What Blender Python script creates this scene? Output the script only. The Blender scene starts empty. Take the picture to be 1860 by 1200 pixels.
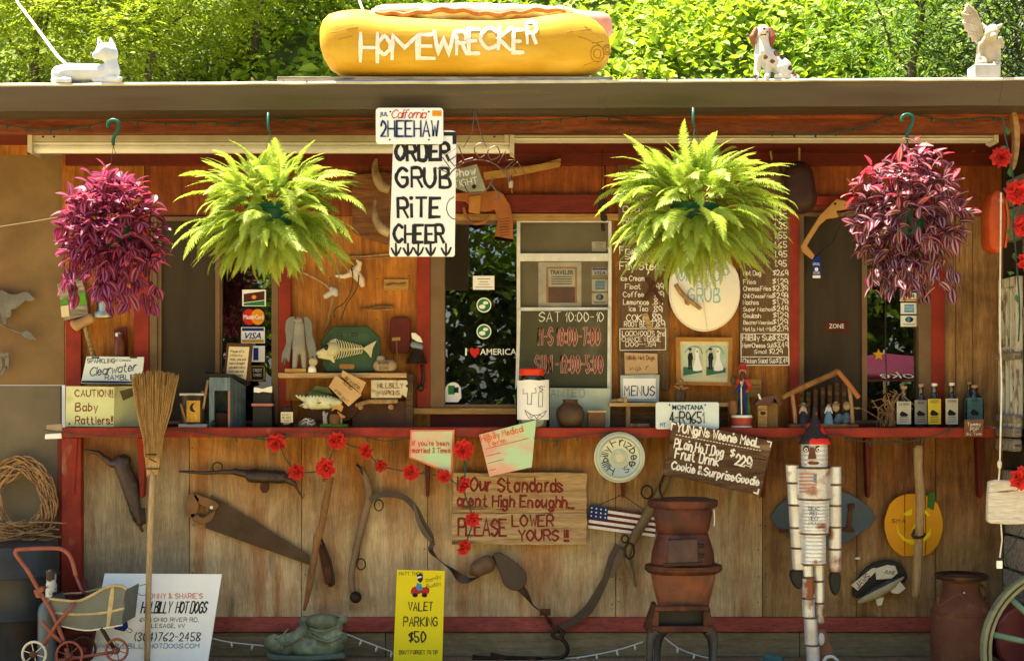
import bpy, math, random, bmesh
from mathutils import Vector, Matrix, noise
from mathutils.bvhtree import BVHTree
R = random.Random(11)
sc = bpy.context.scene
COL = sc.collection

# ------------------------------------------------------------------ camera, sky, sun, exposure
F, DIST, HGT, CX, HY = 2560.0, 7.0, 1.35, 930.0, 725.0
cam_d = bpy.data.cameras.new("camera"); cam = bpy.data.objects.new("camera", cam_d); COL.objects.link(cam)
cam.location = (0, -DIST, HGT); cam.rotation_euler = (math.pi/2, 0, 0)
cam_d.sensor_width = 36.0; cam_d.lens = 36.0*F/1860.0
cam_d.shift_y = 125.0/1860.0; cam_d.clip_start = 0.05; cam_d.clip_end = 400
sc.camera = cam
SUN = Vector((-0.30, 0.06, 0.94)).normalized()          # towards the sun
world = bpy.data.worlds.new("World"); sc.world = world; world.use_nodes = True
wn = world.node_tree; bg = wn.nodes["Background"]
sky = wn.nodes.new("ShaderNodeTexSky"); sky.sky_type = 'NISHITA'; sky.sun_disc = False
sky.sun_elevation = math.asin(SUN.z); sky.sun_rotation = math.atan2(SUN.x, SUN.y)
sky.dust_density = 2.0
wn.links.new(sky.outputs[0], bg.inputs[0]); bg.inputs[1].default_value = 0.065
sd = bpy.data.lights.new("sun", 'SUN'); sun = bpy.data.objects.new("sun", sd); COL.objects.link(sun)
sd.energy = 5.0; sd.angle = math.radians(0.5); sd.color = (1.0, 0.93, 0.74)
sun.rotation_euler = SUN.to_track_quat('Z', 'Y').to_euler(); sun.location = (-3, -3, 12)
vs = sc.view_settings; vs.view_transform = 'Standard'; vs.look = 'None'; vs.gamma = 1; vs.use_curve_mapping = False
vs.exposure = 2.45
sc.cycles.max_bounces = 8; sc.cycles.diffuse_bounces = 5; sc.cycles.transparent_max_bounces = 12
sc.cycles.sample_clamp_indirect = 6

# ------------------------------------------------------------------ geometry helpers
def W(px, py, Y=0.0):
    """a point of the facade read off the photograph's grid, at its real distance Y"""
    if callable(Y): Y = Y(px, py)
    s = (Y + DIST)/F
    return Vector(((px - CX)*s, Y, HGT + (HY - py)*s))
def S(Y): return (Y + DIST)/F

class MB:
    def __init__(self): self.v = []; self.f = []; self.m = []
    def add(self, vs_, fs, mi=0):
        b = len(self.v); self.v += [Vector(p) for p in vs_]
        for f in fs: self.f.append([b + i for i in f]); self.m.append(mi)
        return self
    def box(self, x0, x1, y0, y1, z0, z1, mi=0):
        P = [(x0,y0,z0),(x1,y0,z0),(x1,y1,z0),(x0,y1,z0),(x0,y0,z1),(x1,y0,z1),(x1,y1,z1),(x0,y1,z1)]
        return self.add(P, [(0,1,5,4),(1,2,6,5),(2,3,7,6),(3,0,4,7),(4,5,6,7),(3,2,1,0)], mi)
    def pbox(self, x0, y0, x1, y1, Y, d, mi=0):
        a = W(x0, y1, Y); b = W(x1, y0, Y)
        return self.box(a.x, b.x, Y, Y + d, a.z, b.z, mi)
    def prism(self, pts, Y, d, mi=0, side=None):
        if len(pts) > 2:
            ar = sum(pts[i][0]*pts[(i+1) % len(pts)][1] - pts[(i+1) % len(pts)][0]*pts[i][1] for i in range(len(pts)))
            if ar > 0: pts = list(reversed(pts))
        n = len(pts); fr = [W(x, y, Y) for x, y in pts]; bk = [p + Vector((0, d, 0)) for p in fr]
        b = len(self.v); self.v += fr + bk
        self.f.append([b + i for i in range(n)]); self.m.append(mi)
        self.f.append([b + n + i for i in reversed(range(n))]); self.m.append(mi)
        for i in range(n):
            j = (i + 1) % n
            self.f.append([b+j, b+i, b+n+i, b+n+j]); self.m.append(mi if side is None else side)
        return self
    def tube(self, pts, r, n=8, mi=0, closed=False, flat=1.0, up=None):
        pts = [Vector(p) for p in pts]; m = len(pts)
        rs = r if isinstance(r, (list, tuple)) else [r]*m
        b = len(self.v); prev = None
        for i, p in enumerate(pts):
            if closed: t = pts[(i+1) % m] - pts[i-1]
            else: t = pts[min(i+1, m-1)] - pts[max(i-1, 0)]
            if t.length < 1e-9: t = Vector((0,0,1))
            t.normalize()
            if prev is None:
                a = Vector(up) if up else (Vector((0,-1,0)) if abs(t.y) < .9 else Vector((0,0,1)))
            else: a = prev
            a = (a - t*a.dot(t))
            if a.length < 1e-6: a = t.orthogonal()
            a.normalize(); prev = a; c = t.cross(a)
            for k in range(n):
                an = 2*math.pi*k/n
                self.v.append(p + (a*math.cos(an)*flat + c*math.sin(an))*rs[i])
        rng = m if closed else m-1
        for i in range(rng):
            for k in range(n):
                j = (i+1) % m; l = (k+1) % n
                self.f.append([b+i*n+k, b+i*n+l, b+j*n+l, b+j*n+k]); self.m.append(mi)
        if not closed:
            self.f.append([b+k for k in reversed(range(n))]); self.m.append(mi)
            self.f.append([b+(m-1)*n+k for k in range(n)]); self.m.append(mi)
        return self
    def ptube(self, pts, rpx, Y=0, n=8, mi=0, sm=0, **kw):
        """pts: (px,py) or (px,py,dY)"""
        if sm: pts = smooth_pts(pts, sm); 
        P = [W(p[0], p[1], Y + (p[2] if len(p) > 2 else 0)) for p in pts]
        if isinstance(rpx, (list, tuple)):
            m = len(P)
            rr = []
            for i in range(m):
                u = i/(m-1)*(len(rpx)-1); k = min(int(u), len(rpx)-2); rr.append((rpx[k]*(1-u+k) + rpx[k+1]*(u-k))*S(Y))
        else: rr = rpx*S(Y)
        return self.tube(P, rr, n, mi, **kw)
    def lathe(self, c, prof, n=20, mi=0, sx=1, sy=1, ax=None, mis=None):
        """prof: (r, z) from bottom to top, about the point c"""
        c = Vector(c); b = len(self.v); m = len(prof)
        M = Matrix.Identity(3) if ax is None else Vector((0,0,1)).rotation_difference(Vector(ax)).to_matrix()
        for r, z in prof:
            for k in range(n):
                a = 2*math.pi*k/n
                self.v.append(c + M @ Vector((r*math.cos(a)*sx, r*math.sin(a)*sy, z)))
        for i in range(m-1):
            for k in range(n):
                l = (k+1) % n
                self.f.append([b+i*n+k, b+i*n+l, b+(i+1)*n+l, b+(i+1)*n+k]); self.m.append(mi if mis is None else mis[i])
        if prof[0][0] > 1e-6: self.f.append([b+k for k in reversed(range(n))]); self.m.append(mi if mis is None else mis[0])
        if prof[-1][0] > 1e-6: self.f.append([b+(m-1)*n+k for k in range(n)]); self.m.append(mi if mis is None else mis[-1])
        return self
    def plathe(self, cx, Y, prof, n=20, mi=0, mis=None, sy=1, shear=0):
        """prof: (half width px, py) top to bottom or any order"""
        s = S(Y); z0 = W(cx, prof[0][1], Y)
        p = [(max(h, .01)*s, (prof[0][1]-y)*s) for h, y in prof]
        if p[0][1] > p[-1][1]: p.reverse(); mis = None if mis is None else list(reversed(mis))
        st = len(self.v)
        self.lathe(z0, p, n, mi, 1, sy, None, mis)
        if shear:
            for v in self.v[st:]: v.x += (v.z - z0.z)*shear
        return self
    def ell(self, c, r, n=12, m=8, mi=0, rot=None):
        c = Vector(c); b = len(self.v)
        if not isinstance(r, (list, tuple, Vector)): r = (r, r, r)
        M = rot if rot is not None else Matrix.Identity(3)
        for i in range(m+1):
            t = math.pi*i/m
            for k in range(n):
                a = 2*math.pi*k/n
                self.v.append(c + M @ Vector((r[0]*math.sin(t)*math.cos(a), r[1]*math.sin(t)*math.sin(a), -r[2]*math.cos(t))))
        for i in range(m):
            for k in range(n):
                l = (k+1) % n
                self.f.append([b+i*n+k, b+i*n+l, b+(i+1)*n+l, b+(i+1)*n+k]); self.m.append(mi)
        return self
    def pell(self, px, py, Y, rx, rz, ry=None, mi=0, n=12, m=8):
        s = S(Y); return self.ell(W(px, py, Y), (rx*s, (ry if ry is not None else (rx+rz)/2)*s, rz*s), n, m, mi)
    def cap(self, a, b_, ra, rb, Y=0, n=12):
        """tapered rounded limb between two pixel points (px,py[,dY]), radii in px; for sculpting"""
        A = W(a[0], a[1], Y + (a[2] if len(a) > 2 else 0)); B = W(b_[0], b_[1], Y + (b_[2] if len(b_) > 2 else 0)); s = S(Y)
        self.ell(A, ra*s, n, 8); self.ell(B, rb*s, n, 8); self.tube([A, B], [ra*s, rb*s], n); return self
    def join(self, o): return self.add(o.v, o.f)
    def mesh(self, name, origin=(0,0,0)):
        o = Vector(origin); me = bpy.data.meshes.new(name)
        me.from_pydata([tuple(p - o) for p in self.v], [], self.f)
        me.polygons.foreach_set("material_index", self.m); me.update(); return me
    def build(self, name, mats, parent=None, smooth=None, bevel=0, origin=None):
        if not isinstance(mats, (list, tuple)): mats = [mats]
        if origin is None:
            if parent is not None: origin = root_loc(parent)
            else:
                xs = [p.x for p in self.v]; ys = [p.y for p in self.v]; zs = [p.z for p in self.v]
                origin = Vector(((min(xs)+max(xs))/2, (min(ys)+max(ys))/2, min(zs)))
        me = self.mesh(name, origin)
        if bevel:
            bm = bmesh.new(); bm.from_mesh(me); bmesh.ops.recalc_face_normals(bm, faces=bm.faces)
            es = [e for e in bm.edges if len(e.link_faces) == 2 and e.calc_face_angle(0) > .6]
            bmesh.ops.bevel(bm, geom=es, offset=bevel, segments=1, affect='EDGES', clamp_overlap=True); bm.to_mesh(me); bm.free()
        for m_ in mats: me.materials.append(m_)
        if smooth:
            me.polygons.foreach_set("use_smooth", [True]*len(me.polygons))
            if smooth is not True: me.set_sharp_from_angle(angle=math.radians(smooth))
        o = bpy.data.objects.new(name, me); COL.objects.link(o)
        if parent is not None:
            o.parent = parent
            if parent.type != 'EMPTY' or parent.parent is not None:   # sub-part of a part whose origin is the root's
                o.location = (0, 0, 0)
        else: o.location = origin
        return o
def root_loc(o):
    l = Vector(o.location)
    while o.parent is not None: o = o.parent; l = l + Vector(o.location)
    return l
def tag(o, label, cat, group=None):
    o['label'] = label; o['category'] = cat
    if group: o['group'] = group
    return o
def TH(name, label, cat, px, py, Y, group=None):
    o = bpy.data.objects.new(name, None); COL.objects.link(o); o.location = W(px, py, Y); o.empty_display_size = .05
    return tag(o, label, cat, group)
def catmull(P, k, closed=False):
    out = []; n = len(P)
    for i in range(n if closed else n-1):
        if closed: p0, p1, p2, p3 = P[i-1], P[i], P[(i+1) % n], P[(i+2) % n]
        else: p0, p1, p2, p3 = P[max(i-1,0)], P[i], P[i+1], P[min(i+2,n-1)]
        for j in range(k):
            t = j/k
            out.append(tuple(.5*((2*b)+(-a+c)*t+(2*a-5*b+4*c-d)*t*t+(-a+3*b-3*c+d)*t**3) for a,b,c,d in zip(p0,p1,p2,p3)))
    if not closed: out.append(tuple(P[-1]))
    return out
def smooth_pts(P, k, closed=False):
    m = max(len(p) for p in P); return catmull([tuple(p) + (0,)*(m-len(p)) for p in P], k, closed)
def sculpt(mb, name, mats, parent=None, voxel=.005, sm=2, colfn=None, rough=0, rs=40):
    me = mb.mesh("tmp"); t = bpy.data.objects.new("tmp", me); COL.objects.link(t)
    m = t.modifiers.new("r", 'REMESH'); m.mode = 'VOXEL'; m.voxel_size = voxel; m.use_smooth_shade = True
    if sm: k = t.modifiers.new("s", 'SMOOTH'); k.factor = .5; k.iterations = sm
    bpy.context.view_layer.update(); dg = bpy.context.evaluated_depsgraph_get()
    ev = t.evaluated_get(dg); nm = bpy.data.meshes.new_from_object(ev); bpy.data.objects.remove(t)
    origin = root_loc(parent) if parent is not None else None
    if rough:
        nn = [v.normal.copy() for v in nm.vertices]
        for v, q in zip(nm.vertices, nn): v.co += q*noise.noise(v.co*rs)*rough
    if origin is None:
        b = [v.co for v in nm.vertices]
        origin = Vector((sum(p.x for p in b)/len(b), sum(p.y for p in b)/len(b), min(p.z for p in b)))
    if not isinstance(mats, (list, tuple)): mats = [mats]
    nm.materials.clear()
    for q in mats: nm.materials.append(q)
    for p in nm.polygons:
        p.use_smooth = True; p.material_index = colfn(p.center) if colfn else 0
    nm.transform(Matrix.Translation(-origin)); nm.name = name
    o = bpy.data.objects.new(name, nm); COL.objects.link(o)
    if parent is not None: o.parent = parent
    else: o.location = origin
    return o
def topx(p): s = (p.y + DIST)/F; return p.x/s + CX, HY - (p.z - HGT)/s
def dup(o, parent=None):
    c = o.copy(); COL.objects.link(c)
    if parent is not None: c.parent = parent
    for ch in o.children: dup(ch, c)
    return c

# ------------------------------------------------------------------ hand lettering: strokes on a 4 x 8 grid, baseline 2
FONT = {
'A':"02 28 42;14 34",'B':"02 08;~08 38 36 05;~05 35 43 32 02",'C':"~47 28 06 04 22 43",'D':"02 08;~08 38 45 32 02",'E':"48 08 02 42;05 35",
'F':"48 08 02;05 35",'G':"~47 28 06 04 22 43 45;45 25",'H':"02 08;42 48;05 45",'I':"08 02",'J':"~38 34 22 03",'K':"02 08;48 05 42",'L':"08 02 42",
'M':"02 08 25 48 42",'N':"02 08 42 48",'O':"~28 06 04 22 44 46 28",'P':"02 08;~08 38 46 35 05",'Q':"~28 06 04 22 44 46 28;24 42",
'R':"02 08;~08 38 46 35 05;25 42",'S':"~47 28 06 25 44 22 03",'T':"08 48;28 22",'U':"~08 04 22 44 48",'V':"08 22 48",'W':"08 12 26 32 48",
'X':"08 42;02 48",'Y':"08 25 48;25 22",'Z':"08 48 02 42",
'a':"~35 16 04 12 33;36 32",'b':"08 02;~05 16 34 12 03",'c':"~35 16 04 12 33",'d':"38 32;~35 16 04 12 33",'e':"04 34;~34 16 04 12 33",
'f':"~38 28 17 12;06 26",'g':"~35 16 04 12 33;~36 31 10 01",'h':"08 02;~04 16 35 32",'i':"06 02;08 08",'j':"~16 11 00;18 18",'k':"08 02;36 04 32",
'l':"08 02",'m':"06 02;~04 16 25 22;~24 36 45 42",'n':"06 02;~04 16 35 32",'o':"~16 04 12 34 16",'p':"06 00;~05 16 34 12 03",'q':"36 30;~35 16 04 12 33",
'r':"06 02;~04 16 26",'s':"~35 16 05 33 12 03",'t':"18 13 22 32;06 26",'u':"~06 03 12 34;36 32",'v':"06 22 46",'w':"06 12 25 32 46",'x':"06 32;02 36",
'y':"06 13;36 10",'z':"06 36 02 32",'0':"~18 06 04 12 34 36 18",'1':"06 18 12",'2':"~06 18 36 24 02;02 32",'3':"~07 18 37 15;~15 33 12 03",
'4':"28 04 34;28 22",'5':"38 08 05;~05 25 33 12 03",'6':"~38 05 03 12 33 14 04",'7':"08 38 12",'8':"~18 07 15 33 12 03 15 37 18",'9':"~35 14 06 18 36 32",
'!':"08 04;02 02",'.':"02 02",',':"03 01",':':"03 03;06 06","'":"08 07",'-':"05 25",'+':"05 25;17 13",'$':"~37 17 06 34 13 03;28 12",'&':"~42 07 18 27 03 12 34",
'/':"02 38",'(':"~18 05 12",')':"~08 15 02",'?':"~07 18 36 14 13;12 12",'_':"02 42",'*':"05 25;14 16",'|':"08 02"}
def glyph(ch):
    out = []
    for part in FONT[ch].split(';'):
        sm = part[0] == '~'; P = [(float(q[0]), float(q[1])) for q in part.lstrip('~').split()]
        if sm: P = catmull(P, 4, False) if P[0] != P[-1] else catmull(P[:-1], 4, True) + [P[0]]
        out.append(P)
    return out
def ribbon(mb, P, th, Y, off=.0012, mi=0):
    """a painted line through pixel points P, th px wide"""
    if len(P) == 2 and abs(P[0][0]-P[1][0]) + abs(P[0][1]-P[1][1]) < .05:
        c = P[0]; q = [(c[0]+th*.65*math.cos(a*math.pi/4), c[1]+th*.65*math.sin(a*math.pi/4)) for a in range(8)]
        vs_ = [W(x, y, Y) + Vector((0, -off, 0)) for x, y in q]; mb.add(vs_, [list(range(8))], mi); return
    P = [Vector(p) for p in P]; n = len(P); L = []
    for i in range(n):
        a = (P[i]-P[i-1]).normalized() if i else None; b = (P[i+1]-P[i]).normalized() if i < n-1 else None
        if a is None or a.length < .1: a = b
        if b is None or b.length < .1: b = a
        t = (a+b); t = t.normalized() if t.length > .3 else b
        nn = Vector((-t.y, t.x)); k = min(1.6, 1/max(.4, abs(nn.dot(Vector((-b.y, b.x))))))
        p = P[i] - a*th*.3 if i == 0 else (P[i] + b*th*.3 if i == n-1 else P[i])
        w = th*.5*(R.uniform(.6,.95) if i in (0, n-1) else R.uniform(.82, 1.16))
        L.append((p + nn*w*k, p - nn*w*k))
    vs_ = [W(q.x, q.y, Y) + Vector((0, -off, 0)) for pr in L for q in pr]
    mb.add(vs_, [(2*i, 2*i+1, 2*i+3, 2*i+2) for i in range(n-1)], mi)
_off = [0]
def write(mb, s, x, y, h, w=None, th=2, Y=0, rot=0, slant=0, mi=0, jit=.25, gap=1.5, bend=None, off=.0012, track=None):
    """hand-painted word: left end of the baseline at pixel x, y (photo), cap height h, total width w"""
    adv = 0; gl = []
    if h < 13: th = min(th, h*.15)
    for ch in s:
        if ch == ' ': adv += 2.4; continue
        g = glyph(ch); mx = max(p[0] for q in g for p in q); gl.append((adv, g)); adv += mx + gap
    tot = max(adv - gap, 1); u = h/6.0; ux = (w/tot) if w else u*.85
    c, s_ = math.cos(math.radians(rot)), math.sin(math.radians(rot))
    for a0, g in gl:
        jx, jy, jr = R.uniform(-jit, jit), R.uniform(-jit, jit), R.uniform(-jit, jit)*.12
        for P in g:
            Q = []
            for gx, gy in P:
                gy -= 2
                lx = (a0 + gx + jx)*ux + slant*gy*u + jr*gy*u; ly = (gy + jy*.6)*u + jr*gx*ux
                if bend: bx, by = bend(lx, ly); 
                else: bx, by = lx*c - ly*s_, -(ly*c + lx*s_)
                Q.append((x + bx, y + by))
            _off[0] = (_off[0] + 1) % 12
            ribbon(mb, Q, th, Y, off + _off[0]*.00006, mi)
    return mb
def printed(mb, s, x, y, w, h, Y=0, off=.0012, mi=0, shear=0, weight=0):
    """upright printed word in the built-in face: left x, baseline y (photo), width w and cap height h"""
    cu = bpy.data.curves.new("t", 'FONT'); cu.body = s; cu.resolution_u = 2; cu.shear = shear; cu.offset = weight
    t = bpy.data.objects.new("t", cu); COL.objects.link(t); bpy.context.view_layer.update()
    me = t.evaluated_get(bpy.context.evaluated_depsgraph_get()).to_mesh()
    co = [v.co.copy() for v in me.vertices]; fs = [list(p.vertices) for p in me.polygons]; t.to_mesh_clear(); bpy.data.objects.remove(t)
    x0 = min(p.x for p in co); x1 = max(p.x for p in co); y1 = max(p.y for p in co); y0 = 0
    mb.add([W(x + (p.x-x0)/(x1-x0)*w, y - (p.y-y0)/(y1-y0)*h, Y) + Vector((0, -off, 0)) for p in co], fs, mi); return mb
def flat(mb, pts, Y, off=.001, mi=0):
    ar = sum(pts[i][0]*pts[(i+1) % len(pts)][1] - pts[(i+1) % len(pts)][0]*pts[i][1] for i in range(len(pts)))
    if ar > 0: pts = list(reversed(pts))
    return mb.add([W(x, y, Y) + Vector((0, -off, 0)) for x, y in pts], [list(range(len(pts)))], mi)
def rect(x0, y0, x1, y1): return [(x0,y0),(x1,y0),(x1,y1),(x0,y1)]
def oval(cx, cy, rx, ry, n=24): return [(cx+rx*math.cos(2*math.pi*i/n), cy+ry*math.sin(2*math.pi*i/n)) for i in range(n)]

# ------------------------------------------------------------------ materials
MATS = {}
def mat(name, c, c2=None, rough=.75, metal=0, sc_=12, st=(1,1,1), bump=.15, spot=None, spot2=None, ramp=(.35,.65), coord='Object', zgrad=None, blotch=0, spec=.2, trans=0, fine=0, rnd=0, clear=0):
    m = bpy.data.materials.new(name); m.use_nodes = True; n = m.node_tree; N = n.nodes; L = n.links
    b = N["Principled BSDF"]; b.inputs["Roughness"].default_value = rough; b.inputs["Metallic"].default_value = metal
    b.inputs["Specular IOR Level"].default_value = spec
    if clear: b.inputs["Coat Weight"].default_value = clear
    c = tuple(c) + (1,); c2 = (tuple(c2) + (1,)) if c2 else tuple(x*.72 for x in c[:3]) + (1,)
    tc = N.new("ShaderNodeTexCoord"); mp = N.new("ShaderNodeMapping"); mp.inputs["Scale"].default_value = st
    if coord == 'World':
        g = N.new("ShaderNodeNewGeometry"); L.new(g.outputs["Position"], mp.inputs[0])
    else: L.new(tc.outputs["Object"], mp.inputs[0])
    nz = N.new("ShaderNodeTexNoise"); nz.inputs["Scale"].default_value = sc_; nz.inputs["Detail"].default_value = 6; nz.inputs["Roughness"].default_value = .65
    L.new(mp.outputs[0], nz.inputs["Vector"])
    cr = N.new("ShaderNodeValToRGB"); cr.color_ramp.elements[0].position = ramp[0]; cr.color_ramp.elements[1].position = ramp[1]
    cr.color_ramp.elements[0].color = c2; cr.color_ramp.elements[1].color = c; L.new(nz.outputs[0], cr.inputs[0]); out = cr.outputs[0]
    if max(st) > 5 and not fine: fine = 1
    if fine:      # fine fibres and hairline checks along the grain
        n3 = N.new("ShaderNodeTexNoise"); n3.inputs["Scale"].default_value = sc_*4.5; n3.inputs["Detail"].default_value = 4; n3.inputs["Roughness"].default_value = .7; L.new(mp.outputs[0], n3.inputs["Vector"])
        r3 = N.new("ShaderNodeMapRange"); r3.inputs[1].default_value = .32; r3.inputs[2].default_value = .62; r3.inputs[3].default_value = .66; r3.inputs[4].default_value = 1.1; L.new(n3.outputs[0], r3.inputs[0])
        fineout = r3.outputs[0]; finen = n3.outputs[0]
    def mix(fac, a, col):
        mx = N.new("ShaderNodeMix"); mx.data_type = 'RGBA'; L.new(fac, mx.inputs[0]); L.new(a, mx.inputs[6])
        if hasattr(col, 'links') or hasattr(col, 'is_linked'): L.new(col, mx.inputs[7])
        else: mx.inputs[7].default_value = tuple(col) + (1,)
        return mx.outputs[2]
    if zgrad:   # (colour, z0, z1): weathered below z0, untouched above z1, with a ragged edge
        zc, z0, z1 = zgrad[:3]; zc2 = zgrad[3] if len(zgrad) > 3 else tuple(x*.7 for x in zc)
        g = N.new("ShaderNodeNewGeometry"); sx = N.new("ShaderNodeSeparateXYZ"); L.new(g.outputs["Position"], sx.inputs[0])
        n2 = N.new("ShaderNodeTexNoise"); n2.inputs["Scale"].default_value = 1.0; n2.inputs["Detail"].default_value = 5
        mp2 = N.new("ShaderNodeMapping"); mp2.inputs["Scale"].default_value = (7, 1, 1.2); L.new(g.outputs["Position"], mp2.inputs[0]); L.new(mp2.outputs[0], n2.inputs["Vector"])
        ad = N.new("ShaderNodeMath"); ad.operation = 'MULTIPLY_ADD'; L.new(n2.outputs[0], ad.inputs[0]); ad.inputs[1].default_value = .9*(z1-z0)+.35; L.new(sx.outputs[2], ad.inputs[2])
        mr = N.new("ShaderNodeMapRange"); o_ = .5*(.9*(z1-z0)+.35); mr.inputs[1].default_value = z0+o_; mr.inputs[2].default_value = z1+o_; mr.inputs[3].default_value = 1; mr.inputs[4].default_value = 0
        L.new(ad.outputs[0], mr.inputs[0])
        c3 = N.new("ShaderNodeValToRGB"); c3.color_ramp.elements[0].position = .3; c3.color_ramp.elements[1].position = .7
        c3.color_ramp.elements[0].color = tuple(zc2)+(1,); c3.color_ramp.elements[1].color = tuple(zc)+(1,); L.new(nz.outputs[0], c3.inputs[0])
        out = mix(mr.outputs[0], out, c3.outputs[0])
    for k, sp in enumerate((spot, spot2)):
        if sp:      # (colour, scale, low, high[, stretch])
            n2 = N.new("ShaderNodeTexNoise"); n2.inputs["Scale"].default_value = sp[1]; n2.inputs["Detail"].default_value = 5
            mp2 = N.new("ShaderNodeMapping"); mp2.inputs["Scale"].default_value = sp[4] if len(sp) > 4 else (1,1,1); mp2.inputs["Location"].default_value = (3.1+k*5, 1.7, .6)
            L.new(mp.inputs[0].links[0].from_socket, mp2.inputs[0]); L.new(mp2.outputs[0], n2.inputs["Vector"])
            mr = N.new("ShaderNodeMapRange"); mr.inputs[1].default_value = sp[2]; mr.inputs[2].default_value = sp[3]; mr.inputs[4].default_value = .62 if blotch else 1; L.new(n2.outputs[0], mr.inputs[0])
            out = mix(mr.outputs[0], out, sp[0])
    if blotch:
        g4 = N.new("ShaderNodeNewGeometry"); n4 = N.new("ShaderNodeTexNoise"); n4.inputs["Scale"].default_value = 2.3; n4.inputs["Detail"].default_value = 7; n4.inputs["Roughness"].default_value = .7; n4.inputs["Distortion"].default_value = .6
        L.new(g4.outputs["Position"], n4.inputs["Vector"]); r4 = N.new("ShaderNodeMapRange"); r4.inputs[1].default_value = .32; r4.inputs[2].default_value = .66; r4.inputs[3].default_value = 1-blotch; r4.inputs[4].default_value = 1+blotch*.35; L.new(n4.outputs[0], r4.inputs[0])
        v4 = N.new("ShaderNodeVectorMath"); v4.operation = 'SCALE'; L.new(out, v4.inputs[0]); L.new(r4.outputs[0], v4.inputs['Scale']); out = v4.outputs[0]
    if fine:
        v3 = N.new("ShaderNodeVectorMath"); v3.operation = 'SCALE'; L.new(out, v3.inputs[0]); L.new(fineout, v3.inputs['Scale']); out = v3.outputs[0]
    if rnd:
        oi = N.new("ShaderNodeObjectInfo"); hs = N.new("ShaderNodeHueSaturation"); mr = N.new("ShaderNodeMapRange")
        mr.inputs[3].default_value = 1-rnd; mr.inputs[4].default_value = 1+rnd; L.new(oi.outputs["Random"], mr.inputs[0]); L.new(mr.outputs[0], hs.inputs["Value"]); L.new(out, hs.inputs["Color"]); out = hs.outputs[0]
    L.new(out, b.inputs["Base Color"])
    if bump:
        bp = N.new("ShaderNodeBump"); bp.inputs["Strength"].default_value = min(1, bump*2); bp.inputs["Distance"].default_value = .004
        L.new(finen if fine else nz.outputs[0], bp.inputs["Height"]); L.new(bp.outputs[0], b.inputs["Normal"])
    if trans:
        tr = N.new("ShaderNodeBsdfTranslucent"); L.new(out, tr.inputs[0]); ms = N.new("ShaderNodeMixShader"); ms.inputs[0].default_value = trans
        L.new(b.outputs[0], ms.inputs[1]); L.new(tr.outputs[0], ms.inputs[2]); L.new(ms.outputs[0], N["Material Output"].inputs[0])
    MATS[name] = m; return m
def glass(name, tint=(.9,.95,.9), ior=2.15, rough=0.0):
    m = bpy.data.materials.new(name); m.use_nodes = True; n = m.node_tree; N = n.nodes; L = n.links; N.remove(N["Principled BSDF"])
    t = N.new("ShaderNodeBsdfTransparent"); t.inputs[0].default_value = tuple(tint)+(1,); g = N.new("ShaderNodeBsdfGlossy"); g.inputs["Roughness"].default_value = rough
    fr = N.new("ShaderNodeFresnel"); fr.inputs[0].default_value = ior; ms = N.new("ShaderNodeMixShader")
    L.new(fr.outputs[0], ms.inputs[0]); L.new(t.outputs[0], ms.inputs[1]); L.new(g.outputs[0], ms.inputs[2]); L.new(ms.outputs[0], N["Material Output"].inputs[0]); return m
V = (14, 14, 1.0); HZ = (1.0, 14, 14)      # grain running up, grain running across
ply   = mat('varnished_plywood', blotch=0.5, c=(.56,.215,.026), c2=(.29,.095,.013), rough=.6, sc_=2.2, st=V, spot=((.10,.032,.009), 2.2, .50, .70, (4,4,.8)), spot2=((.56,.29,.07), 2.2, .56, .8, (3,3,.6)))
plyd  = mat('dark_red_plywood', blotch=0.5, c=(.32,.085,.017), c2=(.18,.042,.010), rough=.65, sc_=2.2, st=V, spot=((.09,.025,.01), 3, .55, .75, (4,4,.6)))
plyw  = mat('weathered_plywood', blotch=0.45, c=(.44,.20,.035), c2=(.20,.08,.016), rough=.75, sc_=3, st=V, coord='World', zgrad=((.66,.50,.26), .66, 1.10, (.46,.33,.155)),
            spot=((.34,.11,.02), 2.0, .50, .70, (6,6,.5)), spot2=((.12,.085,.045), 3.0, .56, .74, (5,5,1.3)), bump=.3)
plyg  = mat('greyed_plywood', blotch=0.4, c=(.30,.12,.04), c2=(.19,.10,.05), rough=.8, sc_=3, st=V, coord='World', zgrad=((.42,.33,.18), .95, 1.12, (.28,.21,.11)),
            spot=((.20,.08,.03), 2.4, .58, .75, (7,7,.8)), spot2=((.12,.11,.08), 3.5, .60, .8, (4,4,1.2)), bump=.2)
plyb  = mat('brown_plywood', blotch=0.5, c=(.30,.13,.03), c2=(.13,.05,.015), rough=.75, sc_=3, st=V, coord='World', zgrad=((.42,.27,.105), .5, .95, (.24,.14,.05)),
            spot=((.08,.03,.012), 2.2, .54, .72, (6,6,.8)), spot2=((.26,.12,.04), 3.0, .60, .8, (8,8,1)), bump=.2)
knot  = mat('knotty_wood', blotch=0.5, c=(.42,.24,.09), c2=(.24,.12,.045), rough=.75, sc_=2.6, st=(10,10,1), spot=((.07,.03,.012), 4, .62, .78, (3,3,1.2)), bump=.25)
redp  = mat('red_paint', blotch=0.3, c=(.30,.032,.012), c2=(.19,.02,.009), rough=.55, sc_=6, spot=((.10,.02,.012), 9, .62, .8), bump=.12)
redd  = mat('dark_red_paint', (.13,.018,.009), (.08,.012,.007), .6, sc_=6, spot=((.05,.015,.01), 7, .6, .8), bump=.12)
redw  = mat('worn_red_paint', blotch=0.3, c=(.30,.035,.016), c2=(.18,.022,.012), rough=.7, sc_=8, spot=((.30,.17,.08), 14, .60, .72, (1,1,.4)), spot2=((.09,.05,.03), 6, .62, .78), bump=.2)
redt  = mat('faded_red_trim', blotch=0.3, c=(.36,.085,.055), c2=(.27,.055,.04), rough=.7, sc_=5, st=(1,6,6), spot=((.16,.05,.035), 7, .58, .8), bump=.15)
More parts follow.
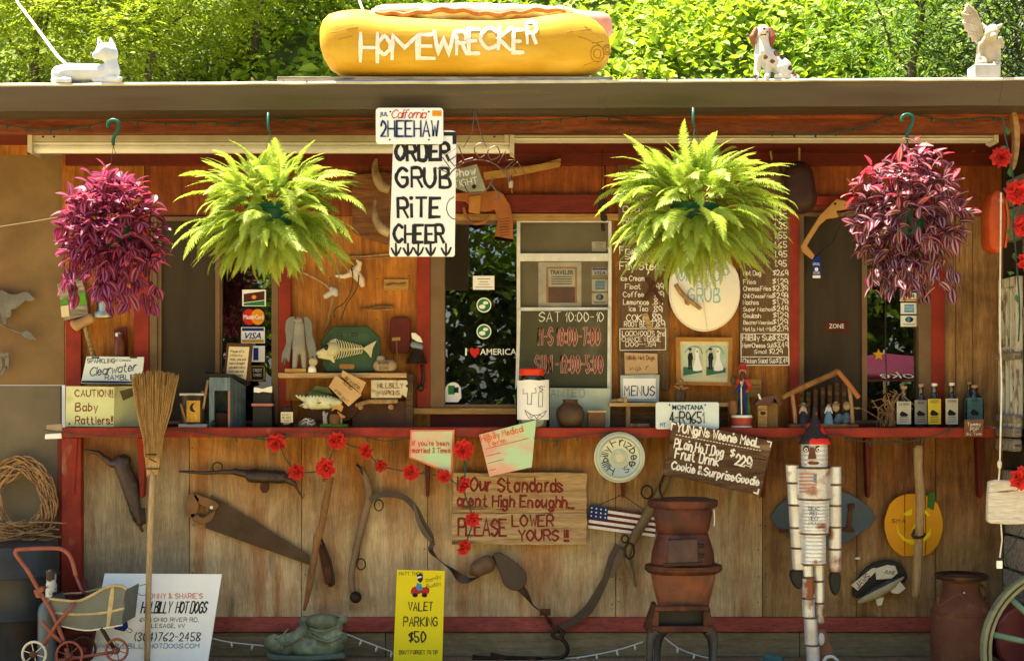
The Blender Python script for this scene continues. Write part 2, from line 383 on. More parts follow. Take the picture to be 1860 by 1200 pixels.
gutt  = mat('brown_gutter_enamel', (.064,.047,.031), (.048,.035,.022), .4, sc_=3, st=(.6,5,5), spec=.3, bump=.03, spot=((.12,.09,.045), 5, .6, .85, (.3,4,4)))
gutw  = mat('pale_gutter_lip', (.62,.62,.52), (.45,.44,.36), .35, sc_=8, bump=.05)  # sunlight on the top edge put into the colour as a pale lip
enam  = mat('cream_enamel', (.62,.58,.44), (.50,.46,.33), .4, sc_=6, spec=.5, bump=.03, spot=((.35,.26,.14), 12, .66, .8))
enamw = mat('white_enamel', (.80,.78,.68), (.68,.66,.55), .35, sc_=6, spec=.5, bump=.03)
tan   = mat('tan_painted_sheet', blotch=0.25, c=(.26,.165,.065), c2=(.17,.105,.04), rough=.7, sc_=1.2, spot=((.20,.085,.035), 1.3, .52, .75), spot2=((.12,.08,.035), 5, .58, .8), bump=.12)
greyt = mat('grey_painted_sheet', (.19,.155,.09), (.12,.095,.055), .7, sc_=1.5, spot=((.13,.10,.06), 3, .58, .8), bump=.05)
alum  = mat('brown_aluminium', (.19,.12,.06), (.15,.09,.045), .45, .3, sc_=9, bump=.03)
aluw  = mat('white_aluminium', (.66,.66,.58), (.50,.50,.43), .45, .1, sc_=12, bump=.05)
screen= mat('insect_screen', (.045,.033,.016), (.03,.022,.011), .7, sc_=3, st=(4,4,.6), bump=0)
screen2=mat('pale_screen', (.13,.115,.065), (.095,.08,.045), .7, sc_=3, bump=0)
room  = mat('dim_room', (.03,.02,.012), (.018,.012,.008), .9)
glz   = glass('window_glass'); jarg = glass('jar_glass', (.85,.9,.85), 1.6)
black = mat('black_paint', (.012,.012,.012), (.02,.018,.016), .45, bump=.05)
ink   = mat('black_marker', (.012,.011,.012), (.02,.02,.02), .6, bump=0)
whitep= mat('white_lettering', (.80,.78,.66), (.66,.62,.50), .7, sc_=40, bump=.05)
paper = mat('white_paper', (.80,.80,.74), (.74,.74,.68), .8, sc_=6, bump=.03)
paperc= mat('cream_paper', (.66,.60,.36), (.58,.50,.28), .8, sc_=8, bump=.03, spot=((.5,.55,.3), 5, .55, .7))
signw = mat('white_signboard', (.80,.82,.74), (.72,.74,.66), .5, sc_=3, bump=.02, spot=((.60,.60,.50), 4, .66, .85))
signg = mat('aged_white_board', (.46,.52,.40), (.36,.42,.30), .7, sc_=4, bump=.04, spot=((.28,.32,.2), 6, .55, .8))
yell  = mat('yellow_sign_paint', (.80,.66,.005), (.76,.60,.003), .5, sc_=3, bump=.02)
menu  = mat('menu_board_brown', (.155,.095,.045), (.10,.058,.026), .8, sc_=3, st=V, spot=((.24,.16,.08), 5, .6, .8), bump=.25)
mealw = mat('dark_weathered_plank', (.15,.085,.04), (.06,.032,.016), .85, sc_=4, st=HZ, spot=((.26,.17,.09), 4, .58, .75, (1,5,5)), bump=.5)
palew = mat('pale_weathered_plank', (.55,.38,.17), (.34,.21,.09), .8, sc_=4, st=HZ, spot=((.12,.06,.025), 3.5, .6, .74, (1,7,7)), bump=.45)
greyw = mat('grey_barn_wood', (.42,.37,.27), (.20,.165,.11), .9, sc_=4, st=HZ, spot=((.09,.07,.045), 5, .58, .72, (1,9,9)), bump=.6)
greyv = mat('grey_barn_wood_upright', (.38,.32,.22), (.20,.155,.10), .9, sc_=4, st=V, spot=((.09,.07,.045), 5, .58, .72, (9,9,1)), bump=.6)
peel  = mat('peeling_white_paint', (.66,.66,.54), (.48,.46,.35), .8, sc_=10, st=(3,3,1), spot=((.20,.15,.09), 16, .54, .62, (3,3,.6)), bump=.4)
lathw = mat('yellow_lath', (.46,.27,.075), (.33,.18,.05), .7, sc_=4, st=HZ, bump=.2)
siding= mat('green_grey_siding', blotch=0.35, c=(.30,.23,.11), c2=(.22,.165,.08), rough=.75, sc_=4, st=(1,10,16), spot=((.13,.10,.05), 3, .6, .8, (1,6,6)), bump=.25)
decky = mat('deck_wood', (.30,.22,.12), (.20,.14,.08), .85, sc_=4, st=(14,1,14), bump=.3)
twig  = mat('bare_twig', (.36,.21,.085), (.20,.105,.04), .8, sc_=20, bump=.3)
stick = mat('debarked_branch', (.42,.27,.12), (.24,.13,.055), .75, sc_=6, st=(8,8,1), bump=.4)
stickd= mat('knobbly_branch', (.30,.15,.045), (.10,.045,.018), .7, sc_=14, st=(1,1,.5), bump=.6)
rust  = mat('rusted_iron', (.12,.042,.02), (.05,.022,.014), .6, .35, sc_=14, blotch=.4, spot=((.25,.10,.03), 9, .56, .75), bump=.35)
rustd = mat('dark_old_iron', (.05,.032,.018), (.025,.016,.01), .55, .5, sc_=14, spot=((.14,.065,.025), 9, .58, .78), bump=.3)
rustr = mat('red_rust', (.15,.045,.024), (.06,.024,.017), .55, .25, sc_=9, blotch=.5, spot=((.24,.20,.16), 7, .62, .80), spot2=((.05,.03,.022), 5, .52, .72), bump=.3)
bladem= mat('dull_saw_steel', (.075,.05,.03), (.045,.03,.018), .5, .5, sc_=8, bump=.1)
leath = mat('old_leather', (.050,.027,.013), (.020,.011,.007), .5, sc_=12, spec=.5, bump=.3)
steel = mat('tin_can_metal', (.74,.76,.70), (.52,.54,.50), .36, .4, sc_=10, spot=((.26,.09,.03), 9, .60, .68), bump=.1)
steelr= mat('rusty_tin_can', (.70,.70,.64), (.50,.46,.38), .42, .35, sc_=9, spot=((.22,.075,.03), 8, .50, .60), bump=.15)
lidm  = mat('film_lid_metal', (.46,.50,.40), (.36,.40,.31), .42, .45, sc_=6, bump=.04)
grnl  = mat('green_plastic', (.01,.10,.06), (.008,.07,.045), .35, bump=0)
grnp  = mat('dark_green_plaque', (.035,.075,.04), (.022,.05,.028), .45, sc_=6, bump=.08)
wireg = mat('green_wire', (.02,.07,.045), (.015,.05,.03), .5, bump=0)
wirew = mat('white_wire', (.72,.70,.60), (.6,.58,.5), .5, bump=0)
rope  = mat('white_cord', (.66,.62,.50), (.52,.48,.36), .8, sc_=60, bump=.2)
straw = mat('broom_straw', (.46,.30,.11), (.27,.155,.05), .8, sc_=14, st=(6,6,1), bump=.2)
stone = mat('pale_stone', (.48,.47,.42), (.36,.35,.30), .75, sc_=10, bump=.2)
orange= mat('orange_paint', (.68,.32,.008), (.60,.26,.006), .55, sc_=5, bump=.06)
print("lib ok")
# ================================================================== setting
def structure(o): o['kind'] = 'structure'; return o
def stuff(o): o['kind'] = 'stuff'; return o
gravel = mat('pale_gravel', (.38,.285,.135), (.22,.165,.075), .95, sc_=26, bump=.6, spot=((.18,.15,.10), 60, .55, .7))
earth = mat('mossy_leaf_litter', (.13,.17,.03), (.05,.07,.018), .95, sc_=8, bump=.5)
mb = MB(); N_ = 24
g = [[-60 + 120*i/N_, -60 + 120*j/N_] for j in range(N_+1) for i in range(N_+1)]
mb.add([(x, y, -.015*(noise.noise(Vector((x*.3, y*.3, 0)))+1)) for x, y in g], [(j*(N_+1)+i, j*(N_+1)+i+1, (j+1)*(N_+1)+i+1, (j+1)*(N_+1)+i) for j in range(N_) for i in range(N_)])
structure(mb.build('ground', gravel, smooth=True))
# boardwalk along the stand
DK = .075
wk = bpy.data.objects.new('boardwalk', None); COL.objects.link(wk); wk.location = (0, -.5, DK); structure(wk)
y = -.035; k = 0
while y > -1.0:
    b = MB().box(-3.1, 3.1, y-.132, y, .035 - .002*(k % 2), DK - .002*(k % 3)); b.build('plank', decky, wk, bevel=.003); y -= .139; k += 1
MB().box(-3.1, 3.1, -1.0, -.035, .0, .033).build('joist', decky, wk)
# bank behind the roof
def bank_z(x, y): return 2.2 + (y-2.1)*1.05 + .25*noise.noise(Vector((x*.7, y*.7, 3))) - .02*(y-2.1)**2
mb = MB(); nx, ny = 60, 30
g = [(-14+28*i/nx, 2.1+14*j/ny) for j in range(ny+1) for i in range(nx+1)]
mb.add([(x, y, bank_z(x, y)) for x, y in g], [(j*(nx+1)+i, j*(nx+1)+i+1, (j+1)*(nx+1)+i+1, (j+1)*(nx+1)+i) for j in range(ny) for i in range(nx)])
structure(mb.build('hill', earth, smooth=True))

def leafmat(name, c, c2, tr=.35, rough=.5, sc_=5): return mat(name, c, c2, rough, sc_=sc_, bump=0, trans=tr, spec=.35)
lf_vine = leafmat('vine_leaf', (.40,.50,.022), (.20,.33,.012), .5)
lf_locust = leafmat('locust_leaf', (.42,.49,.03), (.22,.32,.016), .5)
lf_willow = leafmat('willow_leaf', (.20,.31,.014), (.08,.18,.010), .45)
lf_far = leafmat('far_leaf', (.22,.34,.02), (.06,.12,.01), .45)
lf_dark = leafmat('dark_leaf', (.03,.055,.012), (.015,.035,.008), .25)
bark = mat('grey_bark', (.10,.075,.05), (.05,.038,.025), .9, sc_=10, st=(4,4,1), bump=.5)
def leaf6(L, wd, d, up, fold=.25):
    """vertices and faces of a pointed oval leaf from L along d, blade facing up"""
    d = d.normalized(); s = d.cross(up)
    if s.length < 1e-4: s = d.orthogonal()
    s.normalize(); n = s.cross(d)
    return [Vector((0,0,0)), d*L*.35 + s*wd*.5 + n*wd*fold, d*L*.75 + s*wd*.34 + n*wd*fold*.6, d*L - n*L*.08, d*L*.75 - s*wd*.34 + n*wd*fold*.6, d*L*.35 - s*wd*.5 + n*wd*fold, d*L*.5], [(0,1,2,6),(6,2,3),(6,3,4),(0,6,4,5)]
def scatter(name, matl, n, place, size, ratio, tilt=.6, seed=1):
    r = random.Random(seed); V_ = []; F_ = []
    for i in range(n):
        p, out = place(r)
        if p is None: continue
        d = Vector((r.uniform(-1,1), r.uniform(-1,1), r.uniform(-.7,.5))) + out*.5
        up = (Vector((0,-.7,.8)) + Vector((r.uniform(-1,1), r.uniform(-1,1), r.uniform(-.3,.3)))*tilt)
        L = size*r.uniform(.6,1.35); vs_, fs = leaf6(L, L*ratio, d, up, .18); b = len(V_)
        V_ += [tuple(p+q) for q in vs_]; F_ += [tuple(b+k for k in f) for f in fs]
    me = bpy.data.meshes.new(name); me.from_pydata(V_, [], F_); me.materials.append(matl)
    o = bpy.data.objects.new(name, me); COL.objects.link(o); return o
def lump(x, y, f=1.6, s=0): return noise.noise(Vector((x*f, y*f, s)))
def vine_place(x0, x1, y0, y1, s=0, thick=.42):
    def f(r):
        x = r.uniform(x0, x1); y = y0 + (y1-y0)*r.random()**1.3
        h = lump(x, y, 1.5, s)*.5 + lump(x, y, 5, s)*.35
        if r.random() > .62 + h*1.3: return None, None
        z = bank_z(x, y) + .05 + thick*max(0, .45+h)*(r.random()**.5)
        return Vector((x, y, z)), Vector((0,-.5,.2))
    return f
stuff(scatter('vine_ground_cover', lf_vine, 32000, vine_place(-2.2, 2.75, 2.15, 5.6), .085, .62, .55, 3))
stuff(scatter('bank_undergrowth', lf_locust, 16000, vine_place(-5.2, -2.0, 2.15, 5.0, 7), .06, .5, .6, 8)); stuff(scatter('bank_undergrowth', lf_willow, 9000, vine_place(2.3, 5.5, 2.15, 5.0, 9), .07, .35, .6, 9))
o = scatter('vine_ground_cover', lf_vine, 9000, vine_place(-9, 9, 2.15, 12, 4), .12, .62, .6, 4); stuff(o)
# young locust tree thicket at one end
def tree(name, label, base, trunk, limbs, crown_mat, crowns, leafL, ratio, n, group=None, lm=None, sd_=5, tilt=.6):
    t = bpy.data.objects.new(name, None); COL.objects.link(t); t.location = base; tag(t, label, 'tree', group)
    m = MB(); m.tube([p for p in trunk[0]], trunk[1], 8); m.build('trunk', bark, t, smooth=True)
    for L_, r_ in limbs: MB().tube(L_, r_, 6).build('limb', bark, t, smooth=True)
    tot = sum(c[1]**2 for c in crowns)
    def place(r):
        q = r.random()*tot
        for c, rad, sq in crowns:
            q -= rad**2
            if q <= 0: break
        v = Vector((r.gauss(0,1), r.gauss(0,1), r.gauss(0,1))).normalized(); rr = rad*(r.random()**.45)*(1+.35*noise.noise(v*2.2+Vector(c)))
        p = Vector(c) + Vector((v.x*rr, v.y*rr, v.z*rr*sq))
        if noise.noise(p*3.0) < -.22: return None, None
        return p, v
    o = scatter('crown', crown_mat, n, place, leafL, ratio, tilt, sd_)
    o.data.transform(Matrix.Translation(-Vector(base))); o.parent = t; stuff(o); return t
def compound(name, matl, centers, base, parent, n, seed, leaflet=.028, L=.24, ratio=.42):
    """feathery compound leaves: a stalk with paired leaflets, scattered through the crown"""
    r = random.Random(seed); V_ = []; F_ = []; tot = sum(c[1]**2 for c in centers)
    for i in range(n):
        q = r.random()*tot
        for c, rad, sq in centers:
            q -= rad**2
            if q <= 0: break
        v = Vector((r.gauss(0,1), r.gauss(0,1), r.gauss(0,1))).normalized(); rr = rad*r.random()**.5
        p = Vector(c) + Vector((v.x*rr, v.y*rr, v.z*rr*sq))
        if noise.noise(p*2.4) < -.18: continue
        d = Vector((v.x + r.uniform(-.7,.7), v.y-.3 + r.uniform(-.7,.7), r.uniform(-.5,.3))).normalized(); s = d.cross(Vector((0,0,1)) + Vector((r.uniform(-.5,.5), r.uniform(-.5,.5), 0))).normalized()
        up = s.cross(d); Lf = L*r.uniform(.6,1.2)
        for k in range(7):
            t = (k+1)/7; q_ = p + d*Lf*t - Vector((0,0,.25*Lf*t*t))
            for sg in ((1,-1) if k < 6 else (0,)):
                dd = (s*sg + d*(.35 if sg else 1)).normalized(); w = dd.cross(up).normalized()*leaflet*ratio*.5; l = leaflet*r.uniform(.8,1.15)
                b = len(V_); V_ += [tuple(q_), tuple(q_ + dd*l*.5 + w), tuple(q_ + dd*l - up*l*.15), tuple(q_ + dd*l*.5 - w)]; F_.append((b, b+1, b+2, b+3))
    me = bpy.data.meshes.new(name); me.from_pydata([tuple(Vector(v)-Vector(base)) for v in V_], [], F_); me.materials.append(matl)
    o = bpy.data.objects.new(name, me); COL.objects.link(o); o.parent = parent; stuff(o); return o
def stem(x, y, z0, top, r0, bend):
    return [Vector((x + bend*t + .05*math.sin(t*7+x), y + .04*math.cos(t*5), z0 + (top-z0)*t)) for t in (0,.25,.5,.75,1)], [r0, r0*.85, r0*.65, r0*.45, r0*.2]
for i, (x, y, lab) in enumerate([(-3.45, 3.2, 'feathery green locust tree at the corner behind the cat statue'), (-2.6, 3.0, 'slender young locust tree rising behind the roof between cat and hot dog'), (-1.95, 3.7, 'thin locust sapling growing beside the giant hot dog')]):
    z0 = bank_z(x, y) - .1; b = (x, y, z0)
    cr = [((x-.2, y-.2, z0+.95), .62, .8), ((x+.35, y+.1, z0+1.3), .55, .8), ((x, y, z0+1.9), .6, .8)]
    t = tree('locust_tree', lab, b, stem(x, y, z0, z0+2.3, .035, .15), [(stem(x+.03*k, y, z0+.5+.25*k, z0+1.2+.3*k, .014, (.5 if k % 2 else -.5))) for k in range(4)],
             lf_locust, cr, .05, .5, 2500, 'young locust trees on the bank', sd_=20+i)
    compound('foliage', lf_locust, cr, b, t, 2600, 40+i, .036, .26)
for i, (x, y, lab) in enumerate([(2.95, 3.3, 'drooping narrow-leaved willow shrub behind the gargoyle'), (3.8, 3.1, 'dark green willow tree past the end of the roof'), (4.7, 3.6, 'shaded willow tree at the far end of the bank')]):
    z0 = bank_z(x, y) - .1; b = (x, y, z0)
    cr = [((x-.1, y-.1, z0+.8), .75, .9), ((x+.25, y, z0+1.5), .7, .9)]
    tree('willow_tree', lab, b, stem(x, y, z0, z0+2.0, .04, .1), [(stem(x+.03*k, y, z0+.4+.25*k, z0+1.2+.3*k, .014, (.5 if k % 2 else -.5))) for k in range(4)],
         lf_willow if i < 1 else lf_dark, cr, .10, .16, 5200 if i < 2 else 3500, 'willows behind the roof end', sd_=60+i, tilt=1.2)  # trees after the first: shade put into a darker leaf colour
# woods on the far side of the car park: seen only mirrored in the window glass
def far_tree(x, y, h, w, lab, sd_):
    b = (x, y, 0); cr = [((x, y, h*.55), w, 1.1), ((x-w*.5, y+.3, h*.38), w*.75, .9), ((x+w*.55, y-.2, h*.42), w*.7, .9), ((x, y, h*.85), w*.65, 1)]
    tree('roadside_tree', lab, b, stem(x, y, 0, h*.9, .22, .4), [], lf_far, cr, .22, .5, 7000, 'trees across the road', sd_=sd_)
for k in range(6):
    far_tree(-11 + 4.4*k, -19 - (k % 2)*2.5, 6.5 + (k*37 % 5)*.7, 2.6, 'broad tree across the road from the stand, %s' % ['by the far end of the road','second along','third along','fourth along','fifth along','at the near end of the row'][k], 80+k)

def under_place(r):
    x = r.uniform(-14, 14); z = 3.6*r.random(); y = -17.2 - r.random()*1.6 - .2*z; return (Vector((x, y, z)), Vector((0,.5,0))) if noise.noise(Vector((x*.8, z*.9, 5))) > -.35 else (None, None)
stuff(scatter('roadside_undergrowth', lf_dark, 16000, under_place, .3, .5, .9, 77))
# ================================================================== the stand itself
ST = bpy.data.objects.new('snack_stand', None); COL.objects.link(ST); ST.location = W(930, 1200, 0)
tag(ST, 'wooden roadside food stand with red trim and cluttered serving counter', 'building')
def panel(name, x0, y0, x1, y1, m, Y=0, d=.02, lab=None, bev=.002):
    o = MB().pbox(x0, y0, x1, y1, Y, d).build(name, m, ST, bevel=bev)
    if lab: o['label'] = lab
    return o
# backing and dim interior
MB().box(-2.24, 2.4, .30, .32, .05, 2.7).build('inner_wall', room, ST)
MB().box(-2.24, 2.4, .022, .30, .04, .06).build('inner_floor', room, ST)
# upper wall
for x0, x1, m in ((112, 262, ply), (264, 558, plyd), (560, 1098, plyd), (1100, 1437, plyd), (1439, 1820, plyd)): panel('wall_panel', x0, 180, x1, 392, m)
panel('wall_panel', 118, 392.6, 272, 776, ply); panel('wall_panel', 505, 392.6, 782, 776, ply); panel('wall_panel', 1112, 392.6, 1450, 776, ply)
for x0, x1 in ((1708, 1736), (1737, 1767), (1768, 1822)): panel('wall_board', x0, 392.6, x1, 776, knot)
for r_ in ((272,770.5,505,776),(782,742,1112,776),(1450,771,1708,776)): panel('wall_panel', *r_, redd)
# lower wall
for x0, x1, m in ((110, 343.4, plyg), (344.4, 547.4, plyw), (548.4, 776.4, plyw), (777.4, 1118, plyw), (1119, 1384.6, plyw), (1385.8, 1556, plyb), (1557, 1699, plyb), (1700, 1822, plyb)):
    panel('wall_panel', x0, 776.6, x1, 1121, m)
MB().box(-2.24, 2.4, .0202, .0216, .1, 2.7).build('wall_backing', room, ST) if False else None
panel('bottom_trim', 98, 1121, 1695, 1147, redt, -.028, .05); panel('bottom_trim', 1695.5, 1120, 1830, 1146, redt, -.026, .05)
yy = 1148
for k, h in enumerate((44, 38)):
    panel('siding_board', 96, yy, 700, yy+h, siding, -.008 - .006*k, .03); panel('siding_board', 701, yy, 1452, yy+h, siding, -.01 - .006*k, .03); panel('siding_board', 1453, yy, 1830, yy+h, siding, -.007 - .006*k, .03); yy += h+1.2
# red trim
for x0, y0, x1, y1, m, Y in ((119,575,147,775,redw,-.03),(243,392,270,774,redp,-.024),(506,440,528,774,redp,-.024),(757,466,781,742,redp,-.026),(1434,352,1452,772,redp,-.024),(1692,392,1716,774,redp,-.024)):
    panel('trim_board', x0, y0, x1, y1, m, Y, .024)
panel('corner_post', 112, 795, 147, 1112, redw, -.05, .05, 'red corner post worn down to bare wood')
panel('corner_post', 104, 795, 116, 1200, redd, -.036, .03)
for x0, y0, x1, y1, m in ((640,353,1112,386,mat('dull_red_header', (.20,.026,.012), (.13,.016,.009), .6, sc_=5, st=(1,6,6), blotch=.3)),(1452,356,1716,372,redp),(118,262,1820,300,redd)): panel('header_board', x0, y0, x1, y1, m, -.03, .03)
panel('lath', 820, 388, 1140, 400, lathw, -.02, .02); panel('window_sill', 748, 741, 942, 752, lathw, -.05, .05)
panel('window_sill', 1450, 768, 1708, 774, redd, -.04, .04)
# counter shelf
cb = MB(); a = W(112, 794, -.25); b2 = W(1806, 776, -.25)
cb.box(a.x, 0, -.25, -.03, a.z, b2.z); cb.build('counter_board', redw, ST, bevel=.003)
MB().box(.003, b2.x, -.25, -.03, a.z-.001, b2.z-.001).build('counter_board', redp, ST, bevel=.003)
for x in (132, 257, 776, 1132, 1386, 1578, 1781):
    hb = 904 if x > 140 else 900; wd = 6.5 if x > 300 else 9
    MB().prism([(x-wd,795),(x+wd,795),(x+wd*.35,hb-4),(x,hb),(x-wd*.35,hb-4)], -.055, .054).build('bracket', redd if x > 300 else redw, ST, bevel=.002)
# soffit, beam, fascia, gutter, roof
zs = W(0, 240, -.58).z
MB().box(-3.9, 2.6, -.58, .0, zs, zs+.02).build('soffit', redd, ST)
MB().box(-3.9, 2.52, -.64, -.585, W(0,241,-.64).z, W(0,200,-.64).z).build('beam', mat('brown_beam', (.24,.065,.02), (.12,.03,.012), .65, sc_=4, st=(1,6,6), spot=((.04,.02,.01), 4, .54, .7, (.6,4,4)), bump=.2), ST, bevel=.003)
MB().box(-3.9, 2.5, -.70, -.645, W(0,215,-.70).z, W(0,180,-.70).z).build('fascia', mat('brown_red_fascia', (.36,.085,.020), (.20,.04,.014), .6, sc_=5, st=(1,6,6), spot=((.05,.02,.01), 5, .52, .7, (.6,4,4)), bump=.2), ST, bevel=.003)
m = MB()    # sagging gutter: two lengths meeting at a seam, an end cap
def gut_top(px): return 153.5 - 11*px/1860
def gutter(px0, px1, grow=0):
    s = S(-.88); prof = [(-.705,50),(-.705,2),(-.90,0),(-.905,3),(-.895,5),(-.888,14),(-.882,20),(-.872,28),(-.852,38),(-.845,46),(-.79,49.5),(-.72,50)]
    m = MB(); G_ = 6 if grow else 26; xs = [px0 + (px1-px0)*i/G_ for i in range(G_+1)]
    for px in xs:
        for Y, d in prof:
            q_ = noise.noise(Vector((px*.012, d*.08, 4))); p = W(px, gut_top(px) + d + (1.1*q_ if d < 10 else .9*noise.noise(Vector((px*.01, 0, 9)))), -.88); m.v.append(Vector((p.x, Y - grow*(Y < -.75) + (.0035*q_ if 3 < d < 46 and Y < -.8 else 0), p.z + (grow if d < 25 else -grow))))
    n = len(prof)
    for i in range(G_):
        for k in range(n):
            l = (k+1) % n; m.f.append([i*n+k, (i+1)*n+k, (i+1)*n+l, i*n+l]); m.m.append(1 if k in (1,2,3) else 0)
    m.f.append(list(range(n))); m.m.append(0); m.f.append([G_*n+k for k in reversed(range(n))]); m.m.append(0)
    return m
for x0, x1 in ((-700, 1094.5), (1095, 1818.5), (1819, 2000)):
    o = gutter(x0, x1).build('gutter', [gutt, gutw], ST, smooth=25)
gutter(1088, 1101, .0015).build('gutter_joint', [gutt, gutw], ST)
m = MB(); zl = W(-700, gut_top(-700), -.88).z; zr2 = W(2000, gut_top(2000), -.88).z
xl = W(-700, 0, -.88).x; xr = W(2000, 0, -.88).x
m.add([(xl,-.87,zl-.002),(xr,-.87,zr2-.002),(xr,-.87,zr2+.004),(xl,-.87,zl+.004),(xl,2.6,zl+.06),(xr,2.6,zr2+.06),(xr,2.6,zr2+.09),(xl,2.6,zl+.09)],
      [(0,1,2,3),(3,2,6,7),(4,5,1,0),(5,4,7,6),(0,3,7,4),(1,5,6,2)])
roofm = mat('grey_roof_sheet', (.32,.31,.28), (.2,.19,.17), .6, sc_=6, bump=.1)
m.build('roof', roofm, ST)
# nail heads along seams, and litter blown onto the roof edge
m = MB(); r_ = random.Random(3)
for x in (349, 553, 771, 783, 1112, 1124, 1379, 1391, 1551, 1562, 1693, 1705):
    for k in range(7):
        if r_.random() < .75: m.prism(oval(x+r_.uniform(-2,2), 815+46*k+r_.uniform(-8,8), 1.3, 1.3, 6), -.0015, .002)
for x in (530, 600, 680, 745, 1220, 1300, 1400):
    for y in (410, 500, 590, 700): m.prism(oval(x+r_.uniform(-6,6), y+r_.uniform(-10,10), 1.2, 1.2, 6), -.0015, .002)
for k in range(30): m.prism(oval(150+k*52+r_.uniform(-8,8), 1134+r_.uniform(-6,6), 1.3, 1.3, 6), -.0295, .002)
stuff(m.build('nail_heads', rustd, ST))
m = MB()
for k in range(150):
    px = r_.choice((r_.uniform(0,1860), r_.uniform(1080,1400), r_.uniform(430,600))); q = W(px, gut_top(px)-.5, -.88) + Vector((0, r_.uniform(-.01,.1), .002)); vs_, fs = leaf6(r_.uniform(.015,.045), r_.uniform(.008,.02), Vector((r_.uniform(-1,1), r_.uniform(-1,1), r_.uniform(0,.35))), Vector((0,0,1)), .3); m.add([q+v for v in vs_], fs)
stuff(m.build('leaf_litter', mat('dry_litter', (.30,.20,.08), (.14,.08,.03), .9, sc_=30, bump=0)))
# ---------------- windows
def win(x0, y0, x1, y1, mats_, Y=.012, lab=None, fw=(10,10,10,8)):
    m = MB(); l, t, r, b = fw
    m.pbox(x0, y0, x0+l, y1, Y-.03, .06); m.pbox(x1-r, y0, x1, y1, Y-.03, .06); m.pbox(x0+l, y0, x1-r, y0+t, Y-.029, .058); m.pbox(x0+l, y1-b, x1-r, y1, Y-.029, .058)
    o = m.build('window', mats_, ST, bevel=.002)
    if lab: o['label'] = lab
    return o
w1 = win(271, 393, 506, 770, alum, lab='brown framed sliding window with card stickers', fw=(14,8,13,6))
for x in (285, 391): MB().pbox(x, 401, x+8, 764, -.004, .03).build('sash', alum, w1)
MB().pbox(398, 401, 403, 764, .010, .03).build('sash', alum, w1)
MB().pbox(293, 401, 391, 764, .012, .002).build('insect_screen', screen, w1)
MB().pbox(399, 401, 493, 764, .026, .004).build('pane', glz, w1)
w2 = win(781, 398, 1113, 741, alum, lab='serving window with glass pane and slid-back white screen', fw=(27,7,2,7))
MB().pbox(808, 405, 939, 734, .026, .004).build('pane', glz, w2)
m = MB(); Ys = -.020
m.pbox(938.5, 401, 945, 733, Ys, .03); m.pbox(1105, 401, 1111, 733, Ys, .03); m.pbox(945, 460, 1105, 474, Ys+.001, .028); m.pbox(945, 401, 1105, 404, Ys+.001, .028); m.pbox(945, 558, 1105, 565, Ys-.004, .028)
m.build('sash', aluw, w2, bevel=.001)
MB().pbox(945, 404, 1105, 733, .004, .002).build('insect_screen', screen2, w2)
w3 = win(1451, 385, 1709, 769, alum, lab='brown window at the bottle end of the counter', fw=(10,8,40,6))
MB().pbox(1566, 393, 1575, 763, -.004, .03).build('sash', alum, w3)
MB().pbox(1461, 393, 1566, 763, .012, .002).build('insect_screen', screen, w3)
MB().pbox(1575, 393, 1669, 763, .026, .004).build('pane', glz, w3)
# far panel beside the stand: tan sheet above, grey sheet below
NB = TH('side_door', 'plain tan and grey sheet door beside the stand, wreath hung on it', 'door', 50, 1200, .0)
MB().pbox(-400, 282, 117, 699, .03, .02).build('upper_panel', tan, NB); MB().pbox(-400, 700, 110, 1215, .028, .02).build('lower_panel', greyt, NB)
m = MB(); m.pbox(-400, 236, 50, 281, -.25, .02); m.build('soffit_board', ply, NB)

# ---------------- fluorescent fittings
def fitting(lab, x0, x1, yt, ym, yb, deep):
    t = TH('fluorescent_light', lab, 'light fixture', (x0+x1)/2, yt, -.48, 'unlit fluorescent fittings under the eave')
    MB().pbox(x0+3, yt, x1-3, ym, -.50, .10).build('housing', mat('aged_cream_enamel', (.46,.42,.29), (.36,.32,.21), .4, sc_=6, spot=((.25,.18,.09), 10, .62, .8)), t, bevel=.002)
    m = MB(); m.pbox(x0+2, ym+2, x1-2, ym+5, -.49, .09); m.build('reflector', enamw, t)
    if deep:
        m = MB(); m.tube([W(x0+12, yb-8.5, -.46), W(x1-4, yb-8.5, -.46)], 7.5*S(-.45), 14); m.build('tube', enamw, t, smooth=40)
    m = MB()
    for x in (x0, x1-6): MB().prism([(x, yt+2), (x+8, yt+2), (x+8, yb), (x, yb-4)], -.51, .12).build('end_cap', enam, t)
    for x in (x0+26, x0+46, x1-36): MB().prism(rect(x, yt+6, x+4, yt+9), -.5008, .001).build('knockout', rustd, t)
fitting('long cream fluorescent fitting with round tube over the red plant and first fern', 50, 932, 241, 257, 280, True)
fitting('slim cream fluorescent fitting running behind the second fern to the corner', 916, 1812, 236, 249, 259, False)

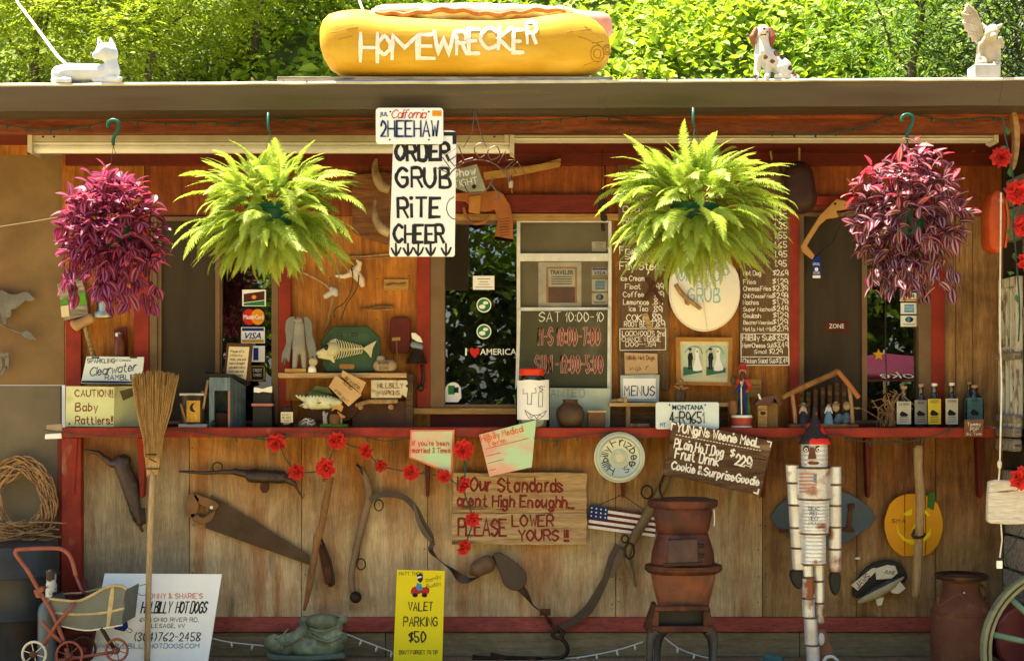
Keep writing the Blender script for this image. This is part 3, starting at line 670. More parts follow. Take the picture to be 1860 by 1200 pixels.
# ---------------- window stickers (sub-parts of the windows, printed flat)
cblue = mat('print_blue', (.01,.03,.22), bump=0); cgold = mat('print_gold', (.55,.30,.01), bump=0); cred = mat('print_red', (.62,.02,.012), bump=0); corg = mat('print_orange', (.80,.30,.01), bump=0)
cgrn = mat('print_green', (.02,.20,.05), bump=0); clb = mat('print_light_blue', (.06,.30,.52), bump=0); cwht = mat('print_white', (.78,.78,.72), (.72,.72,.66), bump=0); cblk = mat('print_black', (.012,.012,.014), bump=0); cbrn = mat('print_brown', (.08,.02,.01), bump=0)
SM = [cwht, cblue, cgold, cred, corg, cgrn, clb, cblk, cbrn]
def sticker(win_, kind, x0, y0, x1, y1, Y=.0235):
    m = MB(); w = x1-x0; h = y1-y0
    m.pbox(x0, y0, x1, y1, Y, .0015, 7 if kind in ('mc','blk') else 0)
    r_ = lambda a,b,c,d,mi,o=.0006: flat(m, rect(x0+a*w, y0+b*h, x0+c*w, y0+d*h), Y, o, mi)
    if kind == 'visa': r_(.04,.04,.96,.24,1); r_(.04,.78,.96,.96,2); printed(m, 'VISA', x0+.16*w, y0+.72*h, w*.68, h*.38, Y, .0007, 1, shear=.3, weight=.02)
    if kind == 'mc':
        flat(m, oval(x0+.31*w, y0+.5*h, .30*w, .46*h), Y, .0006, 3); flat(m, oval(x0+.69*w, y0+.5*h, .30*w, .46*h), Y, .0008, 4); printed(m, 'MasterCard', x0+.06*w, y0+.62*h, w*.88, h*.26, Y, .0012, 0, weight=.02)
    if kind == 'amex': r_(.22,.14,.80,.86,6); printed(m, 'AMERICAN', x0+.24*w, y0+.45*h, w*.54, h*.16, Y, .001, 0); printed(m, 'EXPRESS', x0+.28*w, y0+.7*h, w*.46, h*.16, Y, .001, 0)
    if kind == 'debit': flat(m, oval(x0+.5*w, y0+.36*h, .24*w, .26*h), Y, .0006, 7); flat(m, oval(x0+.46*w, y0+.36*h, .12*w, .2*h), Y, .0009, 6); r_(.12,.74,.88,.78,7); r_(.2,.86,.8,.89,7)
    if kind == 'card': flat(m, [(x0+.06*w,y0+.26*h),(x0+.94*w,y0+.08*h),(x0+.94*w,y0+.62*h),(x0+.06*w,y0+.78*h)], Y, .0006, 8); flat(m, [(x0+.06*w,y0+.82*h),(x0+.94*w,y0+.66*h),(x0+.94*w,y0+.96*h),(x0+.06*w,y0+.96*h)], Y, .0006, 5); flat(m, oval(x0+.5*w,y0+.45*h,.1*w,.12*h,10), Y, .0009, 4)
    if kind == 'blk':
        for q in ((.1,.08,.96,.13),(.1,.9,.96,.95),(.9,.08,.96,.95),(.1,.08,.15,.95)): r_(*q, 2)
        printed(m, 'CREDIT', x0+.24*w, y0+.42*h, w*.56, h*.18, Y, .001, 0); printed(m, 'CARDS', x0+.26*w, y0+.68*h, w*.5, h*.16, Y, .001, 0)
    if kind == 'blue': r_(.2,.12,.56,.9,1)
    if kind == 'note':
        for k, (a, b_) in enumerate(((.2,.8),(.3,.7),(.25,.75),(.12,.9))): r_(a,.2+.2*k,b_,.24+.2*k,8)
    if kind == 'traveler':
        r_(.18,.10,.9,.86,4); r_(.23,.14,.85,.52,0,.0009); r_(.23,.52,.85,.86,8,.0009); printed(m, 'TRAVELER', x0+.27*w, y0+.26*h, w*.54, h*.09, Y, .0014, 7, weight=.02)
        for k in range(4): r_(.3,.30+.05*k,.78,.315+.05*k,7,.0014)
    o = m.build('sticker', SM, win_); return o
sticker(w1, 'card', 440, 526, 483, 556); sticker(w1, 'mc', 440, 560, 481, 591); sticker(w1, 'visa', 438, 594, 481, 623); sticker(w1, 'blue', 455, 628, 481, 657); sticker(w1, 'blk', 452, 662, 482, 693)
sticker(w3, 'mc', 1636, 505, 1664, 523); sticker(w3, 'visa', 1635, 527, 1666, 547); sticker(w3, 'amex', 1636, 550, 1666, 570); sticker(w3, 'debit', 1636, 573, 1667, 593)
sticker(w2, 'note', 859, 501, 898, 526)
SM = [mat('dull_'+q, tuple(x*.42+.02 for x in c_), bump=0) for q, c_ in (('white',(.78,.74,.55)),('blue',(.05,.08,.3)),('gold',(.5,.3,.1)),('red',(.5,.1,.06)),('orange',(.6,.32,.1)),('green',(.05,.2,.1)),('lightblue',(.15,.35,.5)),('black',(.04,.04,.03)),('brown',(.2,.1,.06)))]  # print colours dimmed, standing for the screen in front of these stickers
sticker(w2, 'traveler', 978, 476, 1056, 562, .0022); sticker(w2, 'visa', 1075, 486, 1104, 504, .0022); sticker(w2, 'amex', 1075, 507, 1104, 529, .0022); sticker(w2, 'debit', 1075, 532, 1104, 553, .0022)
sticker(w2, 'note', 1075, 439, 1101, 456, .0022)
SM = [cwht, cblue, cgold, cred, corg, cgrn, clb, cblk, cbrn]
for cy in (554, 602):
    m = MB(); m.prism(oval(879, cy, 13.5, 13.5), .0235, .0015, 0); flat(m, oval(879, cy, 11.5, 11.5), .0235, .0006, 5); flat(m, oval(876, cy+3, 6, 4, 10), .0235, .0008, 0); flat(m, oval(882, cy-4, 5, 3, 10), .0235, .0008, 0); m.build('sticker', SM, w2)
m = MB(); m.prism(oval(823, 709, 14.5, 15)[12:] + [(838, 722), (832, 730), (809, 730)], .0235, .0015, 0); flat(m, rect(814, 700, 826, 716), .0235, .0006, 5); flat(m, rect(824, 703, 833, 713), .0235, .0007, 7); m.build('sticker', SM, w2)
m = MB(); printed(m, 'I', 845, 645, 3, 13, .0235, .001, 0, weight=.02); printed(m, 'AMERICA', 872, 644, 66, 11, .0235, .001, 0, weight=.01)
flat(m, [(862,650),(854,641),(853,634),(857,631),(862,634),(867,631),(871,634),(870,641)], .0235, .001, 3)
m.build('sticker', SM, w2)
m = MB(); printed(m, 'ZONE', 1506, 596, 27, 8, .011, .001, 0); flat(m, rect(1498, 582, 1542, 604), .011, .0006, 8); m.build('sticker', SM, w3)
m = MB(); pts = []
for k in range(10): a_ = math.pi/2 + k*math.pi/5; rr = 11 if k % 2 == 0 else 5; pts.append((1596+rr*math.cos(a_), 644-rr*math.sin(a_)))
m.prism(pts, .0235, .0015, 2); m.build('sticker', SM, w3)
# parasol standing out on the lot, mirrored in the end window
ub = TH('patio_umbrella', 'faded red patio umbrella standing on the lot, mirrored in the end window', 'umbrella', 930, 725, 0); ub.location = (5.3, -13.0, 0)
o_ = Vector(ub.location); umat = mat('faded_red_canvas', (.13,.012,.035), bump=.05)
m = MB(); m.lathe(o_, [(1.25,1.62),(1.2,1.72),(.8,1.86),(.4,1.96),(.03,2.0)], 16); m.build('canopy', umat, ub, smooth=True)
MB().tube([o_, o_+Vector((0,0,2.05))], .02, 8).build('pole', enam, ub); MB().lathe(o_, [(.25,0),(.25,.05),(.05,.09)], 14).build('base', rustd, ub)
cu = bpy.data.curves.new("t", 'FONT'); cu.body = "Coke"; cu.shear = .3; t_ = bpy.data.objects.new("t", cu); COL.objects.link(t_); bpy.context.view_layer.update()
me = t_.evaluated_get(bpy.context.evaluated_depsgraph_get()).to_mesh(); co = [v.co.copy() for v in me.vertices]; fs = [list(p.vertices) for p in me.polygons]; t_.to_mesh_clear(); bpy.data.objects.remove(t_)
MB().add([o_ + Vector((.3 - p.x*.3 , math.sqrt(max(0, 1.262**2-(.3-p.x*.3)**2)) , 1.635 + p.y*.12)) for p in co], fs).build('lettering', cwht, ub)
# ================================================================== signs and lettering
cardm = mat('tan_cardboard', (.52,.34,.15), (.44,.27,.11), .85, sc_=8, bump=.1)
navy = mat('navy_paint', (.012,.03,.12), bump=0); redi = mat('red_marker', (.50,.03,.015), bump=0); brni = mat('red_brown_paint', (.20,.022,.016), (.13,.02,.012), bump=.05)
ori = mat('orange_marker', (.72,.12,.03), bump=0); cyan = mat('light_blue_chalk', (.25,.52,.55), bump=0); pinkc = mat('pink_chalk', (.62,.36,.27), (.5,.26,.2), bump=0); faint = mat('faded_pencil', (.30,.30,.26), bump=0)
board_green = mat('chalkboard_green', (.075,.070,.035), (.05,.052,.028), .8, sc_=3, bump=.03, spot=((.15,.14,.09), 5, .6, .85))
def sign(name, lab, pts, Y, d, m, cat='sign', group=None, bev=.001):
    cx = sum(p[0] for p in pts)/len(pts); by = max(p[1] for p in pts)
    t = TH(name, lab, cat, cx, by, Y(cx, by) if callable(Y) else Y, group)
    MB().prism(pts, Y, d).build('board', m, t, bevel=bev); return t
def rr(x0, y0, x1, y1, r=5):
    o = []
    for cx, cy, a in ((x1-r,y0+r,-90),(x1-r,y1-r,0),(x0+r,y1-r,90),(x0+r,y0+r,180)):
        for k in range(4): q = math.radians(a+30*k); o.append((cx+r*math.cos(q), cy+r*math.sin(q)))
    return o
# California plate
t = sign('licence_plate', 'white licence plate reading 2HEEHAW hung from the gutter', rr(682.5,196,805,262,6), -.93, .002, signw)
MB().prism(rr(685.5,199,802,259,5), -.9306, .0005).build('embossed_border', signw, t)
m = MB(); write(m, '2HEEHAW', 692, 248, 28, 104, 3.6, -.932, jit=.05, gap=1.2); m.build('lettering', navy, t)
m = MB(); printed(m, 'JUL', 690, 211, 15, 7, -.932, weight=.03); m.build('month_sticker', navy, t)
m = MB(); write(m, 'California', 711, 215, 15, 62, 1.6, -.932, slant=.25, jit=.1, gap=.5); m.build('lettering', redi, t)
MB().prism(rect(785,201,802,211), -.9315, .0005).build('registration_sticker', corg, t)
for x, y in ((709,203),(779,203),(708,254),(779,254)): MB().prism(oval(x,y,1.7,1.7,8), -.9315, .0004).build('bolt_hole', ink, t)
# order grub
og = [(716,258),(714,262),(707,462),(709,466),(823,466),(826,463),(829,240),(821,237),(800,237),(800,258)]
t = sign('order_sign', 'white sign reading ORDER GRUB RITE CHEER with five arrows', og, -.915, .006, signw)
m = MB(); write(m, 'ORDER', 719, 291, 30, 97, 7, -.915, rot=0, jit=.2, gap=1.3); write(m, 'GRUB', 721, 340, 34, 96, 6, -.915, gap=1.4)
write(m, 'RiTE', 724, 394, 34, 74, 6, -.915, gap=1.6); write(m, 'CHEER', 716, 440, 31, 90, 6, -.915, gap=1.3)
for x in (719, 741, 760, 782, 810):
    ribbon(m, [(x, 443), (x+R.uniform(-1,1), 464)], 5, -.915, .0012); ribbon(m, [(x-8, 451), (x-4,459), (x, 464)], 4, -.915, .0014); ribbon(m, [(x+9, 450),(x+5,459), (x, 464)], 4, -.915, .0016)
m.build('lettering', ink, t)
m = MB(); flat(m, [(806,240),(829,240),(829,262),(822,262),(822,247),(806,247)], -.915, .0013); m.build('corner_mark', ink, t)
MB().tube([W(770,258,-.90), W(770,200,-.89)], .002, 6).build('hanging_wire', rustd, t)
# welcome wire scroll and small sign
t = TH('wire_sign', 'thin grey wire scroll spelling WELCOME, hung over the order sign', 'sign', 850, 350, -.96)
wm = mat('grey_wire', (.13,.10,.075), (.08,.06,.04), .5, .6, bump=0)
m = MB(); arc = lambda a: (868 + 62*math.sin(a), 352 - 62*math.cos(a))
m.ptube([(*arc(math.radians(-62+ 12*k)),) for k in range(12)], 1.3, -.96, n=6); m.build('arc', wm, t)
m = MB()
def bendw(lx, ly):
    a = -1.02 + lx/66.0; r_ = 64 + ly
    return 868 + r_*math.sin(a), 352 - r_*math.cos(a)
gx = 0
for ch in 'WELCOME':
    for P in glyph(ch):
        Q = [bendw((gx + x_)*4.1, (y_-2)*4.4+2) for x_, y_ in P]
        if len(Q) > 1: m.ptube(Q, 1.1, -.961, n=5)
    gx += max(x_ for P in glyph(ch) for x_, _ in P) + 1.1
m.build('lettering', wm, t)
m = MB(); m.ptube([(829+18*math.cos(a*.5)-0, 378+21*math.sin(a*.5)) for a in range(3,10)], 1.0, -.958, n=5)
m.ptube([(842,332),(850,348),(868,352),(885,343),(896,322)], 1.2, -.958, n=5, sm=5); m.ptube([(890,332),(898,342),(906,356),(902,364),(896,360)], 1.5, -.958, n=5, sm=5)
m.build('scroll', wm, t)
m = MB(); m.ptube([(842,268),(858,240),(862,200)], .8, -.93, n=5); m.ptube([(884,268),(873,242),(862,200)], .8, -.93, n=5); m.build('hanger', wm, t)
t = sign('small_sign', 'small grey sign with white lettering over the wooden pistol', [(822,310),(866,298),(884,347),(848,349),(822,340)], -.62, .006, mat('grey_green_board', (.32,.31,.18), bump=.04))
m = MB(); write(m, 'Show', 824, 322, 13, 40, 3, -.62, rot=8); write(m, 'TIGHT', 826, 341, 12, 42, 3, -.62, rot=10); m.build('lettering', whitep, t)
MB().prism(oval(861,339,4,4,10), -.622, .002).build('screw', rustd, t)
# menu boards
def menu_board(lab, x0, y0, x1, y1, Y=-.022):
    return sign('menu_board', lab, [(x0,y0),(x1,y0),(x1+1,y1),(x0,y1)], Y, .02, menu, 'menu board', 'hand-painted menu boards')
t = menu_board('brown menu board listing drinks, coffee to root beer, beside the serving window', 1123, 288, 1214, 708)
m = MB(); Yb = -.022
for s_, x, y, h, w in (('Veggie',1132,366,9,50),('Double',1131,385,10,54),('Corn Dog',1131,402,9,60),('Taco Salad',1128,408,9,70),('Chicken Str',1126,420,8,76),('Fried Bolo',1127,441,13,74),('Fried Chkn',1126,461,13,72),('Sawce',1135,471,9,46),
                       ('Filly Steak',1126,490,14,80),('Ice Cream',1128,510,9,42),('Float',1136,525,9,28),('.99',1190,525,11,15),('Coffee',1132,539,9,38),('1.19',1188,539,10,18),('Lemonade',1132,553,9,46),('.89',1186,553,11,17),
                       ('Ice Tea',1143,565,9,34),('.89',1186,567,11,17),('COKE',1138,583,12,38),('.89',1183,583,13,19),('ROOT BEER',1134,593,9,52),('.89',1190,593,12,18),
                       ('LOCKWOOD\'S 2nd',1130,610,9,78),('CHANCE VEGGiE',1130,620,8,70),('DOG---.159',1137,629,8,54)):
    write(m, s_, x, y, h, w, 2.1, Yb, jit=.3, gap=1.2)
for a, b_ in (((1126,597),(1209,596)),((1209,596),(1209,635)),((1209,635),(1126,636)),((1126,636),(1126,597))): ribbon(m, [a, b_], 2, Yb, .002)
m.build('lettering', whitep, t)
t = menu_board('brown price board listing nachos and subs beside the end window', 1344, 288, 1434, 664)
m = MB(); y = 382
for k in range(7): write(m, ('1.25','1.35','1.35','1.55','1.65','1.95','1.95')[k], 1407, y + 17*k, 11, 22, 2.1, Yb, jit=.3)
for s_, p_, y in (('Hot Dog','2.69',500),('Fries','1.29',516),('CheeseFries','2.39',528),('Chili CheeseFries','2.99',541),('Nachos','1.79',553),('Super Nachos','2.49',565),('Goulash','1.29',577),('Beans+Weenies','1.29',589),('Hotts Hot-Mild','2.19',601)):
    write(m, s_, 1350, y, 8 if len(s_) < 12 else 7, min(54, 4.6*len(s_)), 1.8, Yb, jit=.3, gap=1.1); write(m, '$'+p_, 1404, y, 10, 27, 2.0, Yb, jit=.3, gap=1.1)
for s_, x, y, h, w in (('HillBilly Sub',1349,618,10,54),('$3.59',1404,618,11,27),('Ham+Cheese Sub',1349,631,8,56),('$3.49',1406,631,10,25),('Small',1370,642,7,22),('$2.29',1397,642,9,24),('Chicken Salad Sub',1349,659,8,60),('$3.49',1410,659,9,22)): write(m, s_, x, y, h, w, 1.9, Yb, jit=.3, gap=1.1)
for a, b_ in (((1346,606),(1432,606)),((1432,606),(1433,663)),((1433,663),(1346,663)),((1346,663),(1346,606)),((1346,648),(1432,648))): ribbon(m, [a, b_], 2, Yb, .002)
m.build('lettering', whitep, t)
t = sign('paper_notice', 'curled tan paper notice pinned between the menu board and MENUS card', [(1134,640),(1194,642),(1195,678),(1190,681),(1135,680)], -.045, .002, mat('tan_paper', (.50,.36,.19), (.40,.28,.14), .85, sc_=6, bump=.1), 'notice')
m = MB(); write(m, 'Hillbilly Hot Dogs', 1137, 653, 7, 52, 1, -.045); write(m, 'v.i.p. f.', 1142, 672, 8, 36, 1, -.045, slant=.4); m.build('lettering', brni, t)
t = sign('menus_card', 'white card reading MENUS in a pale grey frame', [(1127,681),(1198,680),(1197,730),(1127,729)], -.06, .006, mat('pale_grey_frame', (.42,.46,.40), bump=.03), 'card')
MB().prism(rect(1132,687,1191,724), -.0612, .001).build('paper', paper, t)
m = MB(); write(m, 'MENUS', 1135, 718, 17, 54, 2, -.0612, gap=1.6); m.build('lettering', ink, t)
# toilet seat lid
t = TH('seat_lid', 'white toilet seat lid reading OPEN UP FER GRUB, wooden stick across it', 'seat lid', 1280, 602, -.05)
ov = []
for k in range(36):
    a_ = 2*math.pi*k/36; c_, s_ = math.cos(a_), math.sin(a_); ov.append((1280 + 65*c_, (531 + 71*s_) if s_ > 0 else 531 - 71*(abs(s_)**.72)))
lid = mat('white_lid_plastic', (.80,.76,.60), (.74,.70,.54), .3, sc_=3, bump=0, spec=.5)
MB().prism(ov, -.05, .022).build('lid', lid, t, bevel=.006, smooth=50)
m = MB(); m.ptube([(1280+(x-1280)*.97, 531+(y-531)*.97) for x, y in ov], 1.0, -.05, n=5, closed=True); m.build('rim', lid, t)
m = MB(); write(m, 'OPEN UP', 1232, 510, 21, 90, 2.2, -.05, slant=.05); write(m, 'FER', 1266, 524, 11, 24, 1.8, -.05); write(m, 'GRUB', 1250, 548, 24, 58, 2.6, -.05); m.build('lettering', cyan, t)
t = TH('wood_stick', 'short barked stick wired across the toilet seat lid', 'stick', 1250, 560, -.07)
MB().ptube([(1227,516),(1238,533),(1252,545),(1273,561)], [4,4.5,4,3.5], -.075, sm=3).build('branch', stick, t, smooth=True)
m = MB(); m.ptube([(1244,540),(1247,551),(1252,553)], 3, -.075, n=6); m.build('twig', stick, t)
MB().ptube([(1263,380),(1275,470),(1279,560),(1285,600)], .6, -.07, n=4).build('cord', rope, t)
t = TH('bone_cross', 'two crossed rusty wooden slats hung over the drinks menu', 'ornament', 1185, 600, -.03)
MB().prism([(1170,505),(1181,507),(1206,549),(1200,551)], -.03, .006).build('slat', rust, t); MB().prism([(1189,512),(1203,498),(1199,505),(1176,545),(1166,548)], -.037, .006).build('slat', rust, t)
MB().prism([(1167,570),(1176,568),(1187,600),(1177,600)], -.03, .006).build('slat', palew, t)
# Montana plate
t = sign('licence_plate', 'pale blue licence plate reading 4-R9651, propped on the counter edge', rr(1191,730,1306,779,4), -.262, .002, mat('pale_blue_plate', (.50,.62,.64), (.62,.68,.60), .45, sc_=5, bump=0))
m = MB(); printed(m, 'MONTANA', 1221, 744, 57, 9, -.264, weight=.015); m.build('state_name', navy, t)
m = MB(); write(m, '4-R9651', 1217, 768, 20, 62, 2.3, -.264, jit=.05, gap=1.2); m.build('lettering', ink, t)
m = MB(); write(m, 'MT', 1199, 775, 7, 10, 1.2, -.264); m.build('emblem', cblue, t)
for x in (1216, 1281): MB().prism(oval(x,735,1.6,1.6,8), -.2635, .0004).build('bolt_hole', ink, t)
# weenie meal plank
t = TH('meal_sign', 'dark tilted plank sign for the Yungins Weenie Meal at 2.29', 'sign', 1300, 890, -.30)
q = [(1221,765),(1404,799),(1381,899),(1207,862)]
def Lq(u, v): a0 = Vector(q[0]).lerp(Vector(q[1]), u); a1 = Vector(q[3]).lerp(Vector(q[2]), u); r_ = a0.lerp(a1, v); return (r_.x, r_.y)
for v0, v1, e in ((0,.37,0),(.385,.72,.01),(.73,1,-.01)):
    top = [Lq(e + u*(1-e), v0 + .012*math.sin(9*u+v0*5)) for u in [k/8 for k in range(9)]]; bot = [Lq(e + u*(1-e), v1 + .012*math.sin(7*u+v1*9)) for u in [1-k/8 for k in range(9)]]
    MB().prism(top + bot, -.30, .022).build('plank', mealw, t, bevel=.002)
m = MB(); rt = -10.8
write(m, 'YUNgiNs Weenie MeaL', 1229, 783, 15, 153, 3.2, -.3012, rot=rt, gap=1.3); write(m, 'PLain HoT Dog', 1224, 812, 16, 90, 3.0, -.3012, rot=rt); write(m, '$', 1326, 829, 15, 7, 3, -.3012, rot=rt); write(m, '229', 1334, 843, 19, 30, 3.4, -.3012, rot=rt, gap=1)
write(m, 'Fruit Drink', 1226, 831, 17, 80, 3.2, -.3012, rot=rt); write(m, 'Cookie &SurpriseGoodie', 1219, 851, 14, 162, 3.0, -.3012, rot=rt)
for k in range(28): x = 1228 + 5.6*k; ribbon(m, [(x, 789 + (x-1228)*.19), (x+2.4, 789.4 + (x-1228)*.19)], 1.8, -.3012, .0015)
ribbon(m, [(1352,844),(1364,847)], 1.8, -.3012, .0015)
for P in ([(1394,801),(1401,803),(1399,811)], [(1378,888),(1376,896),(1369,894)], [(1219,780),(1221,768),(1227,770)]): ribbon(m, P, 3, -.3012, .0017)
m.build('lettering', whitep, t)
MB().ptube([(1234,768),(1236,745)], .8, -.28, n=5).build('hanging_wire', rustd, t)
# standards planks
t = TH('standards_sign', 'two weathered planks painted with red lettering about lowering standards', 'sign', 943, 988, -.06)
def rough(x0, y0, x1, y1, k=14):
    return [(x0 + (x1-x0)*i/k, y0 + R.uniform(-.8,.8)) for i in range(k+1)] + [(x1 + R.uniform(-2,2), y0 + (y1-y0)*i/8) for i in range(1,8)] + [(x1 - (x1-x0)*i/k, y1 + R.uniform(-1,1)) for i in range(k+1)] + [(x0 + R.uniform(-2,1), y1 - (y1-y0)*i/6) for i in range(1,6)]
MB().prism(rough(823,858,1066,924), -.065, .022).build('plank', palew, t, bevel=.002); MB().prism(rough(821,932,1066,989), -.065, .022).build('plank', palew, t, bevel=.002)
MB().prism(rough(824,924.5,1064,931.5), -.055, .012).build('batten', palew, t)
m = MB(); write(m, 'If Our Standards', 830, 890, 24, 192, 4.2, -.065, jit=.4, rot=-1); write(m, 'arent High Enoughh...', 830, 918, 20, 212, 4, -.065, jit=.4, rot=-1)
write(m, 'PLEASE', 832, 972, 30, 88, 4.6, -.065, jit=.3, gap=1); write(m, 'LOWER', 931, 955, 20, 74, 3.8, -.065, gap=1.3); write(m, 'YOURS !!!', 942, 981, 19, 90, 3.8, -.065, gap=1.2); m.build('lettering', brni, t)
# paper notices
pk = mat('pink_crayon_card', (.66,.42,.25), (.62,.30,.22), .85, sc_=3, st=(1,1,4), spot=((.42,.60,.33), 3, .48, .6, (1,1,2)), bump=.03)
t = sign('paper_notice', 'orange-edged card about being married three times, on the counter edge', [(745,780),(826,780),(821,862),(743,831)], -.262, .002, mat('orange_card_edge', (.70,.20,.09), bump=.03), 'notice')
MB().prism([(748,783),(822,783),(818,857),(746,829)], -.2632, .0008).build('paper', pk, t)
m = MB(); write(m, "If you're been", 749, 809, 9, 66, 1.5, -.2632); write(m, 'married 3 Times', 749, 822, 9, 69, 1.5, -.2632); m.build('lettering', redi, t)
t = sign('paper_notice', 'tilted striped card headed Hillbilly Medical, hung at the counter edge', [(870,789),(974,762),(966,848),(889,865)], -.264, .003, pk, 'notice')
m = MB(); write(m, 'Hillbilly Medical', 875, 802, 11, 78, 1.7, -.264, rot=14); write(m, 'Term', 885, 811, 9, 34, 1.7, -.264, rot=12); m.build('lettering', ori, t)
m = MB()
for k, (x0, x1) in enumerate(((882,960),(884,908),(886,915),(889,900))): ribbon(m, [(x0, 815+k*13), (x1, 815+k*13 - (x1-x0)*.25)], 1.0, -.264, .0012)
m.build('ruled_line', brni, t)
mb = MB(); mb.prism([(1752,762),(1787,761),(1785,792),(1751,792)], -.262, .004)
t = TH('label_card', 'small brown card with white writing under the clustered bottles', 'card', 1769, 792, -.262); mb.build('board', mat('brown_card', (.22,.10,.04), bump=.05), t)
m = MB(); write(m, 'Tommy', 1757, 773, 6, 24, 1.2, -.262); write(m, 'POP', 1762, 782, 6, 15, 1.3, -.262); write(m, 'by Tom', 1756, 790, 5, 26, 1.1, -.262); m.build('lettering', whitep, t)
t = TH('tag_cluster', 'crumpled white paper tag on a string at the counter corner', 'tag', 96, 796, -.26)
MB().prism([(84,771),(112,769),(113,783),(83,782)], -.26, .012).build('upper_tag', mat('grubby_pink_paper', (.38,.27,.17), bump=.1), t, bevel=.003); MB().prism([(82,788),(111,786),(112,796),(81,797)], -.262, .008).build('lower_tag', paper, t, bevel=.002)
# hubcap frizbee
t = TH('film_tin_lid', 'round silver tin lid reading Hillbilly Frizbee hung on the counter front', 'tin lid', 1125, 876, -.27)
s = S(-.27); c = W(1125, 830, -.27)
m = MB(); m.lathe(c, [(46*s,0),(46*s,.008),(43.5*s,.011),(42*s,.007),(38*s,.007),(36*s,.012),(34*s,.008),(15*s,.006),(14*s,.011),(12*s,.011),(11*s,.006),(.0001,.006)], 48, ax=(0,-1,0)); m.build('lid', lidm, t, smooth=40)
m = MB(); m.lathe(c, [(7.5*s,.007),(7.5*s,.0095),(6.6*s,.011),(.0001,.012)], 24, ax=(0,-1,0)); m.build('knob', mat('cream_disc', (.66,.60,.40), bump=.03), t, smooth=40)
m = MB()
def circ(text, a0, r_, h, st_, flip=1):
    gx = 0
    for ch in text:
        if ch == ' ': gx += 2; continue
        for P in glyph(ch):
            Q = []
            for x_, y_ in P:
                a = a0 + (gx + x_)*h/6*.9/r_; rr_ = r_ + (y_-2)*h/6
                Q.append((1125 + rr_*math.sin(a), 830 - rr_*math.cos(a)))
            ribbon(m, Q, st_, -.278, .0012 + (gx % 3)*.0001)
        gx += max(x_ for P in glyph(ch) for x_, _ in P) + 1.3
circ('Frizbee', -.55, 21, 15, 1.8); circ('Hillbilly', -2.75, 21, 13, 1.8); circ('U.S.', 1.9, 20, 11, 1.2)
m.build('lettering', ink, t)
# flag board
t = sign('flag_board', 'small painted American flag board hung by wire under the tin lid', [(1071,917),(1191,935),(1190,975),(1068,959)], -.035, .012, mat('maroon_paint', (.13,.02,.018), bump=.05), 'flag board')
m = MB()
def fq(u, v): a0 = Vector((1071,917)).lerp(Vector((1191,935)), u); a1 = Vector((1068,959)).lerp(Vector((1190,975)), u); r_ = a0.lerp(a1, v); return (r_.x, r_.y)
for k, (u0, v0) in enumerate(((.28,.10),(.28,.36),(0,.62),(0,.86))): flat(m, [fq(u0,v0),fq(1,v0),fq(1,v0+.13),fq(u0,v0+.13)], -.035)
m.build('white_stripe', whitep, t)
m = MB(); flat(m, [fq(0,0),fq(.28,0),fq(.28,.56),fq(0,.56)], -.035, .0014); m.build('star_field', navy, t)
m = MB()
for j in range(3):
    for i in range(4): x, y = fq(.035+.07*i, .1+.17*j); flat(m, [(x+ (2.1 if k % 2 == 0 else 1)*math.sin(k*math.pi/5), y - (2.1 if k % 2 == 0 else 1)*math.cos(k*math.pi/5)) for k in range(10)], -.035, .002)
m.build('star_pattern', whitep, t)
MB().ptube([(1085,918),(1130,898),(1177,930)], .7, -.04, n=4).build('hanging_wire', rustd, t)
# yellow valet sign
def leanY(x, y): return -.20 - (y-1030)*.0004
t = sign('valet_sign', 'bright yellow sign reading VALET PARKING $50 leaning on the wall', [(721,1034),(808,1036),(803,1212),(714,1212)], lambda x, y: leanY(x, y), .008, yell)
t.location = W(760, 1215, -.29) if False else t.location
m = MB(); write(m, 'VALET', 742, 1108, 15, 43, 2.2, leanY, slant=.05); write(m, 'PARKING', 733, 1136, 16, 61, 2.2, leanY, slant=.05); write(m, '$50', 743, 1165, 19, 30, 2.8, leanY); write(m, "DON'T FORGET TO TIP", 725, 1187, 7, 70, 1.3, leanY)
write(m, 'MATT THOM', 725, 1044, 6, 42, .8, leanY); write(m, 'Randy', 775, 1058, 7, 28, .7, leanY, rot=20); write(m, 'Buddy', 776, 1068, 7, 26, .7, leanY, rot=15); m.build('lettering', ink, t)
m = MB(); flat(m, [(746,1072),(749,1066),(756,1064),(770,1066),(775,1064),(780,1069),(779,1077),(770,1079),(764,1076),(757,1080),(747,1078)], leanY, .0012); m.build('scooter_print', redi, t)
m = MB(); flat(m, oval(754,1080,5,4,12), leanY, .0015); flat(m, oval(771,1080,5,4,12), leanY, .0015); flat(m, [(757,1044),(764,1040),(768,1043),(768,1052),(764,1058),(759,1054)], leanY, .0012); m.build('rider_print', mat('print_dark', (.02,.012,.01), bump=0), t)
m = MB(); flat(m, [(758,1058),(765,1060),(768,1070),(760,1072),(755,1065)], leanY, .0019); m.build('shirt_print', clb, t)
m = MB(); flat(m, [(757,1047),(765,1045),(766,1048),(758,1050)], leanY, .0021); m.build('cap_print', cwht, t)
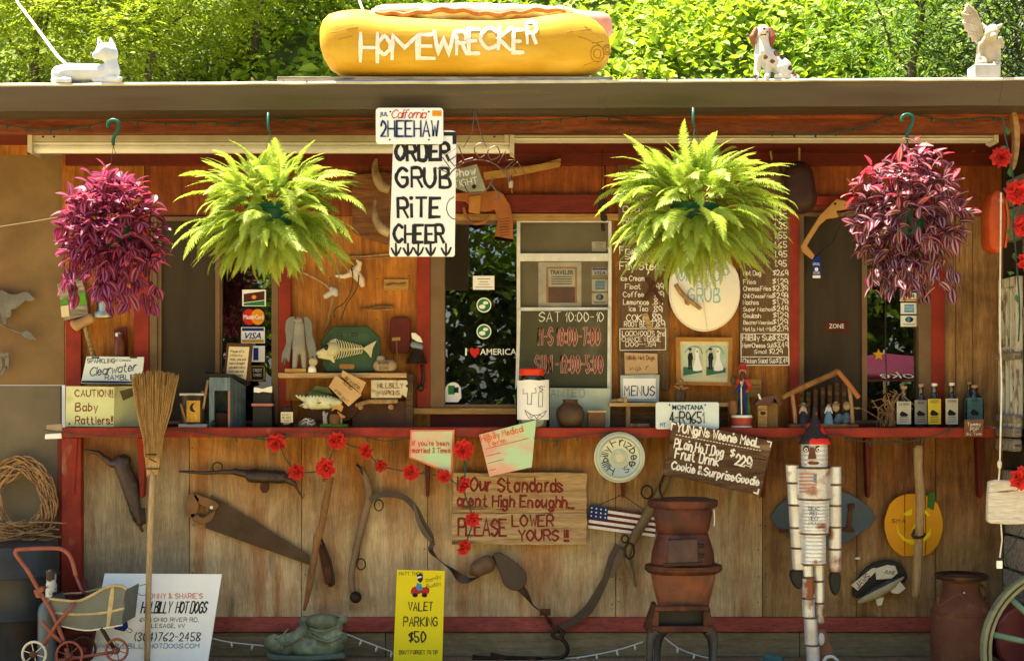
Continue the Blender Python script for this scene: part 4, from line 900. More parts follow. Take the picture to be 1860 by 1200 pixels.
# white hot dogs sign
def leanW(x, y): return -.32 - (y-1040)*.0005
t = sign('address_sign', 'large white sign with the stand address and phone, leaning behind the broom', [(190,1041),(403,1042),(376,1212),(156,1212)], leanW, .008, signw)
m = MB(); write(m, 'ONNY & SHARIE\'S', 272, 1086, 9, 96, 2.4, leanW, jit=.1); m.build('lettering', mat('rust_orange_ink', (.60,.13,.03), bump=0), t)
m = MB(); write(m, 'HILLBILLY  HOT DOGS', 256, 1112, 20, 118, 2.6, leanW, slant=.22, jit=.1, gap=1); write(m, '6951 OHIO RIVER RD,', 254, 1128, 7, 106, 1.9, leanW, jit=.05, slant=.1); write(m, 'LESAGE, WV', 275, 1139, 7, 60, 1.9, leanW, jit=.05, slant=.1)
write(m, '(304)762-2458', 244, 1163, 15, 119, 1.9, leanW, slant=.15, jit=.05); m.build('lettering', ink, t)
m = MB(); write(m, 'WWW.HILLBILLYHOTDOGS.COM', 175, 1176, 8, 186, 2.3, leanW, jit=.05, slant=.15, gap=1.1); m.build('lettering', mat('teal_ink', (.02,.20,.34), bump=0), t)
m = MB(); flat(m, [(224,1064),(229,1075),(249,1088),(228,1091),(219,1082)], leanW); m.build('hat_print', redi, t)
m = MB(); flat(m, [(206,1130),(231,1125),(233,1138),(226,1146),(208,1142)], leanW); m.build('trouser_print', cblue, t)
m = MB()
for P in ([(226,1090),(235,1092),(244,1090),(240,1097),(232,1098),(234,1110),(226,1118)], [(262,1061),(252,1064),(248,1072),(256,1080),(268,1078),(274,1068),(268,1060),(262,1061)], [(228,1143),(236,1148),(240,1143),(232,1140)], [(214,1100),(208,1110),(210,1124)]): ribbon(m, catmull(P, 4), 1.0, leanW, .0012)
m.build('figure_print', ink, t)
# clearwater plate, caution box
t = sign('advert_plate', 'white plate reading Sparkling Clearwater Rambler on top of the caution box', [(157,647),(262,648),(257,697),(147,696)], -.12, .002, mat('white_tin_plate', (.66,.72,.66), (.58,.64,.56), .4, bump=0, spot=((.4,.42,.36), 9, .62, .8)))
m = MB(); write(m, 'SPARKLING', 159, 659, 8, 49, 1.8, -.12, gap=1.6, jit=.1); write(m, 'RAMBLER', 191, 689.5, 9, 62, 2.2, -.12, jit=.05); write(m, 'Clearwater', 163, 683, 15, 84, 1.7, -.12, slant=.3, rot=7, gap=.8, jit=.05)
flat(m, [(148.5,691),(258,692),(257.5,696),(148,695)], -.12, .0013); write(m, 'of Camaro', 208, 656, 4, 30, .8, -.12); m.build('lettering', navy, t)
for x in (174, 243): MB().prism(rect(x-7,648,x+6,650.5), -.1215, .0004).build('slot', ink, t)
t = TH('caution_box', 'pale yellow wooden box marked CAUTION Baby Rattlers, hole in its side', 'box', 160, 775, -.20)
yb = mat('pale_yellow_box_paint', (.62,.66,.33), (.52,.55,.25), .7, sc_=6, bump=.06, spot=((.34,.26,.10), 5, .6, .8))
xa, xb = W(120,0,-.20).x, W(208,0,-.20).x; zb, zt = W(0,775,-.20).z, W(0,701,-.20).z; dp = .15; xd = W(258,0,-.05).x
m = MB(); m.add([(xa,-.20,zb),(xb,-.20,zb),(xd,-.05,zb),(xa+.10,-.045,zb),(xa,-.20,zt),(xb,-.20,zt),(xd,-.05,zt),(xa+.10,-.045,zt)], [(1,2,6,5),(2,3,7,6),(3,0,4,7),(4,5,6,7),(3,2,1,0)]); m.build('body', yb, t)
MB().prism([(120,701),(208,702),(207,775),(119,774)], -.2035, .0035).build('front_panel', yb, t)
d_ = Vector((xd-xb, .15, 0)); nrm = Vector((d_.y, -d_.x, 0)).normalized()
m = MB(); o_ = Vector((xb, -.20, zt)); f_ = lambda u, v: o_ + d_*u + Vector((0,0,(zb-zt)*v)) + nrm*.0012
m.add([f_(.18,.12), f_(.72,.02), f_(.8,.2), f_(.3,.36)], [(0,1,2,3)]); m.build('hole', mat('hole_shadow_brown', (.16,.12,.05), bump=0), t)
m = MB(); write(m, 'CAUTION!!', 137, 720, 12, 67, 1.9, -.2035); write(m, 'Baby', 137, 746, 14, 40, 1.9, -.2035, slant=.05); write(m, 'Rattlers!!', 137, 770, 14, 68, 1.9, -.2035); m.build('lettering', brni, t)
for x in (126, 198): MB().prism(oval(x, 769, 1.8, 1.8, 8), -.2045, .001).build('nail', rustd, t)
# hours chalkboard, wanted board
t = sign('hours_board', 'green chalkboard with opening hours in pink chalk in the serving window', [(944,566),(1105,563),(1104,703),(940,703)], -.032, .008, board_green, 'chalkboard')
MB().prism([(940,562),(946,562),(942,706),(936,706)], -.036, .012).build('frame_strip', aluw, t); MB().prism([(1104,560),(1109,560),(1108,706),(1103,706)], -.036, .012).build('frame_strip', aluw, t)
def outl(m, s_, x, y, h, w, th, Y, col): write(m, s_, x, y, h, w, th, Y, mi=0, jit=.12, gap=1.4)
m = MB(); write(m, 'SAT 10:00-10', 979, 584, 17, 118, 1.5, -.032); m.build('lettering', whitep, t)
for th, mm, of in ((4.4, pinkc, .0010), (2.2, mat('chalk_gap_red', (.20,.055,.03), bump=0), .0026)):
    R.seed(5); m = MB(); write(m, 'M-S 10:00-7:00', 978, 626, 30, 111, th, -.032, jit=.12, gap=2.6, off=of); write(m, 'SUN -12:00-5:00', 973, 676, 30, 121, th, -.032, jit=.12, gap=2.6, off=of); m.build('lettering', mm, t)
R.seed(17)
t = sign('wanted_board', 'greenish white board with faded WANTED lettering behind the brown jar', [(966,704),(1109,705),(1108,776),(966,776)], -.075, .006, signg)
m = MB(); write(m, 'WANTED', 988, 720, 13, 74, 1.8, -.075); write(m, 'in the county', 985, 745, 6, 70, .8, -.075); m.build('lettering', faint, t)
# hillbilly napkins plate, tag cards, diamond cards
t = sign('napkins_sign', 'torn cream plate reading Hillbilly Napkins under the little shelf', [(674,690),(739,690),(741,697),(736,700),(741,705),(738,722),(730,716),(728,722),(674,722)], -.16, .003, mat('chipped_cream_enamel', (.60,.55,.34), (.45,.40,.24), .5, sc_=12, bump=.05, spot=((.20,.10,.05), 14, .58, .66)))
m = MB(); write(m, 'HILLBILLY', 686, 704, 8, 46, 1.7, -.16); write(m, 'NAPKINS', 690, 717, 8, 36, 1.7, -.16); m.build('lettering', brni, t)

t = sign('cardboard_tag', 'tan cardboard tags with burnt lettering hung on the little shelf edge', [(622,672),(665,694),(655,716),(620,682)], -.20, .003, cardm, 'tag')
MB().prism([(610,681),(657,717),(633,738),(597,702)], -.204, .003).build('front_card', cardm, t)
m = MB(); write(m, 'BEAVER', 625, 688, 6, 32, 1.4, -.204, rot=-38); write(m, 'XING', 622, 696, 6, 20, 1.4, -.204, rot=-38); write(m, 'FRI', 607, 711, 5, 13, 1, -.204, rot=-38); write(m, 'SAT', 620, 723, 5, 13, 1, -.204, rot=-38); m.build('lettering', ink, t)
# framed note by outhouse, wedding photo
t = TH('framed_note', 'narrow brown frame with a typed cream note behind the grey outhouse', 'framed note', 430, 690, -.10)
frm = mat('brown_frame', (.10,.035,.02), bump=.05)
MB().prism([(412,622),(459,624),(452,700),(404,700)], -.10, .015).build('frame', frm, t, bevel=.002); MB().prism([(416,629),(453,630),(446,696),(410,690)], -.1012, .001).build('paper', paperc, t)
m = MB()
for k, (s_, w) in enumerate((('Prayer of a',24),('Hillbilly',22),('What you eat',30),('here tonight',28),('you must carry',29),('with you out',28),('no leftovers',26))): write(m, s_, 419-k*.7, 640+k*7.2, 4.2, w, .8, -.1012, jit=.2)
m.build('lettering', brni, t)
t = TH('wedding_photo', 'gold framed pair of old wedding photographs below the toilet seat lid', 'framed photograph', 1279, 703, -.05)
gold = mat('gold_frame', (.42,.21,.05), (.30,.13,.03), .4, .2, sc_=10, bump=.1)
for P in ([(1227,612),(1331,613),(1324,620),(1235,620)],[(1331,613),(1329,701),(1322,695),(1324,620)],[(1329,701),(1229,698),(1237,693),(1322,695)],[(1229,698),(1227,612),(1235,620),(1237,693)]): MB().prism(P, -.055, .02).build('frame_side', gold, t)
MB().prism([(1235,619),(1325,619),(1323,696),(1236,694)], -.045, .004).build('mat_board', paperc, t)
green_ph = mat('faded_photo', (.50,.60,.45), (.34,.46,.34), .5, sc_=10, bump=0)
for x0, x1 in ((1240,1276),(1282,1319)): MB().prism([(x0,626),(x1,627),(x1,686),(x0,684)], -.0462, .001).build('photograph', green_ph, t)
m = MB()
for x in (1254, 1291): flat(m, [(x-3,641),(x+3,640),(x+5,650),(x+3,656),(x+3,671),(x,671),(x-.5,658),(x-1,671),(x-4,671),(x-4,656),(x-5,648)], -.0462, .0012); flat(m, oval(x-.5,634,3.4,2,8), -.0462, .0018)
m.build('groom_print', ink, t); m = MB()
for x in (1266, 1304): flat(m, catmull([(x-3,643),(x-3,636),(x,632),(x+4,637),(x+3,644),(x+4,652),(x+8,664),(x+9,672),(x-7,673),(x-6,662),(x-3,652)],2,True), -.0462, .0014)
m.build('bride_print', paper, t); m = MB()
for x in (1254, 1291): flat(m, oval(x-.5,637,2.4,2.8,8), -.0462, .0016); flat(m, oval(x+12.5,638,2,2.6,8), -.0462, .0019)
m.build('face_print', cardm, t); m = MB()
for x in (1262,1300): ribbon(m, catmull([(x-18,640),(x-10,631),(x,629),(x+9,632),(x+14,642)],3), 1.6, -.0462, .0010)
m.build('arch_print', mat('print_grey_green', (.12,.2,.15), bump=0), t); m = MB()
for x0, x1 in ((1241,1275),(1283,1318)): flat(m, [(x0,666),(x1,668),(x1,676),(x0,682)], -.0462, .0009)
m.build('carpet_print', mat('print_dark_green', (.05,.16,.09), bump=0), t)
t = sign('paper_notice', 'little tan note pinned behind the red-coated figurine', [(1362,688),(1383,689),(1383,722),(1361,721)], -.06, .003, mat('ochre_note', (.34,.19,.05), bump=.05), 'notice')
m = MB(); write(m, 'Please do', 1364, 700, 3, 16, .7, -.06); write(m, 'not touch', 1364, 707, 3, 16, .7, -.06); m.build('lettering', brni, t)
# diners tag on the bow saw
t = sign('key_tag', 'small blue and white card hanging from the bow saw', [(1475,464),(1490,464),(1492,504),(1476,507)], -.06, .002, cblue, 'tag')
m = MB(); printed(m, 'OFFICIAL', 1476, 482, 13, 5, -.06); printed(m, 'VOTER', 1477, 498, 12, 5, -.06); flat(m, rect(1476,500,1490,505), -.06); flat(m, oval(1483,489,3.5,3.5,10), -.06); m.build('lettering', cwht, t)
# white weathered plank hung at the corner
t = TH('blank_plank', 'peeling white plank hung on a cord from the corner of the stand', 'plank', 1840, 952, -.9)
pw = mat('peeling_white_plank', (.66,.62,.50), (.46,.42,.32), .85, sc_=4, st=HZ, spot=((.14,.10,.06), 4, .60, .68, (1,9,9)), bump=.5)
P = [(1797,874),(1810,871),(1850,873),(1900,872),(1960,876),(1962,947),(1900,950),(1830,952),(1800,950),(1794,946),(1795,905)]
MB().prism(P, -.9, .03).build('board', pw, t, bevel=.004)
t2 = TH('pull_cord', 'white pull cord with a small bead hanging past the old sash', 'cord', 1817, 1030, -.9)
MB().ptube([(1818,350),(1817,460),(1816,600),(1819,700),(1816,838)], 1.5, -.905, n=6, sm=3).build('cord', rope, t2)
MB().ptube([(1816,848),(1814,872)], 1.5, -.905, n=6).build('cord_end', rope, t2)
m = MB(); m.plathe(1815.5, -.905, [(1,835),(3.5,838),(4.2,843),(3,849),(1,851)], 12); m.build('bead', rope, t2, smooth=True)
MB().ptube([(1818,951),(1820,980),(1816,1012)], 1.3, -.9, n=6).build('lower_cord', rope, t2); MB().pbox(1811, 1018, 1821, 1032, -.905, .012).build('plug', enamw, t2, bevel=.001)
# ================================================================== on the roof
def near(c, pts):  # nearest pixel-disc test: pts of (px,py,r)
    x, y = topx(c); return any((x-a)**2 + (y-b)**2 < r*r for a, b, r in pts)
whst = mat('white_painted_plaster', (.56,.60,.62), (.42,.46,.48), .7, sc_=9, bump=.1, spot=((.35,.37,.38), 12, .62, .8))
Yr = -.80
B = MB(); Yc = -.86
for a in (((110,136),(128,132),17,17),((128,132),(160,132),17,16),((160,132),(190,133),16,16),((190,138),(205,130,-.01),13,13),((204,128,-.01),(200,100,-.01),14,10),((198,98,-.012),(190,94,-.02),17,16.5),((182,98,-.035),(174,101,-.04),10,7),((184,86),(179,70),7.5,2.2),((204,86),(201,70),7.5,2.2),
          ((172,146,-.02),(216,147,-.03),5,5.5),((196,142,-.03),(218,144,-.05),5,5),((104,146,-.03),(126,146,-.04),5.5,5),((100,140,.0),(96,147,-.02),6,4),((112,138,-.01),(122,146,-.03),14,6),((98,148,0),(150,149,.03),3.5,3)): B.cap(*a, Yc)
t = TH('cat_statue', 'white plaster cat lying on the roof edge, head raised', 'statue', 150, 151, Yc); sculpt(B, 'body', whst, t, .0045, 2)
def decal(root, name, m_, P, r_, Y, mb_=None):
    m = MB()
    for x, y, dy in P: m.ell(W(x, y, Y+dy), r_*S(Y), 8, 6)
    return m.build(name, m_, root, smooth=True)
for x, y in ((181,91),(192,93)): decal(t, 'eye', mat('grey_eye', (.12,.12,.12), bump=0), [(x,y,-.030)], 1.6, Yc)
MB().cap((181.5,80,-.015),(180,71,-.012),2.2,.8, Yc).build('inner_ear', mat('grey_ear', (.3,.3,.3), bump=0), t, smooth=True)
# hot dog
t = TH('hot_dog_sculpture', 'giant carved hot dog lettered HOMEWRECKER on a plank on the roof', 'sculpture', 846, 141, -.80)
bunm = mat('yellow_ochre_bun_paint', (.56,.33,.022), (.46,.25,.014), .62, sc_=3, st=(1,3,4), spot=((.34,.17,.02), 3, .56, .85, (1,5,7)), spot2=((.66,.45,.09), 2, .58, .8, (1,3,3)), bump=.2)
def loaf(rings, Yc, dep, n=28, e=.8, nose=None):
    m = MB(); s = S(Yc); V_ = []
    for x, yt, yb, k in rings:
        c = W(x, (yt+yb)/2, Yc); hz = (yb-yt)/2*s
        for i in range(n):
            a = 2*math.pi*i/n; ca, sa = math.cos(a), math.sin(a)
            V_.append(c + Vector((0, -math.copysign(abs(ca)**e, ca)*dep*k, math.copysign(abs(sa)**e, sa)*hz)))
    R_ = len(rings); m.add(V_, [(i*n+k, (i+1)*n+k, (i+1)*n+(k+1) % n, i*n+(k+1) % n) for i in range(R_-1) for k in range(n)] + [tuple(range(n)), tuple(reversed([(R_-1)*n+k for k in range(n)]))]); return m
rg = [(583,68,78,.15),(584,52,92,.45),(589,40,108,.7),(600,29,126,.9),(618,24,137,1),(645,22,140,1),(672,27,140.5,1),(700,33,141,1),(760,37,141,1),(830,40,141,1),(900,41,141,1),(960,37,141,1),(1000,31,141,1),(1030,27,141,1),(1058,30,139,.97),(1080,40,134,.9),(1096,55,124,.75),(1105,72,110,.5),(1108,84,98,.2)]
bun = loaf(rg, -.80, .125); bo = bun.build('bun', bunm, t, smooth=50)
bvh = BVHTree.FromPolygons(bun.v, [tuple(f) for f in bun.f]); CAMP = Vector((0,-DIST,HGT))
def bunY(px, py):
    d = (W(px, py, 0) - CAMP).normalized(); h = bvh.ray_cast(CAMP, d); return (h[0].y if h[0] is not None else -.9)
m = MB(); gx = 0
# each letter: (char, left x, baseline y, height, width)
for ch, x, y, h, w in (('H',655,113,52,30),('O',688,100,34,21),('M',713,108,42,44),('E',762,106,42,28),('W',788,99,42,36),('R',829,99,42,18),('E',851,97,44,19),('C',874,89,38,28),('K',907,91,42,22),('E',933,96,42,17),('R',957,79,38,17)):
    g = glyph(ch); tot = max(p[0] for q in g for p in q)
    for P_ in g:
        Q = [(x + gx_*w/tot + R.uniform(-1,1) + (8-gy)*.4*(-1 if ch in 'K' else 0), y - (gy-2)*h/6 + R.uniform(-1,1)) for gx_, gy in P_]
        Q2 = []
        for a, b_ in zip(Q[:-1], Q[1:]):
            for k in range(3): Q2.append((a[0]+(b_[0]-a[0])*k/3, a[1]+(b_[1]-a[1])*k/3))
        Q2.append(Q[-1]); _off[0] += 1; ribbon(m, Q2, 7.0, lambda a, b_: bunY(a, b_), .003 + (_off[0] % 9)*.0002)
m.build('lettering', whitep, t)
back = loaf([(r_[0]+6 if r_[0] < 800 else r_[0]-8, r_[1]-2 if r_[0] < 660 or r_[0] > 1020 else 22, r_[2], r_[3]) for r_ in rg], -.62, .11); back.build('back_bun', bunm, t, smooth=50)
saus = mat('pink_sausage_paint', (.66,.33,.24), (.54,.20,.13), .45, sc_=6, bump=.08); chil = mat('brown_chili_paint', (.42,.19,.07), (.28,.10,.03), .6, sc_=25, bump=.4); slaw = mat('cream_topping_paint', (.80,.78,.62), (.70,.66,.46), .6, sc_=14, bump=.3)
loaf([(678,20,30,.4),(684,14,40,.8),(700,11,48,1),(860,8,50,1),(1000,14,56,1),(1060,22,70,1),(1090,24,74,1),(1104,28,71,.85),(1111,38,62,.5),(1112,46,54,.2)], -.70, .075).build('sausage', saus, t, smooth=50)
m = MB(); P_ = []
tp = loaf([(676+ k*9.1, 16-8*math.sin(k/40*3.1)+1.6*math.sin(k*1.3), 32+8*math.sin(k/40*3.1)+3.5*math.sin(k*.55+1)+1.5*math.sin(k*1.9), (.3 if k in (0,40) else 1)*(1+.08*math.sin(k*1.7))) for k in range(41)], -.745, .06, 20, 1); tp.build('topping', slaw, t, smooth=70)
m = MB(); m.ptube([(682+k*7.5, 22+4*math.sin(k*.27)+2*math.sin(k*1.1), -.005*math.sin(k*.9)) for k in range(47)], [3,5,4,6,4,5,3,5,2], -.806, n=8); m.build('chili_streak', chil, t, smooth=True)
for cx, cy, r_ in ((1085,98,15),(1103,91,9)):
    for q in (1, .55):
        m = MB(); P_ = [(cx + r_*q*.8*math.cos(2*math.pi*k/20), cy + r_*q*math.sin(2*math.pi*k/20)) for k in range(20)]
        m.tube([W(x, y, lambda a, b_: bunY(a, b_) - .0005) for x, y in P_], .0022, 5, closed=True); m.build('carved_ring', mat('carved_brown', (.34,.17,.03), bump=0), t, smooth=True)
m = MB()
for x0, y0, x1, y1 in ((1062,48,1094,70),(1030,58,1074,52),(1050,66,1090,82),(1075,80,1100,74),(600,60,650,48),(608,74,640,66),(1060,120,1098,104)):
    m.tube([W(x0+(x1-x0)*k/6, y0+(y1-y0)*k/6+R.uniform(-1,1), lambda a, b_: bunY(a, b_) - .0002) for k in range(7)], .0016, 4)
m.build('carved_crease', mat('carved_brown2', (.34,.17,.03), bump=0), t)
t = TH('roof_plank', 'thin grey plank under the giant hot dog', 'plank', 800, 148, -.85)
a = W(505, 149, -.86); b_ = W(1113, 141.5, -.86); MB().box(a.x, b_.x, -.885, -.62, a.z-.003, b_.z).build('board', greyw, t, bevel=.002)
# dog
dogw = mat('white_dog_paint', (.58,.56,.50), (.44,.42,.36), .5, sc_=14, bump=.15); dogb = mat('brown_dog_paint', (.22,.07,.03), (.12,.035,.018), .5, sc_=20, bump=.15); dogk = mat('dark_dog_paint', (.05,.035,.03), bump=.1)
t = TH('dog_statue', 'brown and white spaniel statue sitting on the roof edge looking up', 'statue', 1400, 143, -.85); Yd = -.85
B = MB()
for a in (((1385,66),(1386,57),13,12),((1385,60,-.04),(1388,54,-.055),7,5),((1385,70),(1386,100),12,16),((1386,98),(1400,115),17,16),((1378,104,-.02),(1375,137,-.02),7.5,5.5),((1375,138,-.03),(1372,140,-.045),5.5,4.5),((1395,104,-.02),(1394,137,-.02),8,6),((1394,138,-.03),(1392,140,-.045),6,5),
          ((1400,104),(1422,124),15,17),((1420,124,-.02),(1424,134,-.03),13,9),((1410,139,-.04),(1440,140,-.03),4.5,5),((1432,130),(1450,141),6,3.5)): B.cap(*a, Yd)
sculpt(B, 'body', [dogw, dogb, dogk], t, .0045, 2, lambda c: 1 if near(c, [(1411,97,6),(1403,112,4),(1443,134,5),(1390,104,4)]) else (2 if near(c, [(1421,103,5),(1436,124,5),(1372,138,3.5)]) else 0))
for P_ in (((1373,53),(1367,68),(1368,79),4,6.5,5),((1400,53),(1404,68),(1401,80),4,6.5,5)):
    B = MB(); B.cap(P_[0]+(-.01,), P_[1]+(-.015,), P_[3], P_[4], Yd); B.cap(P_[1]+(-.015,), P_[2]+(-.01,), P_[4], P_[5], Yd); sculpt(B, 'ear', dogb, t, .004, 1)
MB().pell(1388, 52, Yd-.067, 2.6, 2.2).build('nose', dogk, t, smooth=True)
for x in (1380, 1394): MB().pell(x, 58, Yd-.027, 2, 1.6).build('eye', dogk, t, smooth=True)
MB().cap((1382,64,-.05),(1391,63,-.05),1.2,1.2, Yd).build('mouth', dogk, t, smooth=True)
MB().cap((1385,48,0),(1388,52,-.01),6,5, Yd).build('brow_patch', dogb, t, smooth=True) if False else None
# gargoyle
gar = mat('yellowed_plaster', (.48,.43,.31), (.32,.27,.18), .7, sc_=10, bump=.2, spot=((.30,.25,.17), 9, .6, .8)); Yg = -.85
t = TH('gargoyle_statue', 'pale winged gargoyle crouching on a square block at the roof corner', 'statue', 1794, 140, Yg)
MB().pbox(1770, 116, 1818, 140.5, Yg-.04, .10).build('plinth', stone, t, bevel=.004)
B = MB()
for a in (((1795,106,.02),(1797,80,.01),15,13),((1781,80),(1778,100),6,5.5),((1778,100),(1777,112,-.01),5.5,5),((1774,115,-.02),(1784,115,-.025),3.5,3.5),((1811,80),(1813,100),6,5.5),((1813,100),(1812,112,-.01),5.5,5),((1806,115,-.02),(1816,115,-.025),3.5,3.5),
          ((1797,72),(1801,62,-.02),10,11),((1801,60,-.03),(1803,54,-.02),12,10),((1804,65,-.045),(1805,66,-.06),7,5),((1790,52),(1784,42),5,1.2),((1812,50),(1822,43),5,1.2),((1788,74),(1781,84),7,6),((1806,76),(1813,84),7,6),((1817,70,.02),(1820,84,.03),4,4),((1785,108,.0),(1790,114,-.02),8,4)): B.cap(*a, Yg)
sculpt(B, 'body', gar, t, .004, 1, rough=.002)
wing = [(1755,6),(1761,9),(1768,16),(1776,27),(1782,40),(1786,55),(1787,70),(1783,82),(1776,80),(1772,74),(1767,76),(1765,66),(1759,67),(1759,57),(1752,55),(1754,46),(1748,42),(1752,33),(1747,24),(1753,18)]
MB().prism(wing, Yg+.005, .014).build('wing', gar, t, bevel=.003)
m = MB()
for P_ in ([(1756,10),(1766,26),(1774,48),(1780,72)],[(1774,48),(1762,44),(1750,42)],[(1778,62),(1768,60),(1759,58)],[(1766,26),(1758,28),(1750,26)],[(1757,8),(1771,20),(1780,40),(1785,62)]): m.ptube(P_, 1.6, Yg+.004, n=6, sm=3)
m.build('wing_rib', gar, t, smooth=True)
MB().prism([(1818,66),(1823,72),(1821,86),(1816,84)], Yg+.03, .012).build('folded_wing', gar, t, bevel=.002)
# guy ropes
t = TH('guy_rope', 'thick white rope slanting down to the roof behind the cat statue', 'rope', 125, 120, -.4)
MB().tube([W(20,-20,1.2), W(34,8,1.0), W(60,42,.7), W(82,72,.3), W(105,103,-.2), W(132,128,-.55)], .008, 8).build('rope_strand', rope, t, smooth=True)
t = TH('rope_end', 'frayed white cord hanging above the left end of the giant hot dog bun'.replace('left end', 'blunt end'), 'cord', 656, 28, -.55)
MB().tube([W(645,-20,.4), W(655,8,-.1), W(662,26,-.5)], .006, 6).build('cord', rope, t)
# ================================================================== things on the serving counter (z of the shelf = py 776)
cork = mat('cork', (.42,.25,.11), bump=.1); dgl = mat('dark_bottle_glass', (.012,.010,.014), (.02,.014,.01), .08, bump=0, spec=.8)
lab_c = mat('bottle_label_cream', (.60,.56,.40), bump=0); lab_y = mat('bottle_label_yellow', (.66,.50,.04), bump=0); lab_g = mat('bottle_label_grey', (.30,.28,.22), bump=0); lab_b = mat('bottle_label_teal', (.07,.17,.17), (.04,.10,.11), bump=0)
def zt(): return HGT + (HY-776)*S(-.25)
def base_py(Y): return HY - (zt()-HGT)/S(Y)
def bottle(lab, x0, x1, ytop, lm, words_, Y=-.10, shoulder=.30, flatk=.6, neck=.17, lab_top=.42, bg_=None):
    by = base_py(Y); cx = (x0+x1)/2; hw = (x1-x0)/2; H_ = by-ytop; t = TH('glass_bottle', lab, 'bottle', cx, by, Y, 'corked bottles at the end of the counter')
    p = [(hw*.93, by),(hw, by-3),(hw, by-H_*(1-shoulder)+2),(hw*.85, by-H_*(1-shoulder)-3),(hw*.4, by-H_*(1-shoulder)-9),(hw*neck*2, by-H_*(1-shoulder)-14),(hw*neck*1.9, ytop+6),(hw*neck*2.4, ytop+5),(hw*neck*2.4, ytop+3)]
    m = MB(); m.plathe(cx, Y, p, 20, sy=flatk); m.build('body', dgl, t, smooth=40)
    m = MB(); m.plathe(cx, Y, [(hw*neck*2.3, ytop+3),(hw*neck*2.3, ytop-2)], 12); m.build('cork', bg_ or cork, t, smooth=40)
    yl0 = ytop + H_*lab_top; yl1 = by-5; Yl = Y - hw*S(Y)*flatk - .0012
    MB().prism([(cx-hw*.86, yl0),(cx+hw*.86, yl0),(cx+hw*.86, yl1),(cx-hw*.86, yl1)], Yl, .004).build('label', lm, t)
    m = MB()
    n = len(words_)
    for k, (w_, f) in enumerate(words_): printed(m, w_, cx-hw*.7*f, yl0+7+k*9, hw*1.4*f, 5, Yl, .0008)
    if lm is not lab_b:
        for k in range(3): flat(m, rect(cx-hw*.55, yl1-5-4*k, cx+hw*.55, yl1-4-4*k), Yl, .0006)
    flat(m, [(cx-8, yl0+ (yl1-yl0)*.55),(cx-4, yl0+(yl1-yl0)*.42),(cx+3, yl0+(yl1-yl0)*.5),(cx+8, yl0+(yl1-yl0)*.58),(cx+5, yl0+(yl1-yl0)*.66),(cx-6, yl0+(yl1-yl0)*.66)], Yl, .0006)
    m.build('lettering', cblk, t); return t
bottle('short square bottle with cream Old Croak label, first of the row', 1627, 1657, 703, lab_c, [('OLD CROAK', .95)], shoulder=.45, lab_top=.36)
bottle('bottle with sloping shoulders and grey label beside the cream-labelled one', 1660, 1686, 699, lab_g, [('BEAR', .6)], shoulder=.42, lab_top=.36)
bottle('bottle with bright yellow-bottomed label in the middle of the row', 1684, 1711, 698, lab_y, [('GRIZZLY', .9)], Y=-.13, shoulder=.40, lab_top=.34, bg_=enamw)
bottle('bottle with narrow cream emblem label next to the yellow one', 1716, 1742, 697, lab_c, [('MOONSHINE', .9)], Y=-.12, shoulder=.40, lab_top=.34, bg_=enamw)
bottle('square bottle with dark teal label above the small brown card', 1755, 1787, 701, lab_b, [('RIVER', .5)], Y=-.12, shoulder=.32, lab_top=.28)
bottle('dark bottle half hidden behind the teal-labelled one', 1750, 1772, 695, lab_b, [], Y=-.05, shoulder=.35)
# tin man, later; tips jar
t = TH('tips_jar', 'big glass jar with red lid and a TIPS drawing taped on it', 'jar', 968, 779, -.17); Yj = -.17
MB().plathe(968, Yj, [(27,779),(30,775),(31,760),(31,706),(27,692),(22,686),(21,682)], 24).build('jar_body', jarg, t, smooth=40)
MB().plathe(966, Yj, [(22,682),(22.5,681),(22.5,671),(21,669.5),(20,669)], 24).build('lid', mat('red_plastic_lid', (.70,.04,.01), bump=0, rough=.35), t, smooth=40)
MB().plathe(968, Yj, [(24,777),(26,772),(26,760)], 20).build('coins', mat('coins_and_notes', (.34,.34,.30), (.2,.16,.1), .5, sc_=40, bump=.5), t)
m = MB(); rr_ = 31.8*S(Yj); c = W(968, 725, Yj); nn_ = 12; y0_, y1_ = W(0,690,Yj-.08).z, W(0,762,Yj-.08).z
vs_ = []
for k in range(nn_+1):
    a = -1.12 + 2.24*k/nn_; vs_ += [(c.x+rr_*math.sin(a), c.y-rr_*math.cos(a), y0_ - .002*math.sin(k)), (c.x+rr_*math.sin(a), c.y-rr_*math.cos(a), y1_)]
m.add(vs_, [(2*k, 2*k+1, 2*k+3, 2*k+2) for k in range(nn_)]); m.build('paper', paper, t, smooth=True)
m = MB(); Yp = lambda x, y: Yj - math.sqrt(max(0, (32.1*S(Yj))**2 - ((x-968)*S(Yj))**2))
for P_ in ([(950,707),(973,705),(974,713),(966,714),(965,734),(958,734),(958,714),(950,715),(950,707)], [(979,712),(986,712),(985,738),(978,738),(979,712)], catmull([(953,744),(960,758),(972,762),(985,757),(993,745)],4), catmull([(953,744),(962,751),(972,754),(983,751),(993,745)],4), [(962,752),(965,758),(970,754),(975,760),(980,753),(985,756)]): ribbon(m, P_, .9, Yp, .001)
write(m, "'S'", 977, 710, 9, 12, 1.2, Yp); m.build('drawing', ink, t)
